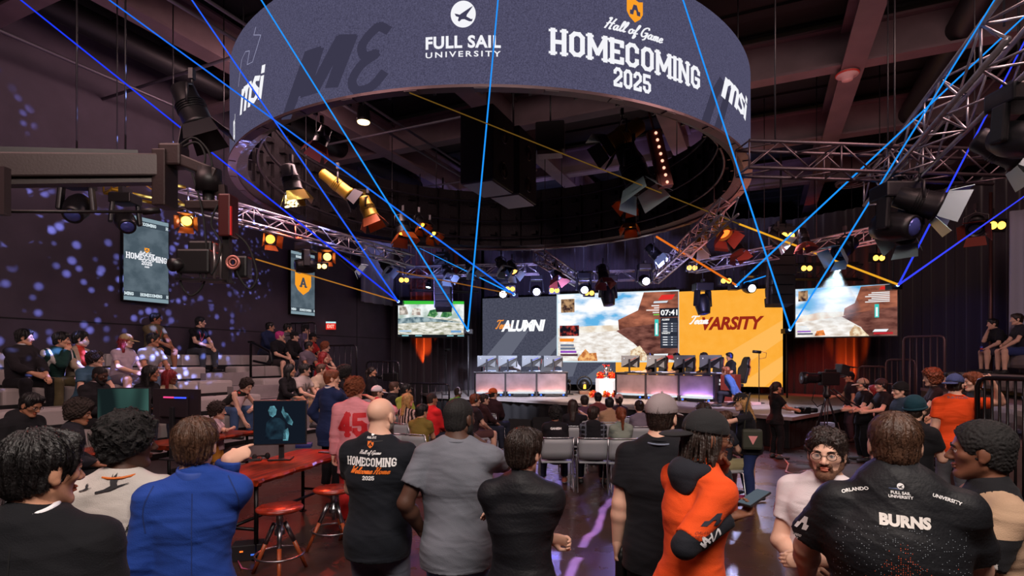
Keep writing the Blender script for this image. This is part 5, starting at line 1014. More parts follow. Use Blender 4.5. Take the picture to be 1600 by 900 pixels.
q = P(697, 620, 20.0); mic_stand('microphone stand before the orange lit curtain left of the stage desk', Vector((q.x, q.y, ST)), 1.62, 1)
q = P(1186, 640, 16.2); mic_stand('microphone stand before the orange panel right of the right desk', Vector((q.x, q.y, ST)), 1.5, -1)
def wedge(label, p, rz):
    mb = MB(); vs = [(-.3, -.2, 0), (.3, -.2, 0), (.3, .25, 0), (-.3, .25, 0), (-.3, -.1, .18), (.3, -.1, .18), (.3, .25, .4), (-.3, .25, .4)]; mb.add(vs, [(3, 2, 1, 0), (0, 1, 5, 4), (4, 5, 6, 7), (2, 3, 7, 6), (1, 2, 6, 5), (0, 4, 7, 3)])
    g_ = MB(); g_.add([(-.27, -.085, .2), (.27, -.085, .2), (.27, .22, .385), (-.27, .22, .385)], [(0, 1, 2, 3)]); return small('floor_monitor', label, 'speaker', p, rz, [('cabinet', SPK, mb), ('grille', mat((30, 29, 32), .4, .4), g_)])
wedge('black wedge speaker on the floor before the stage, near the left chairs', G(815, 676), 2.9); wedge('black wedge speaker on the floor before the stage, right of the other wedge', G(845, 672), 3.4)
small('light_stand_clutter', 'low black equipment with a red dot and rods on the floor before the stage', 'equipment', G(812, 690), .1, [('rail', STEEL, MB().cyl((-.5, 0, .16), (.5, 0, .16), .015, n=8)), ('box', BLACK, MB().box((-.1, .1, .08), (.8, .3, .14), bev=.02)), ('marker', mat((200, 30, 30), .5), MB().box((-.25, -.06, .19), (.07, .03, .03)))])
# uplights on the curtains
for px, z, tx, pw in ((664, 20.0, 664, 900), (1323, 17.2, 1323, 700)):
    base, tg = (Vector((-3.3, 21.3, 1.3)), (-3.48, 21.85, 3.4)) if px < 800 else (Vector((11.75, 19.4, .5)), (12.12, 19.95, 3.4)); spot('curtain_uplight', base, tg, pw, (255, 84, 20), 42, .8, .03)
small('floor_uplight', 'small uplight at the foot of the left orange lit curtain', 'stage light', Vector((-3.3, 21.25, ST)), 0, [('housing', CAN, MB().box((0, 0, .2), (.25, .25, .4), bev=.02))])
small('floor_uplight', 'small uplight at the foot of the right orange lit curtain', 'stage light', Vector((11.7, 19.3, 0)), 0, [('housing', CAN, MB().box((0, 0, .2), (.25, .25, .4), bev=.02))])
# ------------------------------------------------------------------ television cameras and gear
def tripod(r, apex, foot_r, m=DARK):
    for k in range(3):
        a = 2*math.pi*k/3+.4; f = Vector((foot_r*math.cos(a), foot_r*math.sin(a), .02)); mid = Vector((0, 0, apex)).lerp(f, .5); mb = MB()
        n = Vector((-math.sin(a), math.cos(a), 0))*.03
        mb.cyl(Vector((0, 0, apex))+n, mid+n, .014, n=8); mb.cyl(Vector((0, 0, apex))-n, mid-n, .014, n=8); mb.cyl(mid+Vector((0, 0, .1)), f, .017, n=8); mb.ell(f, (.04, .04, .02), 8); mb.build('leg', m, r)
    mb = MB(); mb.lathe([(.09, apex-.06), (.1, apex), (.06, apex+.06), (.08, apex+.16), (.02, apex+.16)], n=16); mb.build('fluid_head', m, r)
g_ = G(1292, 722); cm_ = empty('television_camera', (g_.x, g_.y, 0), math.radians(-92), 'large television camera on a tall tripod aimed left, right of the stage', 'camera'); cm_.rotation_euler.z = math.radians(88)
tripod(cm_, 1.33, .55); b_ = 1.5; cm_.scale = (.82, .7, 1.0)
mb = MB(); mb.box((0, -.05, b_+.13), (.2, .5, .26), bev=.02); mb.box((0, -.1, b_+.28), (.06, .3, .06), bev=.01); mb.build('body', CAN, cm_)
mb = MB(); mb.lathe([(.08, 0), (.1, .1), (.1, .3), (.12, .36), (.12, .5), (.1, .5)], (0, .2, b_+.14), 18, 0, RX(-math.pi/2)); mb.build('lens', mat((30, 30, 34), .3, .3), cm_); mb = MB(); mb.lathe([(.1, 0), (.04, .01), (.001, .012)], (0, .69, b_+.14), 16, 0, RX(-math.pi/2)); mb.build('front_glass', mat((140, 190, 230), .05, .2), cm_)
mb = MB(); mb.box((0, -.42, b_+.3), (.3, .22, .2), RX(.2), bev=.01); mb.box((0, -.6, b_+.36), (.34, .3, .015), RX(.1)); mb.build('viewfinder', mat((26, 26, 30), .4), cm_)
for s in (-1, 1): mb = MB(); mb.tube([(s*.1, -.1, b_-.06), (s*.16, -.5, b_-.3), (s*.17, -.8, b_-.42)], .016, 8); mb.build('pan_handle', mat((50, 50, 54), .3, .5), cm_)
mb = MB(); mb.tube([(0, .3, b_+.05), (.05, .38, b_-.3), (.02, .25, b_-.42), (0, .05, b_-.35)], .012, 6); mb.build('cable', RUBBER, cm_); mb = MB(); mb.box((.1, -.12, b_+.1), (.01, .03, .02)); mb.build('tally_lamp', emis((60, 230, 90), 2), cm_)
mb = MB(); mb.box((.06, -.05, .72), (.2, .3, .1), bev=.01); mb.build('battery_tray', mat((120, 140, 170), .4), cm_)
g_ = P(612, 562, 15.2); c2_ = empty('television_camera', (g_.x, g_.y, 0), 1.2, 'camera on a tripod beside the curtain, far left of the stage', 'camera'); tripod(c2_, 1.25, .5, mat((90, 90, 96), .4, .5)); mb = MB(); mb.box((0, 0, 1.52), (.18, .45, .22), bev=.02); mb.box((.2, .1, 1.6), (.16, .12, .14), bev=.02); mb.build('body', CAN, c2_)
mb = MB(); mb.lathe([(.06, 0), (.07, .25), (.05, .25)], (0, .22, 1.53), 14, 0, RX(-math.pi/2)); mb.build('lens', DARK, c2_); mb = MB(); mb.tube([(0, -.2, 1.4), (.3, -.5, 1.2)], .014, 6); mb.build('pan_handle', STEEL, c2_)
g_ = G(1243, 690); cart = empty('camera_dolly', (g_.x, g_.y, 0), .5, 'small wheeled rig with white box and orange edges right of the camera woman', 'camera rig')
mb = MB(); mb.box((0, 0, .5), (.5, .22, .2), bev=.02); mb.box((-.1, 0, .7), (.3, .16, .1), bev=.02); mb.build('case', mat((205, 205, 210), .4), cart); mb = MB(); mb.bar((-.3, -.2, .45), (.5, -.3, .12), .12, .06); mb.bar((-.3, .2, .45), (.5, .3, .12), .12, .06); mb.bar((.1, 0, .1), (.1, 0, .45), .08, .08, up=(0, 1, 0)); mb.build('frame', DARK, cart)
for x, y in ((.5, -.3), (.5, .3), (-.3, 0)): mb = MB(); mb.cyl((x, y-.03, .07), (x, y+.03, .07), .07, n=14); mb.build('wheel', RUBBER, cart)
mb = MB(); mb.bar((-.25, -.27, .44), (.45, -.36, .15), .015, .02); mb.bar((0.1, -.0, .62), (.3, -.0, .62), .05, .01); mb.build('orange_edge', mat((230, 90, 40), .5), cart)
small('road_case', 'pale stacked cases at the foot of the right curtain behind the dolly', 'case', G(1262, 672), .2, [('case', mat((150, 140, 140), .5), MB().box((0, 0, .14), (.9, .4, .28), bev=.02)), ('lid', mat((180, 172, 170), .5), MB().box((0, 0, .31), (.92, .42, .06), bev=.01))])
mb = MB(); mb.tube([a+Vector((0, 0, .012)) for a in (G(1213, 705), G(1222, 714), G(1232, 726), G(1228, 738), G(1240, 742), G(1262, 736))], .014, 6); tag(mb.build('cable', mat((180, 170, 175), .5)), 'pale cable on the floor behind the camera woman', 'cable')
small('sheet_pile', 'pale flat board lying on the stage edge behind the woman in the black cap', 'board', on_stage(1150, 634)+Vector((0, .3, 0)), .2, [('board', mat((205, 170, 165), .5), MB().box((0, 0, .04), (1.5, .6, .08), RZ(.1), bev=.01))])
# ------------------------------------------------------------------ people: smooth bodies grown from joints
def snet(Fv, lo, h):
    """surface nets on a sampled distance field"""
    S = Fv < 0; X, Y, Z = Fv.shape
    c = np.zeros((X-1, Y-1, Z-1), np.int8)
    for i in (0, 1):
        for j in (0, 1):
            for k in (0, 1): c += S[i:X-1+i, j:Y-1+j, k:Z-1+k]
    act = (c > 0) & (c < 8); idx = np.argwhere(act)
    if len(idx) == 0: return np.zeros((0, 3)), np.zeros((0, 4), int)
    num = -np.ones(act.shape, np.int64); num[act] = np.arange(len(idx))
    corner = np.array([(i, j, k) for i in (0, 1) for j in (0, 1) for k in (0, 1)])
    val = np.stack([Fv[idx[:, 0]+a, idx[:, 1]+b, idx[:, 2]+d] for a, b, d in corner], 1)
    pos = np.zeros((len(idx), 3)); cnt = np.zeros(len(idx))
    for a in range(8):
        for b in range(a+1, 8):
            if np.abs(corner[a]-corner[b]).sum() != 1: continue
            va, vb = val[:, a], val[:, b]; m = (va < 0) != (vb < 0); t = np.where(m, va/np.where(m, va-vb, 1), 0)
            pos += np.where(m[:, None], corner[a]+(corner[b]-corner[a])*t[:, None], 0); cnt += m
    pos = pos/cnt[:, None]+idx; faces = []
    for ax in range(3):
        sl0 = [slice(None)]*3; sl1 = [slice(None)]*3; sl0[ax] = slice(0, -1); sl1[ax] = slice(1, None)
        ch = S[tuple(sl0)] != S[tuple(sl1)]; e = np.argwhere(ch); u, v = (ax+1) % 3, (ax+2) % 3
        ok = (e[:, u] > 0) & (e[:, v] > 0) & (e[:, u] < Fv.shape[u]-1) & (e[:, v] < Fv.shape[v]-1); e = e[ok]
        q = []
        for du, dv in ((-1, -1), (0, -1), (0, 0), (-1, 0)):
            w_ = e.copy(); w_[:, u] += du; w_[:, v] += dv; q.append(num[w_[:, 0], w_[:, 1], w_[:, 2]])
        q = np.stack(q, 1); flip = ~S[e[:, 0], e[:, 1], e[:, 2]]; q[flip] = q[flip][:, ::-1]; faces.append(q)
    return pos*h+lo, np.concatenate(faces)
def A_(v): return np.array(v, np.float64)
class Sdf:
    def __init__(s): s.p = []; s.cuts = []; s.subs = []; s.disp = None
    def cone(s, a, b, ra, rb, k=.03, x=None, f=1., cut=None, z1=None):
        s.p.append(('c', A_(a), A_(b), ra, rb, k, None if x is None else A_(x), f, cut)); return s
    def ell(s, c, r, R=None, k=.03): s.p.append(('e', A_(c), A_(r), None if R is None else np.array(R), k)); return s
    def cut(s, p, n): s.cuts.append((A_(p), A_(n))); return s
    def sub(s, c, r, k=.01, R=None): s.subs.append((A_(c), A_(r), k, R)); return s
    def bounds(s, m):
        lo = []; hi = []
        for p in s.p:
            if p[0] == 'c': r = max(p[3], p[4])*max(1, p[7]); lo.append(np.minimum(p[1], p[2])-r); hi.append(np.maximum(p[1], p[2])+r)
            else: r = max(p[2]); lo.append(p[1]-r); hi.append(p[1]+r)
        return np.min(lo, 0)-m, np.max(hi, 0)+m
    def mesh(s, h, lo=None, hi=None):
        l, u = s.bounds(3*h+.02)
        if lo is not None: l = np.maximum(l, lo); u = np.minimum(u, hi)
        n = np.maximum(np.ceil((u-l)/h).astype(int)+1, 4); Fv = np.full(n, 1., np.float32)
        ax = [(l[i]+np.arange(n[i])*h).astype(np.float32) for i in range(3)]
        for p in s.p:
            if p[0] == 'c': r = max(p[3], p[4])*max(1, p[7]); b0 = np.minimum(p[1], p[2])-r; b1 = np.maximum(p[1], p[2])+r; k = p[5]
            else: r = max(p[2]); b0 = p[1]-r; b1 = p[1]+r; k = p[4]
            m = k+2.5*h; i0 = np.clip(np.floor((b0-m-l)/h).astype(int), 0, n); i1 = np.clip(np.ceil((b1+m-l)/h).astype(int)+1, 0, n)
            if (i1 <= i0).any(): continue
            sl = tuple(slice(i0[q], i1[q]) for q in range(3))
            x = ax[0][sl[0]][:, None, None]; y = ax[1][sl[1]][None, :, None]; z = ax[2][sl[2]][None, None, :]
            if p[0] == 'c':
                a, b, ra, rb, _, wx, f, ct = p[1:]
                d = b-a; L2 = max(d @ d, 1e-9); t = np.clip(((x-a[0])*d[0]+(y-a[1])*d[1]+(z-a[2])*d[2])/L2, 0, 1)
                px, py, pz = x-a[0]-t*d[0], y-a[1]-t*d[1], z-a[2]-t*d[2]
                if wx is not None and f != 1.:
                    dn = d/math.sqrt(L2); wn = wx-dn*(wx @ dn); wn = wn/np.linalg.norm(wn); dp = np.cross(wn, dn)
                    v = px*dp[0]+py*dp[1]+pz*dp[2]; g_ = 1/(f*f)-1; D = (np.sqrt(px*px+py*py+pz*pz+v*v*g_)-(ra+(rb-ra)*t))*min(1, f)
                else: D = np.sqrt(px*px+py*py+pz*pz)-(ra+(rb-ra)*t)
                if ct is not None: cp, cn = ct; D = np.maximum(D, (x-cp[0])*cn[0]+(y-cp[1])*cn[1]+(z-cp[2])*cn[2])
            else:
                c, r3, R, _ = p[1:]; px, py, pz = x-c[0], y-c[1], z-c[2]
                if R is not None: px, py, pz = px*R[0, 0]+py*R[1, 0]+pz*R[2, 0], px*R[0, 1]+py*R[1, 1]+pz*R[2, 1], px*R[0, 2]+py*R[1, 2]+pz*R[2, 2]
                D = (np.sqrt((px/r3[0])**2+(py/r3[1])**2+(pz/r3[2])**2)-1)*min(r3)
            o = Fv[sl]; hh = np.clip(.5+.5*(o-D)/k, 0, 1); Fv[sl] = o*(1-hh)+D*hh-k*hh*(1-hh)
        x = ax[0][:, None, None]; y = ax[1][None, :, None]; z = ax[2][None, None, :]
        for c, r3, k, R in s.subs:
            px, py, pz = x-c[0], y-c[1], z-c[2]
            if R is not None: px, py, pz = px*R[0, 0]+py*R[1, 0]+pz*R[2, 0], px*R[0, 1]+py*R[1, 1]+pz*R[2, 1], px*R[0, 2]+py*R[1, 2]+pz*R[2, 2]
            D = -(np.sqrt((px/r3[0])**2+(py/r3[1])**2+(pz/r3[2])**2)-1)*min(r3); hh = np.clip(.5-.5*(Fv-D)/k, 0, 1); Fv = Fv*(1-hh)+D*hh+k*hh*(1-hh)
        if s.disp is not None: Fv = Fv+s.disp(x, y, z)
        for p, nn_ in s.cuts: Fv = np.maximum(Fv, (x-p[0])*nn_[0]+(y-p[1])*nn_[1]+(z-p[2])*nn_[2])
        Fv = Fv.astype(np.float32)
        for a_ in range(3):
            sl = [slice(None)]*3; sl[a_] = 0; Fv[tuple(sl)] = np.maximum(Fv[tuple(sl)], .001); sl[a_] = -1; Fv[tuple(sl)] = np.maximum(Fv[tuple(sl)], .001)
        return snet(Fv, l, h)
def mk(name, parts, mats, parent=None, fmat=None):
    """one mesh from (vertices, faces) pieces"""
    vs = []; fs = []; b = 0
    for v, f in parts: vs.append(v); fs.append(f+b); b += len(v)
    v = np.concatenate(vs); f = np.concatenate(fs); me = bpy.data.meshes.new(name)
    me.vertices.add(len(v)); me.vertices.foreach_set('co', v.astype(np.float32).ravel()); me.loops.add(len(f)*4); me.loops.foreach_set('vertex_index', f.astype(np.int32).ravel())
    me.polygons.add(len(f)); me.polygons.foreach_set('loop_start', (np.arange(len(f))*4).astype(np.int32)); me.polygons.foreach_set('use_smooth', np.ones(len(f), bool))
    for m in (mats if isinstance(mats, (list, tuple)) else [mats]): me.materials.append(m)
    if fmat is not None: me.polygons.foreach_set('material_index', fmat(v[f].mean(1)).astype(np.int32))
    me.update(calc_edges=True); o = bpy.data.objects.new(name, me); COL.objects.link(o)
    if parent: o.parent = parent
    return o
def ik(S, T, l1, l2, pole):
    S = Vector(S); T = Vector(T); d = T-S; L = d.length; mx = (l1+l2)*.995
    if L > mx: T = S+d*(mx/L); d = T-S; L = mx
    L = max(L, abs(l1-l2)+.02); n = d.normalized(); a = (l1*l1-l2*l2+L*L)/(2*L); hgt = math.sqrt(max(l1*l1-a*a, 0)); pl = Vector(pole); pl = pl-n*pl.dot(n)
    if pl.length < 1e-4: pl = n.orthogonal()
    return S+n*a+pl.normalized()*hgt, S+n*L
SK = {'l': (226, 178, 154), 'm': (206, 152, 122), 't': (176, 120, 92), 'b': (122, 78, 58), 'd': (82, 54, 42)}
HC = {'k': (20, 17, 18), 'd': (44, 30, 24), 'b': (86, 58, 42), 'r': (128, 66, 36), 'R': (150, 30, 34), 'y': (196, 150, 90), 'g': (110, 100, 96), 'n': (118, 80, 60), 'p': (226, 60, 150)}
def folds(seed, amp):
    rr = random.Random(seed); w_ = [(rr.uniform(-1, 1)*14, rr.uniform(-1, 1)*14, rr.uniform(10, 26), rr.uniform(0, 6.28)) for _ in range(5)]
    def f(x, y, z):
        r = 0; wx = .02*np.sin(9*z+w_[0][3])+.03*np.sin(7*x+5*y)
        for a, b, c, ph in w_: r = r+np.sin(a*(x+wx)+b*y+c*(z+wx)*(.7 if a > 0 else -.7)+ph)
        if amp > .005:
            for i in (0, 2, 3): a, b, c, ph = w_[i]; m = .5+.5*np.sin(4*x+3*y-5*z+ph); r = r-1.15*m*(1-np.abs(np.sin(1.1*a*x+.6*b*y+(1.5 if i else -1.5)*c*(z+1.6*wx)+ph)))**3
        return (amp*r/2.2).astype(np.float32)
    return f
def cloth_mat(col, kind='plain', seed=0):
    rough = {'leather': .45, 'shiny': .58}.get(kind, .85)
    key = ('cloth', tuple(col), kind)
    if key in MATS: return MATS[key]
    m = mat(col, rough, 0, 0, .25, 220 if kind != 'shiny' else 90, .12, 5, .25, 1., None, .03 if kind == 'plain' else 0.001); nt = m.node_tree; MATS[key] = m
    b1 = next(n for n in nt.nodes if n.type == 'BUMP'); tc = next(n for n in nt.nodes if n.type == 'TEX_COORD')
    mp = nt.nodes.new('ShaderNodeMapping'); mp.inputs['Scale'].default_value = (.8, .8, 2.3); mp.inputs['Rotation'].default_value = (.2, .5, .3); n = nt.nodes.new('ShaderNodeTexNoise'); n.inputs['Scale'].default_value = 3.6; n.inputs['Detail'].default_value = 2.0; n.inputs['Distortion'].default_value = .5
    b2 = nt.nodes.new('ShaderNodeBump'); b2.inputs['Strength'].default_value = .5 if kind == 'plain' else .4; b2.inputs['Distance'].default_value = .05
    nt.links.new(tc.outputs['Object'], mp.inputs[0]); nt.links.new(mp.outputs[0], n.inputs['Vector']); nt.links.new(n.outputs['Fac'], b2.inputs['Height']); nt.links.new(b2.outputs[0], b1.inputs['Normal']); return m
def strands(vf, c, crown, back, st, seed, n, wk):
    """fine locks lying over a hair mass"""
    v, f = vf; r = np.random.RandomState(seed); a = v[f]; fn = np.cross(a[:, 2]-a[:, 0], a[:, 3]-a[:, 1]); fc = a.mean(1); pick = r.randint(0, len(f), n); p = fc[pick]; nr = fn[pick]; nr = nr/np.maximum(np.linalg.norm(nr, axis=1, keepdims=True), 1e-9)
    rad = p-c; flip = (nr*rad).sum(1) < 0; nr[flip] *= -1
    t = p-crown; t = t+r.randn(n, 3)*(.012 if st not in ('curly', 'afro', 'wavy') else .2); t = t-nr*(t*nr).sum(1)[:, None]; t /= np.maximum(np.linalg.norm(t, axis=1, keepdims=True), 1e-6)
    L = r.uniform(.02, .045, n)*(.6 if st in ('fade', 'afro') else 1)*(1.6 if st == 'long' else 1); wd = np.cross(nr, t)*(r.uniform(.0007, .0016, n)*wk)[:, None]; off = r.uniform(-.001, .0045, n); vs = []; R0 = np.linalg.norm(rad, axis=1)
    curl = r.randn(n, 3)*(.006 if st not in ('curly', 'afro') else .02)
    for i in range(4):
        q = p+t*(L*i/3)[:, None]+curl*(i/3)**2; 
        if st != 'long': d = q-c; d /= np.linalg.norm(d, axis=1, keepdims=True); q = c+d*(R0*(1-.06*i/3*(L/.04))+off)[:, None]
        else: q = q+nr*off[:, None]
        k = 1 if i < 3 else .3; vs += [q-wd*k, q+wd*k]
    V_ = np.stack(vs, 1).reshape(-1, 3); b = (np.arange(n)*8)[:, None]; F_ = np.concatenate([b+np.array([2*i, 2*i+1, 2*i+3, 2*i+2]) for i in range(3)]); return V_, F_
PN = 0
def person(label, x, y, yaw, z0=0., h=1.75, sex='m', fat=1., skin='l', hair=('short', 'd'), top=('tee', (40, 40, 45)), bot=('pants', (40, 44, 60)), shoe=(30, 30, 32), sit=None,
           lean=0, side=0, twist=0, hy=0, hp=4, hr=0, L='down', R='down', acc=(), lod=1, stance=.11, curlL=.35, curlR=.35, hem=None, kneel=None, feet=None, knees=.09, footf=.0, group=None, patt=None, hscale=1.0):
    """a clothed figure facing +Y before the yaw; returns joints for things it wears or holds"""
    global PN
    PN += 1; sd = PN; s = h/1.75; hv = (.009, .013, .017)[lod]; rr = random.Random(sd*13)
    root = None; w_ = fat; V3 = Vector
    pz = .925*s if sit is None else sit+.085; P0 = V3((0, 0, pz)); Rp = Matrix.Identity(3)
    Rl = RZ(math.radians(twist)) @ RX(-math.radians(lean)) @ RY(math.radians(side)); Rw = RX(-math.radians(lean*.5)) @ RY(math.radians(side*.5))
    if sit is not None: Rw = RX(-math.radians(lean*.8))
    Wp = P0+Rw @ V3((0, 0, .15*s)); Cp = Wp+Rl @ V3((0, 0, .2*s)); C2 = Cp+Rl @ V3((0, .0, .11*s)); Nb = Cp+Rl @ V3((0, -.012*s, .212*s))
    xp = V3((1, 0, 0)); xc = Rl @ V3((1, 0, 0)); yc = Rl @ V3((0, 1, 0)); zc = Rl @ V3((0, 0, 1))
    shw = (.168 if sex == 'm' else .146)*s*(1+.5*(w_-1)); Sh = {q: Cp+Rl @ V3((q*shw, -.01*s, .137*s)) for q in (-1, 1)}
    Rh = RZ(math.radians(twist*.6+hy)) @ RX(-math.radians(hp)) @ RY(math.radians(hr)); hs = (.55+.45*s)*hscale
    Hc = Nb+(Rl @ V3((0, .020*s, .036*s)))+(Rh @ V3((0, .014*hs, .112*hs)))
    H = lambda a, b, c: Hc+Rh @ (V3((a, b, c))*hs)
    RhN = np.array(Rh)
    # ---- limbs
    hip = {q: P0+V3((q*.088*s, 0, -.02*s)) for q in (-1, 1)}; knee = {}; ank = {}; toe = {}
    for q in (-1, 1):
        if sit is not None:
            kx = knees*(1 if q > 0 else -1)
            knee[q] = hip[q]+V3((q*knees, .43*s, .015)); ank[q] = V3((knee[q].x*1.05, knee[q].y+footf*(1 if q > 0 else .8), .085))
            if (knee[q]-ank[q]).length < .2: ank[q].z = .085
            toe[q] = ank[q]+V3((q*.03, .17*s, -.055)); d = -1
        else:
            fx = feet[0 if q < 0 else 1] if feet else (q*stance, 0.0); T = V3((fx[0], fx[1], .085*s)); knee[q], ank[q] = ik(hip[q], T, .425*s, .405*s, (q*.08, 1, 0)); toe[q] = ank[q]+V3((q*.04, .17*s, -.058*s))
    ua, fa = .29*s, .262*s; elb = {}; wri = {}; hdir = {}
    PRE = {'down': ((.245+.06*(w_-1), .03, pz-.06*s), (.3, -1, 0)), 'pocket': ((.215+.05*(w_-1), .06, pz+.02*s), (.7, -1, 0)), 'lap': ((.07, .33, pz+.1), (.8, -.3, -1)), 'knee': ((.13, .42, pz+.08), (.9, -.2, -.6)), 'clasp': ((.03, .4, pz+.13), (1, -.1, -.7)),
           'chin': ((.045, .19, None), (.5, .1, -1)), 'cross': ((-.13, .215, pz+.34*s), (.9, .2, -.7)), 'fore': ((.16, .36, pz+.2*s), (.5, -.6, -1)), 'phone': ((.07, .3, pz+.22*s), (.7, -.4, -1)), 'back': ((.1, -.2, pz+.05), (1, -.5, 0)), 'hip': ((.19, .04, pz+.08*s), (1, -.6, 0))}
    for q, sp in ((-1, L), (1, R)):
        if isinstance(sp, str):
            t, pole = PRE[sp]; t = V3((q*t[0], t[1], t[2] if t[2] is not None else 0)); pole = V3((q*pole[0], pole[1], pole[2]))
            if sp == 'chin': t = H(q*.03, .085, -.15)
            elif sit is not None and sp in ('lap', 'knee', 'clasp') and lean: pass
            elif sp not in ('down', 'pocket', 'hip', 'lap', 'knee', 'clasp'): t = P0+Rl @ (t-P0)
        else: t = V3(sp[0]); pole = V3(sp[1]) if len(sp) > 1 else V3((q*.4, -.6, -1))
        elb[q], wri[q] = ik(Sh[q], t, ua, fa, pole); hdir[q] = (wri[q]-elb[q]).normalized()
    J = dict(P0=P0, N=Nb, Hc=Hc, H=H, Rh=Rh, Sh=Sh, elb=elb, wri=wri, Rl=Rl, Cp=Cp, s=s, hs=hs, hdir=hdir)
    # ---- body fields
    bw = (.150 if sex == 'm' else .152)*s; ww = (.132 if sex == 'm' else .118)*s; cw = (.158 if sex == 'm' else .138)*s
    def torso(S, o=0., hips=True, oh=None):
        fw = .74+.1*(w_-1); k = .04; oh = o if oh is None else oh
        def ec(a, b, ra, rb, f, kk=k, x_=xc): 
            ra *= w_; rb *= w_; f = ((ra+rb)/2*f+o)/((ra+rb)/2+o); S.cone(a, b, ra+o, rb+o, kk, x_, f)
        if hips: S.cone(P0-V3((0, 0, .02*s)), Wp, bw*w_+oh, ww*1.02*w_+o, k, xp, (bw*w_*fw+oh)/(bw*w_+oh))
        ec(Wp-V3((0, 0, .03*s)), Cp, ww, cw, .70+.12*(w_-1)); ec(Cp, C2, cw, cw*.86, .66)
        for q in (-1, 1):
            S.cone(Sh[q]-zc*.012*s, Nb-zc*.022*s, .05*s*w_**.5+o, .042*s+o, .04); S.ell(Cp+Rl @ V3((q*.075*s, .045*s*w_, .06*s)), (A_((.085, .065, .08))*s*w_+o), np.array(Rl), .05)
            if hips: S.ell(P0+V3((q*.07*s, -.055*s, -.05*s)), A_((.08, .085, .09))*s*w_+oh, None, .05)
            if sex == 'f': S.ell(Cp+Rl @ V3((q*.068*s, .095*s, .0)), A_((.058, .055, .06))*s+o, np.array(Rl), .03)
        if w_ > 1.1: S.ell(Wp+V3((0, .05*s, .0)), A_((.14, .13, .15))*s*(w_-.05)+o, None, .06)
        return S
    def arm(S, q, o=0., upto=2., oe=0.):
        a_ = (.050 if sex == 'm' else .042)*s*w_**.6; e = Sh[q].lerp(elb[q], min(upto, 1.)); n_ = (elb[q]-Sh[q]).normalized()
        ct = (A_(e), A_(n_)) if upto < 1 else None
        S.cone(Sh[q], elb[q] if upto >= 1 else elb[q], a_+o, a_*.82+o+oe*.6, .03, cut=ct)
        if upto > 1:
            w2 = elb[q].lerp(wri[q], min(upto-1, 1.)); n2 = (wri[q]-elb[q]).normalized(); ct = (A_(w2), A_(n2)) if upto < 2 else None
            mid = elb[q].lerp(wri[q], .3); S.cone(elb[q], mid, a_*.82+o, a_*.86+o, .02); S.cone(mid, wri[q], a_*.86+o, .029*s*w_**.3+o+oe, .02, cut=ct)
        return S
    def leg(S, q, o=0., upto=2., oe=0.):
        r0 = (.084 if sex == 'm' else .088)*s*w_; r1 = .056*s*w_**.7; e = hip[q].lerp(knee[q], min(upto, 1.)); n_ = (knee[q]-hip[q]).normalized()
        S.cone(hip[q], knee[q], r0+o, r1+o+(oe if upto <= 1 else 0), .035, cut=(A_(e), A_(n_)) if upto < 1 else None)
        if upto > 1:
            d = ank[q]-knee[q]; e = knee[q].lerp(ank[q], upto-1); n2 = d.normalized(); ct = (A_(e), A_(n2)) if upto < 2 else None; fwd = (toe[q]-ank[q]); fwd.z = 0
            S.cone(knee[q], ank[q], r1+o, .038*s+o+oe, .03, cut=ct)
            cf = knee[q].lerp(ank[q], .3)-fwd.normalized()*.018*s
            if upto > 1.5: S.ell(cf, A_((.052, .055, .12))*s*w_**.6+o, None, .04)
        return S
    B = torso(Sdf()); [arm(B, q) for q in (-1, 1)]; [leg(B, q) for q in (-1, 1)]
    for q in (-1, 1): B.cone(ank[q]-V3((0, .03*s, .03*s)), toe[q], .036*s, .026*s, .02)
    nk = (.054 if sex == 'm' else .045)*s*w_**.4
    def neck(S, o=0): S.cone(Nb-zc*.03*s, H(0, -.022, -.055), nk*1.08+o, nk+o, .035)
    neck(B); pieces = [B.mesh(hv*1.25 if lod else hv)]
    # ---- head
    hd = Sdf(); neck(hd); k = .018*hs; E = lambda c, r, kk=k: hd.ell(H(*c), A_(r)*hs, RhN, kk)
    hd.p[-1] = hd.p[-1][:5]+(.03,)+hd.p[-1][6:]
    E((0, -.012, .034), (.077, .097, .084)); E((0, .022, -.018), (.064, .069, .086), .03)
    hd.cone(H(0, .015, -.07), H(0, .066, -.096), .045*hs, .024*hs, .03)
    fj = 1.0+.25*(w_-1)
    for q in (-1, 1):
        hd.cone(H(q*.05*fj, .0, -.056), H(q*.02, .066, -.098), .02*hs*fj, .017*hs, .02); E((q*.046, .058, -.016), (.021, .02, .018), .02)
        if 'noears' not in acc: E((q*.08, -.008, -.006), (.010, .021, .031), .006); E((q*.079, .0, -.03), (.009, .011, .012), .006)
    if lod < 2:
        hd.cone(H(-.03, .082, .024), H(.03, .082, .024), .012*hs, .012*hs, .012); hd.cone(H(0, .087, .012), H(0, .112, -.026), .0085*hs, .0125*hs, .012); 
        for q in (-1, 1): E((q*.0125, .099, -.031), (.0095, .011, .008), .006); hd.sub(H(q*.031, .1, .004), A_((.0165, .013, .0085))*hs, .007, RhN)
        E((0, .0925, -.057), (.023, .0095, .0055), .005); E((0, .091, -.0685), (.02, .0095, .0065), .005); E((0, .082, -.098), (.017, .012, .014), .012)
        hd.sub(H(0, .103, -.0625), A_((.021, .007, .0016))*hs, .002, RhN)
    else: hd.cone(H(0, .087, .012), H(0, .11, -.028), .009*hs, .013*hs, .012)
    hd.cut(Nb-zc*.02, -zc)
    pieces.append(hd.mesh((.0042, .006, .0085)[lod]))
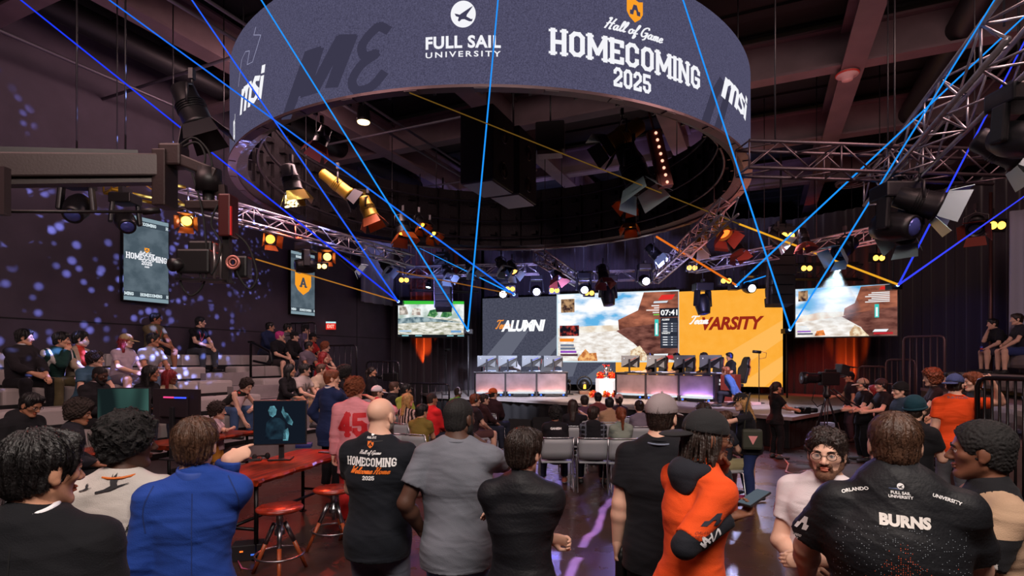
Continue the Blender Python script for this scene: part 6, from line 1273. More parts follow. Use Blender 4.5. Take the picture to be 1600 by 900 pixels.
    # ---- hands
    for q, cu in ((-1, curlL), (1, curlR)):
        hd_ = Sdf(); fd = hdir[q]; hsx = s*(1. if sex == 'm' else .9)
        mode = cu if isinstance(cu, str) else None; c_ = {'point': .9, 'fist': 1., 'grip': .75, 'flat': .08, 'curl': .6}.get(mode, cu if not mode else .4)
        pn = V3((-q, .15, -.2)) if not isinstance({-1: L, 1: R}[q], str) or {-1: L, 1: R}[q] in ('down', 'pocket') else (V3((0, -.1, -1)) if sit is not None and {-1: L, 1: R}[q] in ('lap', 'knee') else V3((-q*.6, -.8, .1)))
        sp = {-1: L, 1: R}[q]
        if not isinstance(sp, str) and len(sp) > 2: pn = V3(sp[2])
        if not isinstance(sp, str) and len(sp) > 3: fd = V3(sp[3]).normalized()
        elif isinstance(sp, str) and sp in ('lap', 'knee'): fd = (fd+V3((-q*.2, .8, -.2))).normalized()
        pn = (pn-fd*pn.dot(fd)).normalized(); sx = fd.cross(pn)*1.0   # thumb side axis
        ts = sx if sx.dot(V3((0, 1, .3)) if not isinstance(sp, str) or sp in ('down', 'pocket') else V3((-q, .3, .6))) > 0 else -sx; wr_ = wri[q]
        Hh = lambda a, b, c: wr_+(ts*a+fd*b+pn*c)*hsx
        hd_.cone(elb[q].lerp(wr_, .8), wr_, .03*s*w_**.3, .0285*s*w_**.3, .01); hd_.cone(wr_, Hh(0, .03, 0), .026*hsx, .03*hsx, .02, ts, .62)
        hd_.cone(Hh(.006, .028, 0), Hh(.002, .082, 0), .032*hsx, .037*hsx, .02, ts, .36)
        for i, (bx, ln) in enumerate(((.027, .07), (.009, .078), (-.009, .073), (-.026, .058))):
            cc = .05 if mode == 'point' and i == 0 else c_; p = Hh(bx, .085, 0); a_ = .12+cc*1.1
            for j, seg in enumerate((.45, .31, .24)):
                dv = (fd*math.cos(a_)+pn*math.sin(a_)+ts*(bx*.8 if cc < .3 else 0)).normalized(); p2 = p+dv*ln*seg*hsx; hd_.cone(p, p2, (.0092-.0009*j)*hsx, (.0085-.001*j)*hsx, .004); p = p2; a_ += .1+cc*(1.15 if j == 0 else .7)
        t0 = Hh(.026, .025, .008); t1 = Hh(.048, .055, .014+.012*c_); t2 = Hh(.046-.012*c_, .088, .02+.022*c_); t3 = Hh(.04-.022*c_, .108, .024+.028*c_)
        hd_.cone(t0, t1, .015*hsx, .0115*hsx, .008); hd_.cone(t1, t2, .0112*hsx, .0095*hsx, .004); hd_.cone(t2, t3, .0095*hsx, .0075*hsx, .004)
        J['hand%d' % q] = Hh(0, .09, .03); J['hand_n%d' % q] = pn; J['hand_t%d' % q] = ts; J['hand_f%d' % q] = fd
        pieces.append(hd_.mesh((.0046, .0062, .0085)[lod]))
    sk_c = SK[skin]; skm = mat(sk_c, .55, 0, 0, .08, 120, .1, 9, .4); lipm = mat(tuple(int(a*b) for a, b in zip(sk_c, (.93, .7, .67))), .45)
    Hn = np.array(Hc); Ri = RhN/1.0
    def fm_(c):
        q = ((c-Hn) @ Ri)/hs; m = (np.abs(q[:, 0]) < .024-.35*np.abs(q[:, 2]+.062)) & (np.abs(q[:, 2]+.062) < .0125) & (q[:, 1] > .082); return m.astype(int)
    name = 'person'; body = mk(name, pieces, [skm, lipm], None, fm_); tag(body, label, 'person', group); root = body
    body.location = (x, y, z0); body.rotation_euler = (0, 0, math.radians(yaw)); J['root'] = body
    # ---- face details
    if lod < 2:
        for q in (-1, 1):
            mb = MB(); mb.ell(H(q*.031, .0785, .004), (.0125*hs,)*3, 14, 0); o = mb.build('eye', mat((225, 215, 210), .25), body)
            mb = MB(); gz = Rh @ V3((0, 1, 0)); mb.ell(H(q*.031, .0785, .004)+gz*.0105*hs, (.0066*hs, .003*hs, .0066*hs), 10, 0, Rh); mb.build('iris', mat((40, 26, 20), .2), o)
            mb = MB(); mb.tube([H(q*.014, .0985, .022), H(q*.03, .097, .028), H(q*.05, .084, .024)], [.003*hs, .0042*hs, .002*hs], 6); mb.build('eyebrow', mat(HC[hair[1]], .8), body)
            lid = MB(); lid.tube([H(q*.017, .0875, .009), H(q*.031, .0925, .0135), H(q*.046, .083, .008)], .0028*hs, 6); lid.build('eyelid', skm, body)
    # ---- hair
    st, hcol = hair[0], HC[hair[1]]; hm = mat(hcol, .5 if st not in ('afro', 'buzz', 'curly', 'tight') else .8, 0, 0, .5, 90, .45, 30, .5)
    cap = next((a for a in acc if isinstance(a, tuple) and a[0] in ('cap', 'capback', 'beanie', 'scarf')), None)
    if st != 'bald':
        S = Sdf(); hx = {'buzz': .004, 'fade': .009, 'short': .015, 'mess': .02, 'curly': .03, 'afro': .05, 'long': .016, 'pony': .01, 'bun': .011, 'wild': .055, 'dread': .014, 'wavy': .018, 'tight': .013}[st]
        if cap: hx = min(hx, .008)
        S.ell(H(0, -.014, .036+hx*.25), (A_((.077, .097, .084))+hx)*hs, RhN, .02); S.ell(H(0, -.03, -.035), (A_((.066, .068, .06))+hx*.6)*hs, RhN, .03)
        S.cut(H(0, .062+.3*hx, .03), Rh @ V3((0, .92, -.39)))
        lowz = {'long': -.2, 'wild': -.1, 'curly': -.09, 'afro': -.085, 'dread': -.11}.get(st, -.088)
        S.cut(H(0, -.09, lowz), Rh @ V3((0, .42 if st not in ('long', 'wild', 'dread') else .1, -.9)))
        if st in ('short', 'buzz', 'mess', 'fade', 'pony', 'bun', 'wavy', 'tight') and 'noears' not in acc:
            for q in (-1, 1): S.sub(H(q*.09, .006, -.012), A_((.022, .026, .036))*hs, .008, RhN)
        amp = {'buzz': .001, 'fade': .0015, 'short': .0032, 'mess': .006, 'curly': .009, 'afro': .008, 'long': .003, 'pony': .002, 'bun': .002, 'wild': .014, 'dread': .004, 'wavy': .006, 'tight': .0022}[st]*hs
        ph = [rr.uniform(0, 6.28) for _ in range(6)]; hcn = np.array(H(0, -.035, .1)); Rx = RhN
        def dsp(x, y, z):
            a = x-hcn[0]; b = y-hcn[1]; c = z-hcn[2]; lx = a*Rx[0, 0]+b*Rx[1, 0]+c*Rx[2, 0]; ly = a*Rx[0, 1]+b*Rx[1, 1]+c*Rx[2, 1]; lz = a*Rx[0, 2]+b*Rx[1, 2]+c*Rx[2, 2]
            if st in ('curly', 'afro', 'wild', 'wavy', 'tight'):
                f_ = {'afro': 150, 'tight': 330}.get(st, 105); return amp*(np.sin(f_*lx+4*np.sin(60*lz+ph[0]))*np.sin(f_*ly+4*np.sin(55*lx+ph[1]))+.9*np.sin(f_*lz+3*np.sin(70*ly+ph[2]))*np.sin(.7*f_*lx+ph[3])+.8*np.sin(45*lx+ph[4])*np.sin(40*lz+ph[5]))
            th = np.arctan2(ly, lx); rad = np.sqrt(lx*lx+ly*ly+lz*lz); return amp*(np.sin(26*th+25*rad+ph[0]+2*np.sin(5*th+ph[2]))+.8*np.sin(47*th-18*rad+ph[1])+.7*np.sin(9*th+30*rad+ph[3]))
        S.disp = dsp
        if not cap:
            if st in ('short', 'mess'): S.cone(H(-.045, .055, .1), H(.045, .058, .098), .022*hs, .022*hs, .03)
        if st == 'long':
            for q in (-1, 1): S.cone(H(q*.07, -.03, .0), H(q*.085, -.02, -.2), .03*hs, .026*hs, .03)
            S.cone(H(0, -.075, .0), H(0, -.105, -.26), .06*hs, .055*hs, .04, Rh @ V3((1, 0, 0)), .6); S.cuts = S.cuts[:1]; S.cuts[0] = (A_(H(0, .07, .03)), A_(Rh @ V3((0, .92, -.2))))
        if st == 'dread':
            for i in range(26):
                a = -2.6+5.2*i/25; rx, ry = .086*math.sin(a), -.02-.09*math.cos(a)+.0; top_ = H(rx*.92, ry, .01); ln = .1+.04*rr.random(); S.cone(top_, H(rx*1.14, ry*1.08, .01-ln), .012*hs, .009*hs, .004)
            S.cuts = S.cuts[:1]
        hp_ = [S.mesh((.0042, .0064, .0095)[lod])]
        if lod < 2 and st in ('short', 'mess', 'curly', 'fade', 'pony', 'bun', 'long', 'afro', 'wavy'): hp_.append(strands(hp_[0], np.array(H(0, -.01, .02)), np.array(H(0, -.05, .125)), np.array(Rh @ V3((0, -1, 0))), st, sd, 3200 if lod == 0 else 900, 1. if lod == 0 else 1.5))
        ho = mk('hair', hp_, hm, body)
        if st == 'pony':
            S = Sdf(); S.cone(H(0, -.11, .05), H(0, -.14, -.02), .028*hs, .036*hs, .02); S.cone(H(0, -.14, -.02), H(.01, -.125, -.24), .036*hs, .014*hs, .03); S.disp = lambda x, y, z: (.0035*np.sin(230*x+2*np.sin(40*z))).astype(np.float32); mk('ponytail', [S.mesh(.008)], hm, body)
        if st == 'bun': S = Sdf(); S.ell(H(0, -.115, .05), A_((.042, .036, .04))*hs, RhN); mk('hair_bun', [S.mesh(.008)], hm, body)
    # ---- head wear
    for a in acc:
        if not isinstance(a, tuple): continue
        if a[0] in ('cap', 'capback', 'beanie', 'scarf'):
            m = cloth_mat(a[1]); S = Sdf(); S.ell(H(0, -.012, .046), (A_((.079, .1, .086))+.012)*hs, RhN, .02)
            if a[0] in ('cap', 'capback'):
                sg = 1 if a[0] == 'cap' else -1; S.cut(H(0, 0, .03), Rh @ V3((0, .08*sg, -1))); S.disp = lambda x, y, z: (.0*x+.0*y+.0*z).astype(np.float32)
                o = mk('cap', [S.mesh((.005, .007, .0095)[lod])], m, body); S = Sdf(); yb = .125 if sg > 0 else -.15
                S.ell(H(0, yb, .028-.012), A_((.082, .085, .016))*hs, RhN @ np.array(RX(-.14*sg))); S.sub(H(0, yb, -.03), A_((.09, .1, .048))*hs, .004, RhN); S.cut(H(0, .06*sg if sg > 0 else -.085, 0), Rh @ V3((0, -sg, 0))); mk('brim', [S.mesh((.004, .0055, .0075)[lod])], m if len(a) < 3 else cloth_mat(a[2]), o)
                mb = MB(); mb.ell(H(0, -.012, .146), (.008*hs,)*3, 8); mb.build('button', m, o); J['cap'] = o
                if sg < 0:
                    pass
            elif a[0] == 'beanie':
                S.ell(H(0, -.03, .07), A_((.084, .1, .09))*hs, RhN, .03); S.cut(H(0, 0, .012), Rh @ V3((0, .25, -1))); o = mk('beanie', [S.mesh((.005, .007, .0095)[lod])], m, body)
                mb = MB(); mb.tube([H(.094*math.cos(t), -.012+.115*math.sin(t), .028+.028*math.sin(t)) for t in [2*math.pi*i/24 for i in range(24)]], .012*hs, 8, closed=True); mb.build('cuff', m, o)
            else: S.cut(H(0, .0, .03), Rh @ V3((0, .2, -1))); mk('headscarf', [S.mesh((.005, .007, .0095)[lod])], m, body)
        elif a[0] == 'glasses':
            gm = mat(a[1], .3, .3); mb = MB(); y0 = .104
            for q in (-1, 1):
                mb.tube([H(q*(.034+.022*math.cos(t)), y0-.004+.004*abs(math.cos(t)), .002+.018*math.sin(t)) for t in [2*math.pi*i/20 for i in range(20)]], .0016*hs, 6, closed=True); mb.tube([H(q*.056, y0-.004, .006), H(q*.074, .06, .008), H(q*.082, -.01, .004)], .0016*hs, 6)
            mb.tube([H(-.013, y0, .006), H(0, y0+.006, .008), H(.013, y0, .006)], .0016*hs, 6); go = mb.build('glasses', gm, body)
            for q in (-1, 1): mb = MB(); mb.add([H(q*.034+.021*math.cos(t), y0-.003, .002+.017*math.sin(t)) for t in [2*math.pi*i/16 for i in range(16)]], [tuple(range(16))]); mb.build('lens', mat((235, 240, 245), .05, 0, 0, alpha=.12), go)
        elif a[0] == 'headset':
            mb = MB(); mb.tube([H(.092*math.sin(t), -.01, .035+.098*math.cos(t)) for t in [-1.75+3.5*i/16 for i in range(17)]], .011*hs, 8); ho_ = mb.build('headset', mat(a[1], .4), body)
            for q in (-1, 1): mb = MB(); mb.ell(H(q*.092, -.008, 0), A_((.022, .036, .042))*hs, 12, 0, Rh); mb.build('ear_cup', mat(a[1], .4), ho_)
        elif a[0] == 'beard':
            S = Sdf(); o_ = a[2] if len(a) > 2 else .006; S.cone(H(0, .02, -.072), H(0, .07, -.1), (.045+o_)*hs, (.026+o_)*hs, .03); 
            for q in (-1, 1): S.cone(H(q*.052, .0, -.05), H(q*.022, .068, -.1), (.0205+o_)*hs, (.0185+o_)*hs, .02); S.cone(H(q*.066, .005, .0), H(q*.055, .012, -.06), (.012+o_)*hs, (.018+o_)*hs, .02)
            S.cone(H(-.024, .088, -.046), H(.024, .088, -.046), (.008+o_*.6)*hs, (.008+o_*.6)*hs, .01); S.cone(H(-.03, .08, -.07), H(-.026, .088, -.046), .009*hs, .008*hs, .01); S.cone(H(.03, .08, -.07), H(.026, .088, -.046), .009*hs, .008*hs, .01)
            S.sub(H(0, .1, -.063), A_((.024, .016, .0105))*hs, .004, RhN); S.cut(H(0, -.008, 0), Rh @ V3((0, -1, 0))); S.disp = lambda x, y, z: (.0016*np.sin(400*x+300*z)*np.sin(350*y)).astype(np.float32); mk('beard', [S.mesh((.0042, .006, .008)[lod])], mat(HC[a[1]], .8, 0, 0, .4, 200, .4, 60), body)
        elif a[0] == 'lanyard':
            fr_ = Cp+Rl @ V3((0, .15*s*w_, -.03*s)); lm = mat(a[1], .6); r_ = nk*1.4; pts = [Nb+Rl @ V3((math.sin(t)*r_, -math.cos(t)*r_-.012, .015-.01*math.cos(t)+ .0)) for t in [-2.3+4.6*i/12 for i in range(13)]]
            pts = [fr_-zc*.04]+[Cp+Rl @ V3((-.06*s, .135*s*w_, .09*s))]+pts+[Cp+Rl @ V3((.06*s, .135*s*w_, .09*s))]+[fr_-zc*.04]; mb = MB(); mb.tube(pts, .006*s, 6); lo_ = mb.build('lanyard', lm, body)
            mb = MB(); mb.box(fr_-zc*.1+yc*.012, (.075, .006, .1), Rl); mb.build('badge', mat((225, 225, 230), .4), lo_)
        elif a[0] == 'mask': S = Sdf(); S.ell(H(0, .07, -.05), A_((.058, .05, .05))*hs, RhN, .02); S.cut(H(0, .03, 0), Rh @ V3((0, -1, 0))); mk('face_mask', [S.mesh(.0075)], mat(a[1], .8), body)
        elif a[0] == 'chain': mb = MB(); mb.tube([Nb+Rl @ V3((math.sin(t)*.075*s, -math.cos(t)*.085*s+.03, .0-.05*(1-math.cos(t))*.9)) for t in [2*math.pi*i/24 for i in range(24)]], .0035, 6, closed=True); mb.build('necklace', mat((200, 200, 205), .2, 1), body)
        elif a[0] == 'watch': q = a[2]; mb = MB(); mb.tube([wri[q]+(Matrix.Rotation(t, 3, hdir[q]) @ hdir[q].orthogonal().normalized())*.034*s-hdir[q]*.012 for t in [2*math.pi*i/16 for i in range(16)]], .008, 6, closed=True); mb.build('watch', mat(a[1], .25, .9), body)
        elif a[0] == 'white_collar': S = Sdf(); S.cone(Nb-zc*.0, Nb+zc*.05*s+yc*.008, nk+.024, nk+.018, .01); S.cut(Nb+zc*.05*s+yc*.006, (zc-yc*.2).normalized()); mk('shirt_collar', [S.mesh(.006)], mat(a[1], .7), body)
        elif a[0] == 'sleeves': S = Sdf(); [arm(S, q, .013, 1.95, .004) for q in (-1, 1)]; S.disp = folds(sd+5, .003); J['sleeves'] = mk('sleeves', [S.mesh(hv)], cloth_mat(a[1]), body)
        elif a[0] == 'hood': S = Sdf(); S.cone(Nb+Rl @ V3((-.085*s, -.03*s, .0)), Nb+Rl @ V3((0, -.105*s, -.02)), .035*s, .045*s, .05); S.cone(Nb+Rl @ V3((.085*s, -.03*s, .0)), Nb+Rl @ V3((0, -.085*s, -.02)), .035*s, .045*s, .05); S.ell(Nb+Rl @ V3((0, -.085*s, -.065*s)), (.09*s, .03*s, .07*s), np.array(Rl), .05); S.cone(Nb+Rl @ V3((-.07*s, .06*s, -.04)), Nb+Rl @ V3((.07*s, .06*s, -.04)), .035*s, .035*s, .05); S.disp = folds(sd+9, .005); mk('hood', [S.mesh(.009)], cloth_mat(a[1]), body)
        elif a[0] == 'bow': mb = MB(); [mb.ell(H(q*.03, .03, .115), A_((.032, .02, .022))*hs, 10) for q in (-1, 1)]; mb.build('hair_bow', mat(a[1], .5), body)
    # ---- clothes
    tk, tc_ = top[0], top[1]; loose = {'tee': .012, 'jersey': .018, 'jacket': .02, 'hoodie': .024, 'blazer': .02, 'shirt': .014, 'tank': .006, 'long': .013, 'sweat': .02}[tk]
    slv = {'tee': .62, 'jersey': .82, 'tank': None, 'shirt': .74}.get(tk, 1.97)
    if len(top) > 3: slv = top[3]
    S = torso(Sdf(), loose, True, max(loose, .030 if bot[0] == 'shorts' else .024))
    if slv is not None: [arm(S, q, loose*.95+(.006 if slv < 1 else .0), slv, .012 if slv < 1 else .006) for q in (-1, 1)]
    hm_ = hem if hem is not None else {'tee': .13, 'jersey': .2, 'jacket': .12, 'hoodie': .12, 'blazer': .24, 'shirt': .14, 'tank': .08, 'long': .1, 'sweat': .1}[tk]
    S.cone(Nb-zc*.06, H(0, -.022, -.055), nk*1.08+loose*.75, nk+loose*.75, .035, cut=(A_(Nb+zc*.010*s), A_((zc-yc*.25).normalized())))
    if hm_ > .1 and sit is None: S.cone(P0-V3((0, 0, .02)), P0-V3((0, 0, hm_*s+.02)), (bw*w_+loose+.008), (bw*1.05*w_+loose+.014), .04, xp, .9)
    dn = V3((0, 0, -1)) if sit is None else V3((0, .55, -1)).normalized()
    S.cut(P0+V3((0, 0, -hm_*s if sit is None else -.03)), dn)
    if tk in ('jacket', 'blazer', 'shirt', 'hoodie', 'jersey') or 'collar' in acc:
        S.cone(Nb-zc*.02, Nb+zc*.012*s+Rl @ V3((0, .004, 0)), nk+.020, nk+.014, .012)
    if tk == 'hoodie': S.cone(Nb+Rl @ V3((-.07*s, -.055*s, .0)), Nb+Rl @ V3((.07*s, -.055*s, .0)), .05*s, .05*s, .04); S.ell(Nb+Rl @ V3((0, -.075*s, -.05*s)), (.1*s, .055*s, .09*s), np.array(Rl), .04)
    S.disp = folds(sd, (.0056, .0045, .0035)[lod]*(1.3 if tk in ('jacket', 'blazer', 'sweat', 'jersey') else 1))
    fab = 'shiny' if len(top) > 2 and top[2] == 'shiny' else 'plain'
    tm = patt if patt and not callable(patt) else cloth_mat(tc_, fab); nm_ = {'tee': 't_shirt', 'long': 'long_sleeve_shirt', 'sweat': 'sweatshirt', 'tank': 'tank_top'}.get(tk, tk)
    mts = [tm]; fmt = None
    if callable(patt): mts, fmt = patt(J)
    J['top'] = mk(nm_, [S.mesh((.009, .012, .016)[lod])], mts, body, fmt)
    if tk in ('tee',) and lod < 2:
        mb = MB(); mb.tube([Nb+Rl @ V3((math.sin(t)*(nk+.021), -math.cos(t)*(nk+.021)+.004, .012+.012*-math.cos(t)*-1)) for t in [2*math.pi*i/28 for i in range(28)]], .0075, 6, closed=True); mb.build('neckband', tm, J['top'])
    bk, bc = bot; bl_ = {'pants': .014, 'jeans': .012, 'shorts': .022, 'leggings': .006, 'none': .01}[bk]; S = Sdf()
    f_ = (bw*.76+bl_)/(bw+bl_); S.cone(P0-V3((0, 0, .03*s)), P0+Rw @ V3((0, 0, .09*s)), bw*w_+bl_*.8, ww*1.03*w_+bl_*.8, .04, xp, f_+.06*(w_-1))
    for q in (-1, 1): S.ell(P0+V3((q*.07*s, -.055*s, -.05*s)), A_((.08, .085, .09))*s*w_+bl_, None, .05); leg(S, q, bl_, 1.93 if bk != 'shorts' else .92, .012)
    S.cut(P0+Rw @ V3((0, 0, .07*s)), Rw @ V3((0, 0, 1)) if sit is None else V3((0, -.3, 1)).normalized()); S.disp = folds(sd+77, (.004, .003, .0025)[lod]); J['bottom'] = mk({'none': 'pants'}.get(bk, bk), [S.mesh((.0095, .0125, .0165)[lod])], cloth_mat(bc), body)
    if shoe:
        for q in (-1, 1):
            S = Sdf(); f = (toe[q]-ank[q]); f.z = 0; f.normalize(); hl = ank[q]-f*.035*s; gz = ank[q].z-.085*s; a0 = V3((hl.x, hl.y, gz+.04*s)); b0 = V3((toe[q].x, toe[q].y, gz+.034*s))+f*.02
            S.cone(a0, b0, .046*s, .042*s, .02, f.cross(V3((0, 0, 1))), .85); S.cone(ank[q]-V3((0, 0, .01)), a0+f*.05, .046*s, .045*s, .03); S.cut((0, 0, gz+.004), (0, 0, -1)); sole = mat((220, 218, 215), .6) if sum(shoe) > 260 else mat((16, 16, 17), .6)
            mk('shoe', [S.mesh((.008, .010, .013)[lod])], [mat(shoe, .6), sole], body, lambda c, gz=gz: (c[:, 2] < gz+.024).astype(int))
    return J
def wpt(J, p): r = J['root']; return Matrix.Translation(r.location) @ r.rotation_euler.to_matrix().to_4x4() @ Vector(p)
def print_on(J, nm, sh, m, wdt, hgt, cx, cz, side='back', part='top', off=.003, rot=0., ax=None, origin=None):
    """lay lettering on a garment: back, front or sleeve"""
    o = J[part]; me = o.data; bv = BVHTree.FromPolygons([v.co for v in me.vertices], [tuple(p.vertices) for p in me.polygons]); s_ = fitw(sh, wdt, 0, 0, hgt); Rl = J['Rl']; c_, n_ = math.cos(rot), math.sin(rot)
    if ax is None:
        if side == 'back': X, Yv, D = Rl @ Vector((1, 0, 0)), Rl @ Vector((0, 0, 1)), Rl @ Vector((0, 1, 0)); O = J['N']+X*cx+Yv*cz-D*.6
        else: X, Yv, D = Rl @ Vector((-1, 0, 0)), Rl @ Vector((0, 0, 1)), Rl @ Vector((0, -1, 0)); O = J['N']+X*cx+Yv*cz-D*.6
    else: X, Yv, D = [Vector(v).normalized() for v in ax]; O = Vector(origin)+X*cx+Yv*cz-D*.4
    bm = bmesh.new(); vv = [bm.verts.new((x*c_-y*n_, x*n_+y*c_, 0)) for x, y in s_[0]]
    for f in s_[1]:
        try: bm.faces.new([vv[i] for i in f])
        except ValueError: pass
    W_ = max(wdt, .001); n = int(W_/.022)
    for i in range(1, n): bmesh.ops.bisect_plane(bm, geom=bm.verts[:]+bm.edges[:]+bm.faces[:], plane_co=(-W_/2+W_*i/n, 0, 0), plane_no=(1, 0, 0))
    n = int(hgt/.03)
    for i in range(1, n): bmesh.ops.bisect_plane(bm, geom=bm.verts[:]+bm.edges[:]+bm.faces[:], plane_co=(0, -hgt/2+hgt*i/n, 0), plane_no=(0, 1, 0))
    bm.verts.index_update(); vs = []; okv = []
    for v in bm.verts:
        p, nn_, _, d = bv.ray_cast(O+X*v.co.x+Yv*v.co.y, D); okv.append(p is not None); vs.append(p-D*off if p is not None else O)
    mb = MB(); mb.add(vs, [[v.index for v in f.verts] for f in bm.faces if all(okv[v.index] for v in f.verts)], 0, True); bm.free()
    if mb.f: return mb.build(nm, m, o)
# ------------------------------------------------------------------ the people
def loc_target(x, y, yaw, z0, p):
    d = RZ(-math.radians(yaw)) @ (Vector(p)-Vector((x, y, z0))); return d
def st(label, px, ytop, z, yaw, hair_add=.015, **k):
    h = min(2.0, CH-(ytop-HY)*z/F-hair_add); x = (px-CX)/F*z
    for q in ('L', 'R'):
        v = k.get(q)
        if isinstance(v, tuple) and v and v[0] == 'w':   # a hand placed at a point of the room
            rest = v[2:]; k[q] = (loc_target(x, z, yaw, k.get('z0', 0), v[1]),)+tuple(rest)
    k.setdefault('h', h); return person(label, x, z, yaw, **k)
def chaired(label, px, ytop, z, yaw, clabel=None, sit=.45, z0=0., hair_add=.015, **k):
    top = CH-(ytop-HY)*z/F-hair_add; s = min(1.1, max(.86, (top-z0-sit-.335)/.585)); x = (px-CX)/F*z
    k.setdefault('L', 'lap'); k.setdefault('R', 'lap'); k.setdefault('lean', 4)
    J = person(label, x, z, yaw, z0=z0, h=1.75*s, sit=sit, **k)
    if clabel == 'stool': stool('dark stool under the person looking at a phone, far left', Vector((x, z, 0)), .3, sit-.01)
    elif clabel: make_chair(clabel, Vector((x, z, 0)), math.radians(yaw))
    return J
def bleach(label, px, tier, yaw=-106, dh=1.75, **k):
    r = Vector(((px-CX)/F, 1, 0)); z = (DW-(DK[tier]-.3))/NL.dot(r); x = r.x*z
    k.setdefault('L', 'knee'); k.setdefault('R', 'clasp'); k.setdefault('lean', 14); k.setdefault('hy', 38); k.setdefault('lod', 2)
    return person(label, x, z, yaw, z0=SEAT[tier]-.42, h=dh, sit=.42, **k)
WHT = mat((235, 235, 235), .6); PORG = mat((235, 120, 40), .6)
# ---- the front row, seen from behind
F1 = st('person in black suit jacket with white collar, nearest at the left edge', 50, 670, 1.74, 18, .02, skin='m', hair=('short', 'k'), top=('blazer', (18, 19, 24)), bot=('pants', (16, 17, 21)), hy=-42, hp=6, lod=0, acc=(('white_collar', (235, 235, 240)),), fat=1.05)
F2 = st('person in pale sweatshirt printed with dark cranes and reeds, dark curly hair', 192, 643, 2.55, 18, .035, skin='d', hair=('curly', 'k'), top=('sweat', (198, 190, 184)), bot=('pants', (30, 30, 36)), hy=-58, hp=4, lod=0, acc=(('lanyard', (215, 110, 40)),))
CR1 = [(0, .3), (.5, .42), (.9, .5), (1.3, .72), (1.9, .95), (1.95, 1.0), (1.3, .85), (1.25, 1.1), (1.4, 1.5), (1.2, 1.35), (1.2, 1.75), (1.0, 1.45), (.95, 1.7), (.85, 1.2), (.9, .85), (.5, .6), (0, .45)]
INK = mat((40, 38, 42), .8)
print_on(F2, 'crane_print', ([(a, b) for a, b in CR1], [tuple(range(len(CR1)))]), INK, .13, .085, -0.010, -0.015, off=.006); print_on(F2, 'crane_print', ([(a, b) for a, b in CR1], [tuple(range(len(CR1)))]), INK, .05, .035, -0.115, -0.030, off=.006)
rr = random.Random(5); RE = []
for i in range(34):
    x0 = rr.uniform(-.5, .5); RE.append(smooth_line([(x0*.6, -1), (x0*.8+rr.uniform(-.1, .1), -.3), (x0+rr.uniform(-.3, .3), rr.uniform(.1, .9))], 4))
print_on(F2, 'reed_print', strokes(RE, .022), INK, .3, .3, 0.070, -0.330, off=.006); print_on(F2, 'reed_print', strokes([l for l in RE if abs(l[0][0]) < .3], .07), mat((110, 106, 108), .8), .2, .15, 0.090, -0.390, off=.005)
F3 = st('person in royal blue suit jacket with brown hair, pointing to the right', 303, 653, 2.55, 26, .02, skin='l', hair=('short', 'b'), top=('blazer', (32, 66, 150)), bot=('pants', (28, 56, 130)), hy=-14, hp=4, lod=0, curlR='point', L='down', R=('w', P(357, 719, 2.78), (-.1, -.15, -1), (-.5, .5, -.6), (.8, .35, .3)), acc=(('watch', (190, 192, 198), 1), ('white_collar', (32, 66, 150))))
print_on(F3, 'back_seam', rect(0, 0, 1, 1), mat((20, 44, 104), .9), .004, .62, 0, -.36, off=.002); print_on(F1, 'back_seam', rect(0, 0, 1, 1), mat((9, 9, 12), .9), .004, .5, 0, -.3, off=.002)
for sg in (-1, 1): print_on(F3, 'shoulder_seam', strokes([smooth_line([(0, 0), (sg*.3, -.5), (sg*.25, -1)])], .035), mat((20, 44, 104), .9), .05, .22, sg*.165, -.1, off=.002)
F4 = st('bald person in black Homecoming t-shirt and grey trousers, back to the camera', 592, 623, 3.5, -8, .0, skin='l', hair=('bald', 'g'), top=('tee', (20, 24, 32)), bot=('pants', (92, 96, 108)), hy=-14, lod=0, fat=1.18, L='fore', R='fore', acc=(('beard', 'g', .008), ('lanyard', (24, 24, 28))), hem=.16)
print_on(F4, 'lettering', slab('HOMECOMING'), WHT, .33, .055, -0.010, -0.115); print_on(F4, 'shield_emblem', SHIELD, PORG, .04, .045, -0.010, -0.010); print_on(F4, 'shield_emblem', APEX, mat((20, 24, 32), .8), .026, .02, -0.010, -0.008, off=.005)
print_on(F4, 'script_lettering', script('Hall of Game', 1, 1.2, .3), WHT, .15, .035, -0.010, -0.060); print_on(F4, 'script_lettering', script('Welcome Home', 1, 1.3, .3), PORG, .26, .045, -0.005, -0.165); print_on(F4, 'lettering', slab('2025', 1, 1.9), WHT, .075, .026, -0.010, -0.210)
print_on(F4, 'emblem', disc(1, 16), WHT, .02, .02, -0.010, 0.050); print_on(F4, 'lettering', bf('FULL SAIL', 1, .03), WHT, .06, .012, -0.010, 0.030)
F5 = st('person in grey t-shirt and light jeans with black beard, hand at chin', 714, 623, 3.3, -4, .005, skin='d', hair=('buzz', 'k'), top=('tee', (112, 116, 126)), bot=('jeans', (96, 128, 172)), hy=-30, lod=0, fat=1.22, L='pocket', R=((.06, .24, 1.5), (.9, .1, -.8)), curlR='curl', acc=(('beard', 'k', .012),), hem=.15)
F6 = st('person in black track jacket with short dark brown hair, arms crossed', 815, 671, 2.85, -6, .02, skin='l', hair=('short', 'd'), top=('jacket', (22, 23, 28), 'shiny'), bot=('pants', (22, 22, 26)), hy=-26, hp=6, lod=0, L=((.15, .15, 1.03), (-.9, .1, -.8)), R=((-.12, .2, 1.12), (.8, -.1, -1)), curlL=.75, hem=.16)
F7 = st('person in grey baseball cap and black t-shirt, holding a black bottle', 1032, 616, 3.25, -20, .02, skin='l', hair=('fade', 'd'), top=('tee', (20, 21, 27)), bot=('pants', (20, 20, 26)), hy=-16, lod=0, fat=1.22, L='down', R='fore', acc=(('cap', (150, 138, 140)), ('lanyard', (110, 120, 140))), curlL='grip', hem=.16)
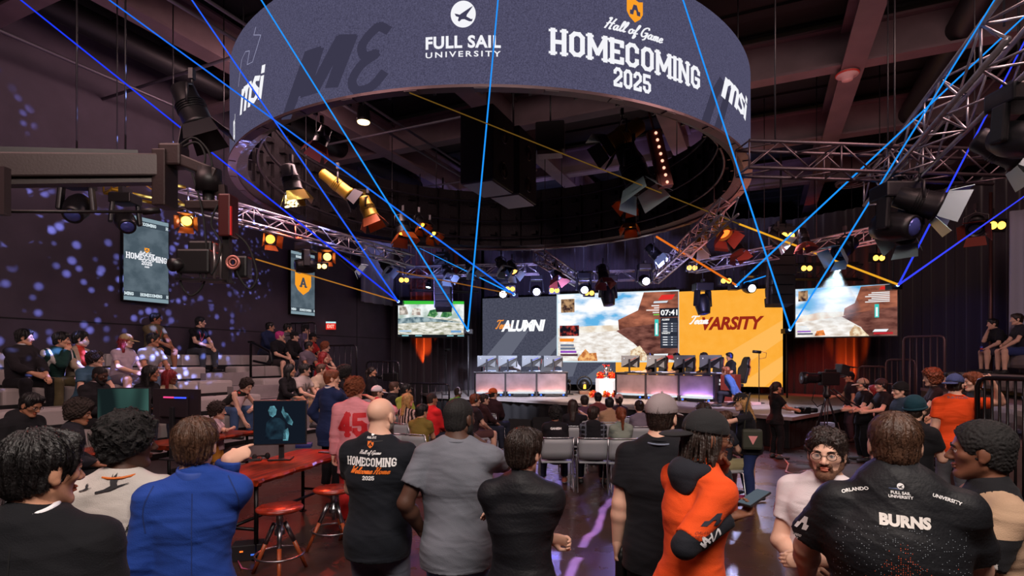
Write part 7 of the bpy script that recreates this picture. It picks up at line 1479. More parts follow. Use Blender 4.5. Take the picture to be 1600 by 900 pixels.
bt = wpt(F7, F7['hand-1']); mb = MB(); mb.lathe([(.036, -.2), (.038, -.19), (.038, 0), (.03, .03), (.022, .04), (.022, .07), (.001, .072)], n=18); b_o = empty('water_bottle', bt, 0, 'black bottle hanging from the hand of the person in the grey cap', 'bottle'); mb.build('body', mat((16, 16, 18), .35), b_o); mb = MB(); mb.tube([(-.02, 0, .06), (-.02, 0, .1), (.02, 0, .1), (.02, 0, .06)], .006, 6); mb.build('loop', RUBBER, b_o)
F8 = st('person in orange jersey with backward black cap and locs, holding a phone', 1078, 640, 2.62, -74, .02, skin='b', hair=('dread', 'd'), top=('jersey', (236, 84, 30), 'plain', .9), bot=('pants', (24, 24, 30)), hy=-14, hp=4, lean=7, lod=0, L='chin', curlL='curl', R=('w', P(1140, 806, 2.47), (.05, -1, -.5), (0, -.3, 1), (.1, 1, .12)), curlR='grip', acc=(('capback', (40, 40, 42)), ('glasses', (60, 40, 35)), ('sleeves', (30, 32, 40)), ('hood', (34, 36, 44))), hem=.32)
slx = F8['Sh'][1]; d_ = (F8['elb'][1]-slx); ort = Vector((1, 0, 0)); upv = -d_.normalized(); fx = ort.cross(upv); md = slx.lerp(F8['elb'][1], .5)
print_on(F8, 'sleeve_emblem', APEX, mat((52, 54, 66), .7), .085, .07, 0, .02, ax=(Vector((0, 1, 0)), upv, Vector((-1, 0, 0))), origin=md); print_on(F8, 'sleeve_lettering', bf('ORLANDO\nHEALTH', 1, .0), mat((150, 60, 40), .7), .09, .035, 0, -.06, ax=(Vector((0, 1, 0)), upv, Vector((-1, 0, 0))), origin=md)
e_, w__ = F8['elb'][1], F8['wri'][1]; dd = (w__-e_).normalized(); print_on(F8, 'sleeve_print', strokes([smooth_line([(0, 1), (1, 0), (.4, 1.6), (1.8, .2)]), smooth_line([(2, 1.4), (2.6, 0), (3.4, 1.2), (4, .2)]), [(.4, .6), (2, .9)]], .3), mat((220, 220, 225), .7), .13, .06, 0, 0, part='sleeves', ax=(dd, Vector((0, 0, 1)), Vector((-1, 0, 0))), origin=e_.lerp(w__, .4))
print_on(F8, 'yellow_print', disc(1, 24), mat((250, 170, 40), .7), .2, .17, .03, 0, ax=(Vector((0, 1, 0)), Vector((0, 0, 1)), Vector((-1, 0, 0))), origin=F8['P0']+Vector((.1, 0, -.05)))
pv = wpt(F8, F8['hand1']+Vector((0, .02, .02))); ph = empty('phone', pv, math.radians(-60), 'phone in the outstretched hand of the person in the orange jersey', 'phone'); mb = MB(); mb.box((0, .02, .012), (.075, .155, .01), RX(.3), bev=.004); mb.build('body', DARK, ph); mb = MB(); mb.box((0, .02, .0178), (.068, .145, .001), RX(.3)); mb.build('screen', emis((95, 105, 115), .8), ph)
# ---- the group at the right
F9 = st('person in white t-shirt with glasses and beard, facing the camera', 1293, 665, 2.75, 134, .03, skin='l', hair=('wavy', 'd'), top=('tee', (226, 214, 218)), bot=('jeans', (52, 76, 120)), hy=10, hp=2, lod=0, fat=1.12, L=((.0, .24, 1.06), (-.8, -.3, -.8)), R=((.02, .2, 1.0), (.9, -.3, -.8)), acc=(('glasses', (40, 30, 28)), ('beard', 'n', .003)), hem=.2, hscale=.98)
print_on(F9, 'red_tick_mark', ([(0, .3), (.15, 0), (.5, .12), (1.2, .5), (.4, .25), (.2, .22)], [(0, 1, 2, 3, 4, 5)]), mat((205, 40, 40), .6), .045, .018, .07, -.11, 'front'); slx = F9['Sh'][1]; md = slx.lerp(F9['elb'][1], .45); print_on(F9, 'red_sleeve_print', bf('B', 1, .05), mat((205, 50, 45), .6), .06, .08, 0, 0, ax=(Vector((0, -1, 0)), Vector((0, 0, 1)), Vector((-1, 0, 0))), origin=md)
F10 = st('broad person in black jersey lettered BURNS, back to the camera', 1400, 642, 2.12, -28, .015, skin='l', hair=('fade', 'b'), top=('jersey', (28, 29, 33), 'shiny', .72), bot=('pants', (22, 22, 26)), hy=2, hp=6, lod=0, fat=1.3, L=((-.3, .3, 1.0), (-1, -.4, -.5)), R=((.28, .32, 1.0), (1, -.4, -.5)), acc=(('lanyard', (70, 84, 120)),), hem=.2)
print_on(F10, 'lettering', bf('BURNS', 1, .06, 0, 1.02), mat((236, 232, 226), .6), .155, .042, 0.010, -0.103); print_on(F10, 'lettering', bf('FULL SAIL\nUNIVERSITY', 1, .03), WHT, .075, .024, 0.000, -0.013); print_on(F10, 'emblem', disc(1, 18), WHT, .022, .022, 0.000, 0.017); print_on(F10, 'emblem', PLANE, mat((28, 29, 33), .5), .016, .012, 0.000, 0.017, off=.005)
def dots(n, seed, fn):
    rr = random.Random(seed); v = []; f = []
    for i in range(n):
        for _ in range(20):
            x, y = rr.uniform(-1, 1), rr.uniform(-1, 1)
            if rr.random() < fn(x, y): break
        x = round(x*30)/30; y = round(y*34)/34; r = .009*(1.2-.5*(y+1)/2); b = len(v); v += [(x-r, y), (x, y-r), (x+r, y), (x, y+r)]; f.append((b, b+1, b+2, b+3))
    return v, f
band_ = lambda x, y: max(0, 1-abs(abs(x)*1.1-(.15-y*.9))*2.2)*.9 if y > -.9 else .6
print_on(F10, 'white_dots', dots(1100, 1, lambda x, y: .25+.7*(y < -.3)), mat((150, 160, 170), .6), .44, .42, 0.000, -0.328, off=.0025); print_on(F10, 'orange_dots', dots(800, 2, band_), mat((225, 90, 50), .6), .42, .36, 0.000, -0.358, off=.0028)
md = F10['Sh'][-1].lerp(F10['elb'][-1], .45); upv = (F10['Sh'][-1]-F10['elb'][-1]).normalized(); print_on(F10, 'sleeve_emblem', APEX, WHT, .07, .07, 0, .01, ax=(Vector((.5, -.8, 0)), upv, Vector((.8, .5, .1))), origin=md); print_on(F10, 'sleeve_lettering', bf('ORLANDO\nHEALTH', 1, .02), WHT, .06, .03, 0, -.07, ax=(Vector((.5, -.8, 0)), upv, Vector((.8, .5, .1))), origin=md)
for sg, tx in ((-1, 'ORLANDO'), (1, 'UNIVERSITY')): print_on(F10, 'shoulder_lettering', bf(tx, 1, .03), WHT, .09, .012, sg*.14, -.018, rot=-sg*.3)
def block(J):
    N_ = np.array(J['N']); return [cloth_mat((190, 158, 130)), cloth_mat((226, 222, 220)), cloth_mat((26, 26, 30))], lambda c: np.where((np.hypot(c[:, 0]-N_[0], c[:, 1]-N_[1]) < .125) & (c[:, 2] > N_[2]-.03), 2, np.where(c[:, 1] > N_[1]+.07, 1, np.where((np.abs(c[:, 0]) > .185) & (c[:, 2] < N_[2]-.15), 2, 0)))
F11 = st('person in beige, white and black panelled shirt, profile facing left', 1545, 661, 2.3, 66, .008, skin='b', hair=('tight', 'k'), top=('shirt', (190, 158, 130)), bot=('pants', (30, 30, 34)), hy=-14, hp=2, lod=0, L='fore', R='down', acc=(('chain', 1),), hem=.18, patt=block)
# ---- standing on the left behind the table
st('person in navy suit jacket with red hair, hand at mouth, behind the tables', 516, 577, 8.3, -30, .02, skin='l', hair=('short', 'r'), top=('blazer', (30, 44, 84)), bot=('pants', (20, 20, 26)), shoe=(150, 120, 120), hy=-42, lod=1, R='chin', curlR='curl', L='pocket', acc=(('white_collar', (210, 205, 210)),))
P45 = st('person in pink jersey numbered 45 with curly red-brown hair, one hand raised', 553, 586, 6.5, 4, .05, skin='l', hair=('curly', 'r'), top=('jersey', (232, 150, 160), 'plain', 1.95), bot=('pants', (190, 40, 40)), hy=-34, lod=1, L='down', R=((.2, .16, 1.52), (1, -.2, -.6)), curlR='flat', hem=.26, patt=lambda J: ([cloth_mat((232, 150, 160)), cloth_mat((205, 40, 56))], lambda c: ((c[:, 1] > .1) & (c[:, 0] > .12) & (np.sin(c[:, 2]*75) > .1)).astype(int)))
print_on(P45, 'number', slab('45', 1, 2.3), mat((200, 30, 40), .7), .34, .3, 0.000, -0.250); 
for k in range(4): pass
st('person with big dark afro standing behind the red-haired suit', 537, 566, 10.2, -60, .09, skin='d', hair=('afro', 'k'), top=('hoodie', (24, 22, 28)), bot=('pants', (20, 20, 24)), lod=2)
st('person in dark top with headset beside the far left camera', 580, 572, 14.2, -95, .02, sex='f', skin='m', hair=('pony', 'd'), top=('long', (26, 24, 30)), bot=('pants', (18, 18, 22)), lod=2, acc=(('headset', (30, 30, 34)),), R='phone')
# ---- seated, left of the aisle
GRY = dict(lod=1)
chaired('seated person in dark long-sleeved top, profile right, by the far left camera', 604, 593, 12.6, -70, 'grey chair under the person in the dark top, furthest left', skin='l', hair=('short', 'b'), top=('long', (30, 28, 34)), lean=14, lod=2, sit=.52)
chaired('seated person in white cap and pale top behind the pink jersey', 584, 603, 10.9, -60, 'grey chair behind the pink jersey', skin='l', hair=('short', 'b'), top=('tee', (170, 150, 155)), acc=(('cap', (225, 220, 225)),), lod=2, sit=.5)
chaired('seated person in yellow-green shirt with a dark shoulder strap', 630, 599, 12.0, -40, 'grey chair under the person in the yellow-green shirt', skin='m', hair=('short', 'k'), top=('tee', (176, 190, 80)), hy=-25, lod=2, sit=.48)
chaired('seated person with long strawberry blonde hair in a striped top', 634, 614, 10.4, -25, 'grey chair under the blonde person in stripes', sex='f', skin='l', hair=('long', 'y'), top=('long', (60, 40, 44)), hy=-25, lod=2, patt=lambda J: ([cloth_mat((46, 30, 34)), cloth_mat((210, 180, 170))], lambda c: (np.sin(c[:, 0]*110) > .25).astype(int)))
chaired('seated person in bright red shirt with cropped hair', 671, 613, 10.4, -35, 'grey chair under the person in the bright red shirt', skin='t', hair=('buzz', 'd'), top=('long', (220, 40, 44)), hy=-18, lod=1, fat=1.15)
chaired('seated person in olive t-shirt with short dark hair', 656, 629, 8.9, -20, 'grey chair with full back under the person in olive', skin='m', hair=('short', 'k'), top=('tee', (128, 110, 52)), hy=-25, lod=1, fat=1.08)
chaired('seated person in lime green top near the stage skirt', 713, 604, 13.6, -30, None, skin='b', hair=('buzz', 'd'), top=('long', (110, 190, 60)), hy=-20, lod=2, acc=(('headset', (200, 200, 220)),), sit=.45)
chaired('seated person with orange-lit short hair and dark headset', 738, 614, 10.9, -55, 'grey chair under the person with orange-lit hair', skin='l', hair=('short', 'r'), top=('tee', (40, 30, 36)), bot=('shorts', (90, 60, 60)), hy=-15, lod=1, acc=(('headset', (30, 26, 30)),))  # orange light is painted in as red-brown hair colour
chaired('seated person in dark hoodie with hair tied in a bun', 753, 613, 11.7, -60, 'grey chair under the person with the bun, by the orange cap', sex='f', skin='l', hair=('bun', 'd'), top=('hoodie', (60, 34, 36)), hy=-10, lod=1)
chaired('seated person in dark coat with backward orange cap', 768, 606, 12.3, -25, 'grey chair with bare back under the person in the orange cap', skin='l', hair=('short', 'd'), top=('jacket', (52, 28, 34)), hy=-25, lod=1, acc=(('capback', (205, 96, 50)),), fat=1.1)
make_chair('empty grey chair left of the person in olive', Vector((P(622, 0, 9.0).x, 9.0, 0)), math.radians(-12)); make_chair('empty grey chair two rows behind, left of the blonde person', Vector((P(606, 0, 9.9).x, 9.9, 0)), math.radians(-20))
# ---- seated, right of the aisle
GN = chaired('seated person in black jersey lettered GANESH', 868, 643, 8.55, 0, 'grey chair under the GANESH jersey', skin='b', hair=('curly', 'k'), top=('jersey', (24, 22, 28)), bot=('jeans', (40, 46, 70)), shoe=(150, 80, 60), lod=1, lean=3, hair_add=.03)
print_on(GN, 'lettering', bf('GANESH', 1, .05), WHT, .17, .036, 0.000, -0.080)
chaired('seated person in dark hooded plaid shirt with short hair', 927, 639, 8.5, -4, 'grey chair under the hooded plaid shirt', skin='l', hair=('short', 'd'), top=('hoodie', (26, 26, 32)), patt=lambda J: ([cloth_mat((24, 24, 30)), cloth_mat((92, 98, 110))], lambda c: ((np.abs(c[:, 0]) > .11) & ((np.sin(c[:, 2]*90) > .6) | (np.sin(c[:, 0]*90) > .6))).astype(int)), bot=('jeans', (40, 44, 60)), hy=-30, lod=1, acc=(('glasses', (30, 30, 30)),))
chaired('seated person in pale green top with long ponytail', 971, 640, 8.45, 0, 'grey chair under the pale green top', sex='f', skin='l', hair=('pony', 'r'), top=('tee', (140, 150, 138)), bot=('jeans', (40, 44, 60)), lod=1)
LH = chaired('seated person with long dark hair holding up a phone', 895, 632, 10.0, -4, 'grey chair under the person with long dark hair', sex='f', skin='l', hair=('long', 'd'), top=('tee', (26, 24, 30)), R=((.16, .3, 1.02), (1, 0, -.4)), lod=2)
chaired('seated person seen small between the long hair and the hood', 914, 637, 11.2, 0, 'grey chair under the small far person', skin='l', hair=('short', 'd'), top=('tee', (90, 60, 80)), lod=2)
chaired('seated person with dark round haircut nearest the podium', 935, 615, 12.2, 0, 'grey chair nearest the podium', skin='l', hair=('short', 'k'), top=('tee', (120, 60, 60)), lod=2)
chaired('seated person in tan shirt with short hair', 953, 625, 10.6, 0, 'grey chair under the tan shirt', skin='m', hair=('short', 'k'), top=('tee', (176, 140, 110)), lod=2)
chaired('seated person in pink-white cap with dark hair below', 968, 619, 11.6, 0, 'grey chair under the pink-white cap', sex='f', skin='l', hair=('pony', 'd'), top=('tee', (52, 34, 46)), acc=(('cap', (226, 180, 176)),), lod=2)
chaired('seated person with hair in a high bun in a grey top', 1000, 630, 9.9, 0, 'grey chair under the high bun', sex='f', skin='l', hair=('bun', 'd'), top=('long', (120, 110, 124)), lod=2)
# ---- to the right of the aisle
chaired('seated person with sunglasses on long brown hair, turned left', 1104, 628, 8.1, 25, 'grey chair under the person with sunglasses on hair', sex='f', skin='l', hair=('long', 'd'), top=('tee', (70, 40, 46)), lod=1)
chaired('seated person in khaki shorts mostly hidden by the orange jersey', 1128, 650, 7.8, -70, 'grey chair under the person in khaki shorts', skin='l', hair=('short', 'b'), top=('tee', (40, 42, 52)), bot=('shorts', (170, 160, 120)), shoe=(60, 64, 72), lod=1)
W1 = st('person in black cap and shirt with small green bag, reaching left', 1172, 615, 7.75, 78, .02, sex='f', skin='l', hair=('long', 'y'), top=('tee', (24, 24, 30)), bot=('jeans', (36, 50, 96)), shoe=(190, 40, 100), lean=10, hp=14, lod=1, R='down', L=((-.2, .52, 1.12), (-.4, -.3, -1)), acc=(('cap', (26, 26, 30)),), fat=1.12)
print_on(W1, 'lettering', bf('HOME', 1, .05), WHT, .15, .04, 0.000, -0.100); print_on(W1, 'lettering', script('Home', 1, 1.3, .3), PORG, .1, .03, 0.020, -0.160)
bg = W1['P0']+Vector((-.23, .02, .12)); bo = empty('shoulder_bag', wpt(W1, bg), math.radians(78), 'small dark green bag with a pink patch at the hip of the black cap person', 'bag'); mb = MB(); mb.box((0, 0, 0), (.1, .26, .28), bev=.035); mb.build('pouch', mat((52, 56, 44), .7), bo); mb = MB(); mb.add([(-.052, .06, .05), (-.052, -.06, .05), (-.052, 0, -.07)], [(0, 1, 2)]); mb.build('patch', mat((225, 150, 150), .6), bo); mb = MB(); mb.tube([(0, .1, .13), (.1, .05, .45), (.22, -.02, .62)], .012, 6); mb.build('strap', mat((40, 42, 36), .7), bo)
W2 = st('person in black with brown ponytail holding camera gear, before the orange panel', 1212, 597, 11.2, -82, .02, sex='f', skin='m', hair=('pony', 'd'), top=('tee', (22, 22, 26)), bot=('pants', (18, 18, 22)), shoe=(60, 60, 66), lod=1, R='fore', L='fore', curlL='grip', curlR='grip')
gp = wpt(W2, (W2['hand1']+W2['hand-1'])/2+Vector((0, .12, 0))); go = empty('handheld_camera', gp, math.radians(-82), 'small camera rig held by the ponytailed person in black', 'camera'); mb = MB(); mb.box((0, .05, 0), (.12, .3, .14), bev=.02); mb.build('body', CAN, go); mb = MB(); mb.cyl((0, .2, 0), (0, .36, 0), .05, n=14); mb.build('lens', DARK, go); mb = MB(); mb.tube([(-.1, 0, 0), (-.16, 0, .06), (.16, 0, .06), (.1, 0, 0)], .014, 6); mb.build('grip', mat((150, 155, 165), .3, .6), go)
st('person in blue jacket with brown hair stooping on the stage by the right desk', 1150, 608, 14.9, 60, .0, skin='m', hair=('mess', 'r'), top=('jacket', (60, 90, 150)), bot=('pants', (30, 30, 40)), z0=ST, h=1.6, sit=.28, lean=28, lod=2)
# ---- camera crew and watchers on the right
OP = st('camera operator in pale cap and headset beside the large tripod', 1350, 592, 10.9, 82, .02, skin='l', hair=('short', 'd'), top=('tee', (22, 22, 26)), bot=('pants', (18, 18, 22)), shoe=(60, 58, 60), lod=1, L='fore', R='phone', acc=(('cap', (170, 160, 140)), ('headset', (30, 30, 34))), fat=1.1)
st('person in dark cap standing before the orange lit curtain on the right', 1329, 581, 13.4, 70, .02, skin='m', hair=('short', 'd'), top=('tee', (40, 30, 36)), bot=('pants', (70, 60, 70)), lod=2, acc=(('cap', (26, 24, 30)),), R='fore')
st('person with bright red hair behind the camera operator', 1366, 603, 11.9, 60, .02, sex='f', skin='l', hair=('long', 'R'), top=('tee', (30, 26, 30)), lod=2)
st('person in dark cap and headphones, arms forward, right of the operator', 1379, 592, 10.3, 85, .02, skin='l', hair=('short', 'd'), top=('tee', (26, 24, 28)), bot=('pants', (30, 28, 32)), lod=1, L='fore', R='fore', acc=(('headset', (36, 32, 36)), ('capback', (64, 50, 52))))
st('person in black beanie facing left, right of the headphone wearer', 1409, 599, 8.6, 80, .02, skin='l', hair=('short', 'd'), top=('hoodie', (44, 60, 76)), lod=1, acc=(('beanie', (22, 20, 22)),))
TB = st('person in teal beanie and glasses with black shirt, facing right', 1428, 622, 5.4, -65, .02, skin='l', hair=('fade', 'd'), top=('tee', (24, 24, 28)), bot=('shorts', (176, 84, 44)), lod=1, acc=(('beanie', (24, 62, 74)), ('glasses', (30, 30, 34)), ('beard', 'd', .004)), R='phone', L='fore', curlR='grip', fat=1.1)
tbp = wpt(TB, TB['hand1']); pr_ = empty('phone', tbp, .4, 'phone with red case in the hand of the teal beanie person', 'phone'); mb = MB(); mb.box((0, 0, .02), (.08, .012, .15), RX(.5), bev=.004); mb.build('case', mat((210, 40, 50), .5), pr_); mb = MB(); mb.box((0, .008, .02), (.07, .002, .14), RX(.5)); mb.build('screen', mat((20, 20, 24), .1), pr_)
OM = st('person in bright orange t-shirt and blue cap, hand raised on the railing', 1492, 584, 6.9, -14, .02, skin='l', hair=('short', 'd'), top=('tee', (242, 82, 28)), bot=('pants', (92, 92, 98)), lod=1, acc=(('capback', (72, 84, 130)), ('beard', 'b', .006)), hy=-45, L='down', R=('w', P(1551, 598, 6.75), (1, .2, -1)), curlR='fist', fat=1.1)
print_on(OM, 'lettering', bf('RAYCUBE', 1, .02), mat((120, 90, 100), .6), .22, .03, 0.000, 0.000); print_on(OM, 'yellow_patch', rect(0, 0, 1, 1), mat((250, 160, 40), .6), .12, .14, 0.160, -0.450); print_on(OM, 'yellow_patch', rect(0, 0, 1, 1), mat((250, 160, 40), .6), .14, .1, 0.080, -0.550)
def rseat(label, px, tier, u_off=0., dh=1.75, yaw=66, **k):
    r = Vector(((px-CX)/F, 1, 0)); z = (RV[tier]+.22)/V.dot(r); k.setdefault('L', 'knee'); k.setdefault('R', 'clasp'); k.setdefault('lean', 14); k.setdefault('lod', 2)
    return person(label, r.x*z, z, yaw, z0=RS[tier]-.42, h=dh, sit=.42, **k)
RB1 = rseat('seated person in dark jersey, hand at mouth, holding a can, top right', 1574, 0, skin='l', hair=('short', 'k'), top=('jersey', (30, 30, 38)), bot=('shorts', (60, 56, 70)), R='chin', L='knee', curlL='grip', lean=26, hy=10)
mb = MB(); c_p = wpt(RB1, RB1['hand-1']+Vector((0, .02, .05))); mb.lathe([(.028, -.06), (.032, -.055), (.032, .055), (.026, .065), (.001, .062)], n=14); co = empty('drink_can', c_p, 0, 'blue and red drink can held by the seated person top right', 'can'); mb.build('body', mat((70, 80, 170), .3, .5), co); mb = MB(); mb.lathe([(.0325, -.02), (.0325, .02), (.001, .02)], n=14); mb.build('red_band', mat((190, 50, 60), .4), co)
rseat('seated person with bare knees cut off by the right photo edge', 1604, 0, skin='l', hair=('short', 'd'), top=('tee', (40, 38, 48)), bot=('shorts', (50, 60, 110)))
rseat('seated person in black with orange-lit hair, behind the orange shirt', 1530, 3, skin='l', hair=('mess', 'r'), top=('jacket', (26, 26, 30)), bot=('pants', (70, 66, 78)), hy=12, lean=4, lod=1)  # hair colour carries the orange light
rseat('seated person in dark jersey just right of the blue cap', 1502, 3, skin='m', hair=('short', 'k'), top=('jersey', (24, 24, 28)), lean=8)
rseat('seated person with orange-lit hair left of the blue cap', 1470, 3, skin='l', hair=('wild', 'r'), sex='f', top=('tee', (40, 26, 28)), lean=10)  # orange light on the hair is put into its colour
# ---- the left bleacher
bleach('seated person in dark suit and glasses, first at the left end of the bleacher', 30, 2, skin='m', hair=('mess', 'k'), top=('blazer', (40, 36, 40)), bot=('pants', (24, 22, 26)), shoe=(40, 36, 38), fat=1.12, acc=(('white_collar', (200, 195, 200)), ('glasses', (30, 30, 30))), lod=1, lean=8)
bleach('seated person in white and dark green varsity jacket, chin on hand', 80, 2, skin='m', hair=('mess', 'k'), top=('jacket', (168, 164, 160)), bot=('pants', (92, 84, 58)), shoe=(90, 80, 76), R='chin', lod=1, lean=20, patt=lambda J: ([cloth_mat((24, 58, 52)), cloth_mat((205, 200, 196))], lambda c: ((np.abs(c[:, 0]) > .15) & (np.abs(np.abs(c[:, 0])-.2) > .02)).astype(int)))
bleach('seated person in beige jacket over red top with dark bob and face mask', 118, 2, sex='f', skin='l', hair=('mess', 'k'), top=('jacket', (172, 150, 128)), bot=('pants', (50, 50, 60)), acc=(('mask', (205, 195, 200)),), lod=1, lean=8, patt=lambda J: ([cloth_mat((172, 150, 128)), cloth_mat((186, 60, 44))], lambda c: ((np.abs(c[:, 0]) < .06) & (c[:, 1] > .05)).astype(int)))
bleach('seated person in tan cap with long red hair and pale shirt', 186, 2, sex='f', skin='l', hair=('long', 'R'), top=('tee', (178, 158, 168)), bot=('shorts', (120, 110, 120)), shoe=(200, 190, 195), acc=(('cap', (170, 148, 110)),), lod=1, fat=1.12)
bleach('seated person in light grey t-shirt and jeans beside the tan cap', 228, 2, skin='t', hair=('short', 'k'), top=('tee', (160, 156, 160)), bot=('jeans', (88, 104, 124)), lod=1, dh=1.85)
bleach('seated person in olive shirt with orange lanyard on the top bench', 238, 0, skin='t', hair=('short', 'k'), top=('tee', (108, 96, 70)), bot=('shorts', (40, 38, 42)), acc=(('lanyard', (200, 80, 50)),), lod=1, fat=1.15, lean=6)
bleach('seated person in black printed shirt with red lanyard, alone on the top bench', 304, 0, skin='l', hair=('short', 'k'), top=('tee', (22, 22, 26)), bot=('jeans', (70, 72, 80)), shoe=(30, 28, 32), acc=(('lanyard', (200, 60, 50)),), lod=1)
bleach('seated person in blue shirt with curly dark hair and glasses', 130, 3, skin='l', hair=('curly', 'd'), top=('tee', (64, 98, 120)), acc=(('glasses', (30, 30, 30)),), lean=24, lod=1, dh=1.68)
bleach('bearded person in black jacket with braided hair, looking at phone', 140, 4, yaw=-100, skin='d', hair=('buzz', 'k'), top=('jacket', (34, 32, 36)), bot=('pants', (24, 22, 26)), acc=(('beard', 'k', .006), ('white_collar', (180, 160, 165))), lean=12, hy=10, hp=18, lod=1, R='phone', L='lap')
bleach('seated person with long wavy dark hair in black, above the green monitor', 222, 4, sex='f', skin='t', hair=('long', 'k'), top=('long', (22, 20, 24)), lod=1)
bleach('seated person with red-streaked dark hair in a cream top', 254, 4, sex='f', skin='b', hair=('long', 'R'), top=('tee', (196, 180, 150)), lod=1, dh=1.55)
chaired('seated person in black hoodie with orange lanyard looking at a phone, far left', 18, 607, 6.4, -95, 'stool', sit=.66, skin='t', hair=('short', 'k'), top=('hoodie', (26, 26, 30)), acc=(('lanyard', (205, 80, 60)), ('glasses', (30, 30, 30))), hp=26, hy=0, lod=1, R='phone', L='phone', lean=16)
person('seated person with round dark afro in dark jacket, left of the green monitor', (92-CX)/F*6.0, 6.0, -50, h=1.72, sit=.64, skin='t', hair=('afro', 'd'), top=('jacket', (38, 36, 44)), bot=('pants', (30, 30, 34)), hy=-20, hp=12, lod=1, lean=14, L='lap', R='lap')
stl = (92-CX)/F*6.0; stool('dark stool under the person with the round afro', Vector((stl, 6.0, 0)), .3, .63)
for a in (('seated person in blue jacket and dark cap, top bench of the right group, first', 414, 0, 'm', ('short', 'k'), ('jacket', (38, 48, 84)), ()), ('seated person in grey top with dark hair, top bench of the right group, second', 442, 0, 'm', ('mess', 'k'), ('tee', (104, 98, 104)), ()), ('seated person in lavender shirt, hand at face, top bench of the right group, third', 470, 0, 'l', ('mess', 'k'), ('tee', (120, 104, 136)), ())):
    bleach(a[0], a[1], a[2], skin=a[3], hair=a[4], top=a[5], acc=a[6], R='chin' if 'hand at face' in a[0] else 'clasp')
bleach('seated person with pink hair in black jersey and shorts', 428, 1, skin='l', hair=('short', 'p'), top=('jersey', (26, 24, 30)), bot=('shorts', (50, 44, 46)), lean=16)
bleach('seated person in black hoodie with glasses and dark cap beside the pink hair', 452, 1, skin='l', hair=('short', 'd'), top=('hoodie', (24, 22, 26)), acc=(('capback', (22, 22, 26)), ('glasses', (200, 200, 210))))
bleach('seated person in red shirt and black cap by the top railing', 481, 1, skin='t', hair=('short', 'k'), top=('tee', (190, 40, 40)), acc=(('cap', (26, 24, 28)),))
bleach('seated person in pale orange top with curly reddish hair at the bench end', 500, 2, sex='f', skin='l', hair=('curly', 'r'), top=('tee', (196, 130, 110)), bot=('pants', (60, 50, 54)))
bleach('seated person in grey t-shirt with dark hair in the middle of the right group', 474, 2, skin='t', hair=('short', 'k'), top=('tee', (112, 100, 112)), fat=1.15)
bleach('seated person with long deep red hair and red top', 496, 3, sex='f', skin='l', hair=('long', 'R'), top=('long', (170, 40, 44)), bot=('pants', (150, 60, 50)))
bleach('seated person in black with long dark hair and blue jeans, front of the right group', 442, 4, sex='f', skin='m', hair=('long', 'k'), top=('long', (24, 22, 26)), bot=('jeans', (66, 84, 124)))
bleach('seated person in white shirt with black bag strap, front of the right group', 466, 4, skin='l', hair=('mess', 'k'), top=('tee', (190, 176, 172)), bot=('pants', (150, 124, 96)), acc=(('lanyard', (40, 36, 40)),))
bleach('seated person in cream shirt with light brown hair, front of the right group', 492, 4, skin='l', hair=('short', 'b'), top=('shirt', (206, 184, 160)), bot=('pants', (40, 38, 48)))
bleach('person in dark tank top with curly hair bending down on the lower bleacher', 348, 4, sex='f', skin='l', hair=('curly', 'd'), top=('tank', (46, 44, 40)), bot=('jeans', (66, 90, 130)), lean=58, hy=-10, hp=20, lod=1, R=((.1, .62, .22), (1, -.3, 0)), L=((-.1, .55, .5), (-1, -.3, 0)))
r_ = Vector(((337-CX)/F, 1, 0)); z_ = (DW-4.75)/NL.dot(r_); person('small child with curly hair and yellow bow standing before the lower bleacher', r_.x*z_, z_, -80, z0=0, h=1.2, sex='f', skin='l', hair=('curly', 'd'), top=('tee', (220, 190, 200)), bot=('shorts', (226, 150, 60)), hscale=1.25, acc=(('bow', (240, 180, 30)),), lod=1, L='cross', R='cross', hy=20)
mb = MB(); q = bpy.data.objects; bp = P(372, 640, 10.0); fl = empty('bouquet', (bp.x, bp.y, 0.62), 0, 'wrapped bunch of red flowers beside the bending person', 'bouquet'); mb.lathe([(.02, .42), (.05, .5), (.12, .72), (.001, .7)], n=12); mb.build('wrapping', mat((215, 180, 185), .6), fl)
rr = random.Random(2)
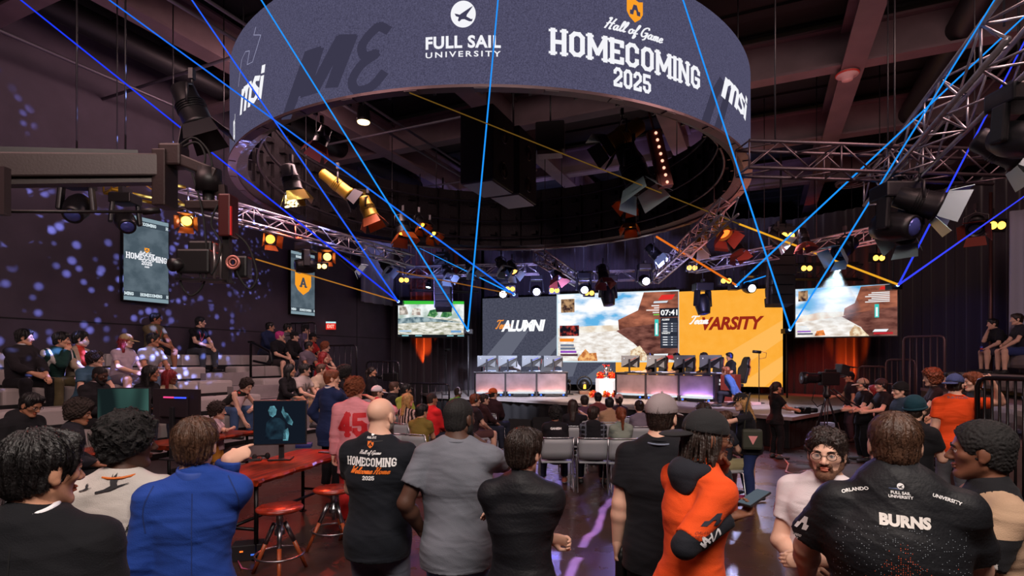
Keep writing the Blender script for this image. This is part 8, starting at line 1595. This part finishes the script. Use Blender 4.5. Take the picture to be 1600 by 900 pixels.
for k in range(7): mb = MB(); mb.ell((rr.uniform(-.1, .1), rr.uniform(-.1, .1), .74+rr.uniform(-.03, .08)), (.035, .035, .03), 8); mb.build('flower', mat((190, 50, 40) if k % 3 else (230, 190, 170), .6), fl)
# ---- players at the stage desks
def player(label, d, x, yo, yaw_off, chair_l, col, trim, pl=None):
    p = desk_pt(d, x, yo, 0); rz = d.rotation_euler.z+math.pi+yaw_off; gaming_chair(chair_l, p, rz, col, trim)
    if pl: person(label, p.x, p.y, math.degrees(rz), z0=ST, sit=.6, h=1.7, lod=2, lean=6, hp=8, L='fore', R='fore', **pl)
BLKC = mat((28, 28, 32), .5); TRIM = mat((190, 90, 80), .5)
o_ = math.radians(-42)
player('player in dark jersey with blue headset, first from the left at the right desk', dr, .88, .92, o_, 'black gaming chair of the first player at the right desk', BLKC, TRIM, dict(skin='l', hair=('short', 'd'), top=('jersey', (40, 40, 48)), acc=(('headset', (50, 80, 220)),)))
player('player with blue headset, second from the left at the right desk', dr, 1.84, .92, o_, 'black gaming chair of the second player at the right desk', BLKC, TRIM, dict(skin='l', hair=('short', 'd'), top=('jersey', (34, 34, 40)), acc=(('headset', (60, 90, 230)),)))
player('player in pale plaid shirt with headset, third from the left at the right desk', dr, 2.76, .92, o_, 'black gaming chair of the third player at the right desk', BLKC, TRIM, dict(skin='l', hair=('mess', 'd'), top=('shirt', (140, 150, 160)), acc=(('headset', (70, 90, 220)),)))
player('player in black with blue headset, at the right end of the right desk', dr, 3.45, 1.2, o_, 'black gaming chair at the right end of the right desk', BLKC, TRIM, dict(skin='m', hair=('short', 'k'), top=('jersey', (26, 26, 30)), acc=(('headset', (60, 80, 220)),)))
player('', dl, 1.62, .95, math.radians(40), 'white gaming chair turned sideways at the left desk', mat((205, 205, 210), .5), TRIM)
player('', dl, .55, 1.25, 0, 'dark empty gaming chair at the left end of the left desk', BLKC, TRIM)
player('', dl, 2.6, 1.25, 0, 'dark empty gaming chair at the right end of the left desk', BLKC, TRIM)
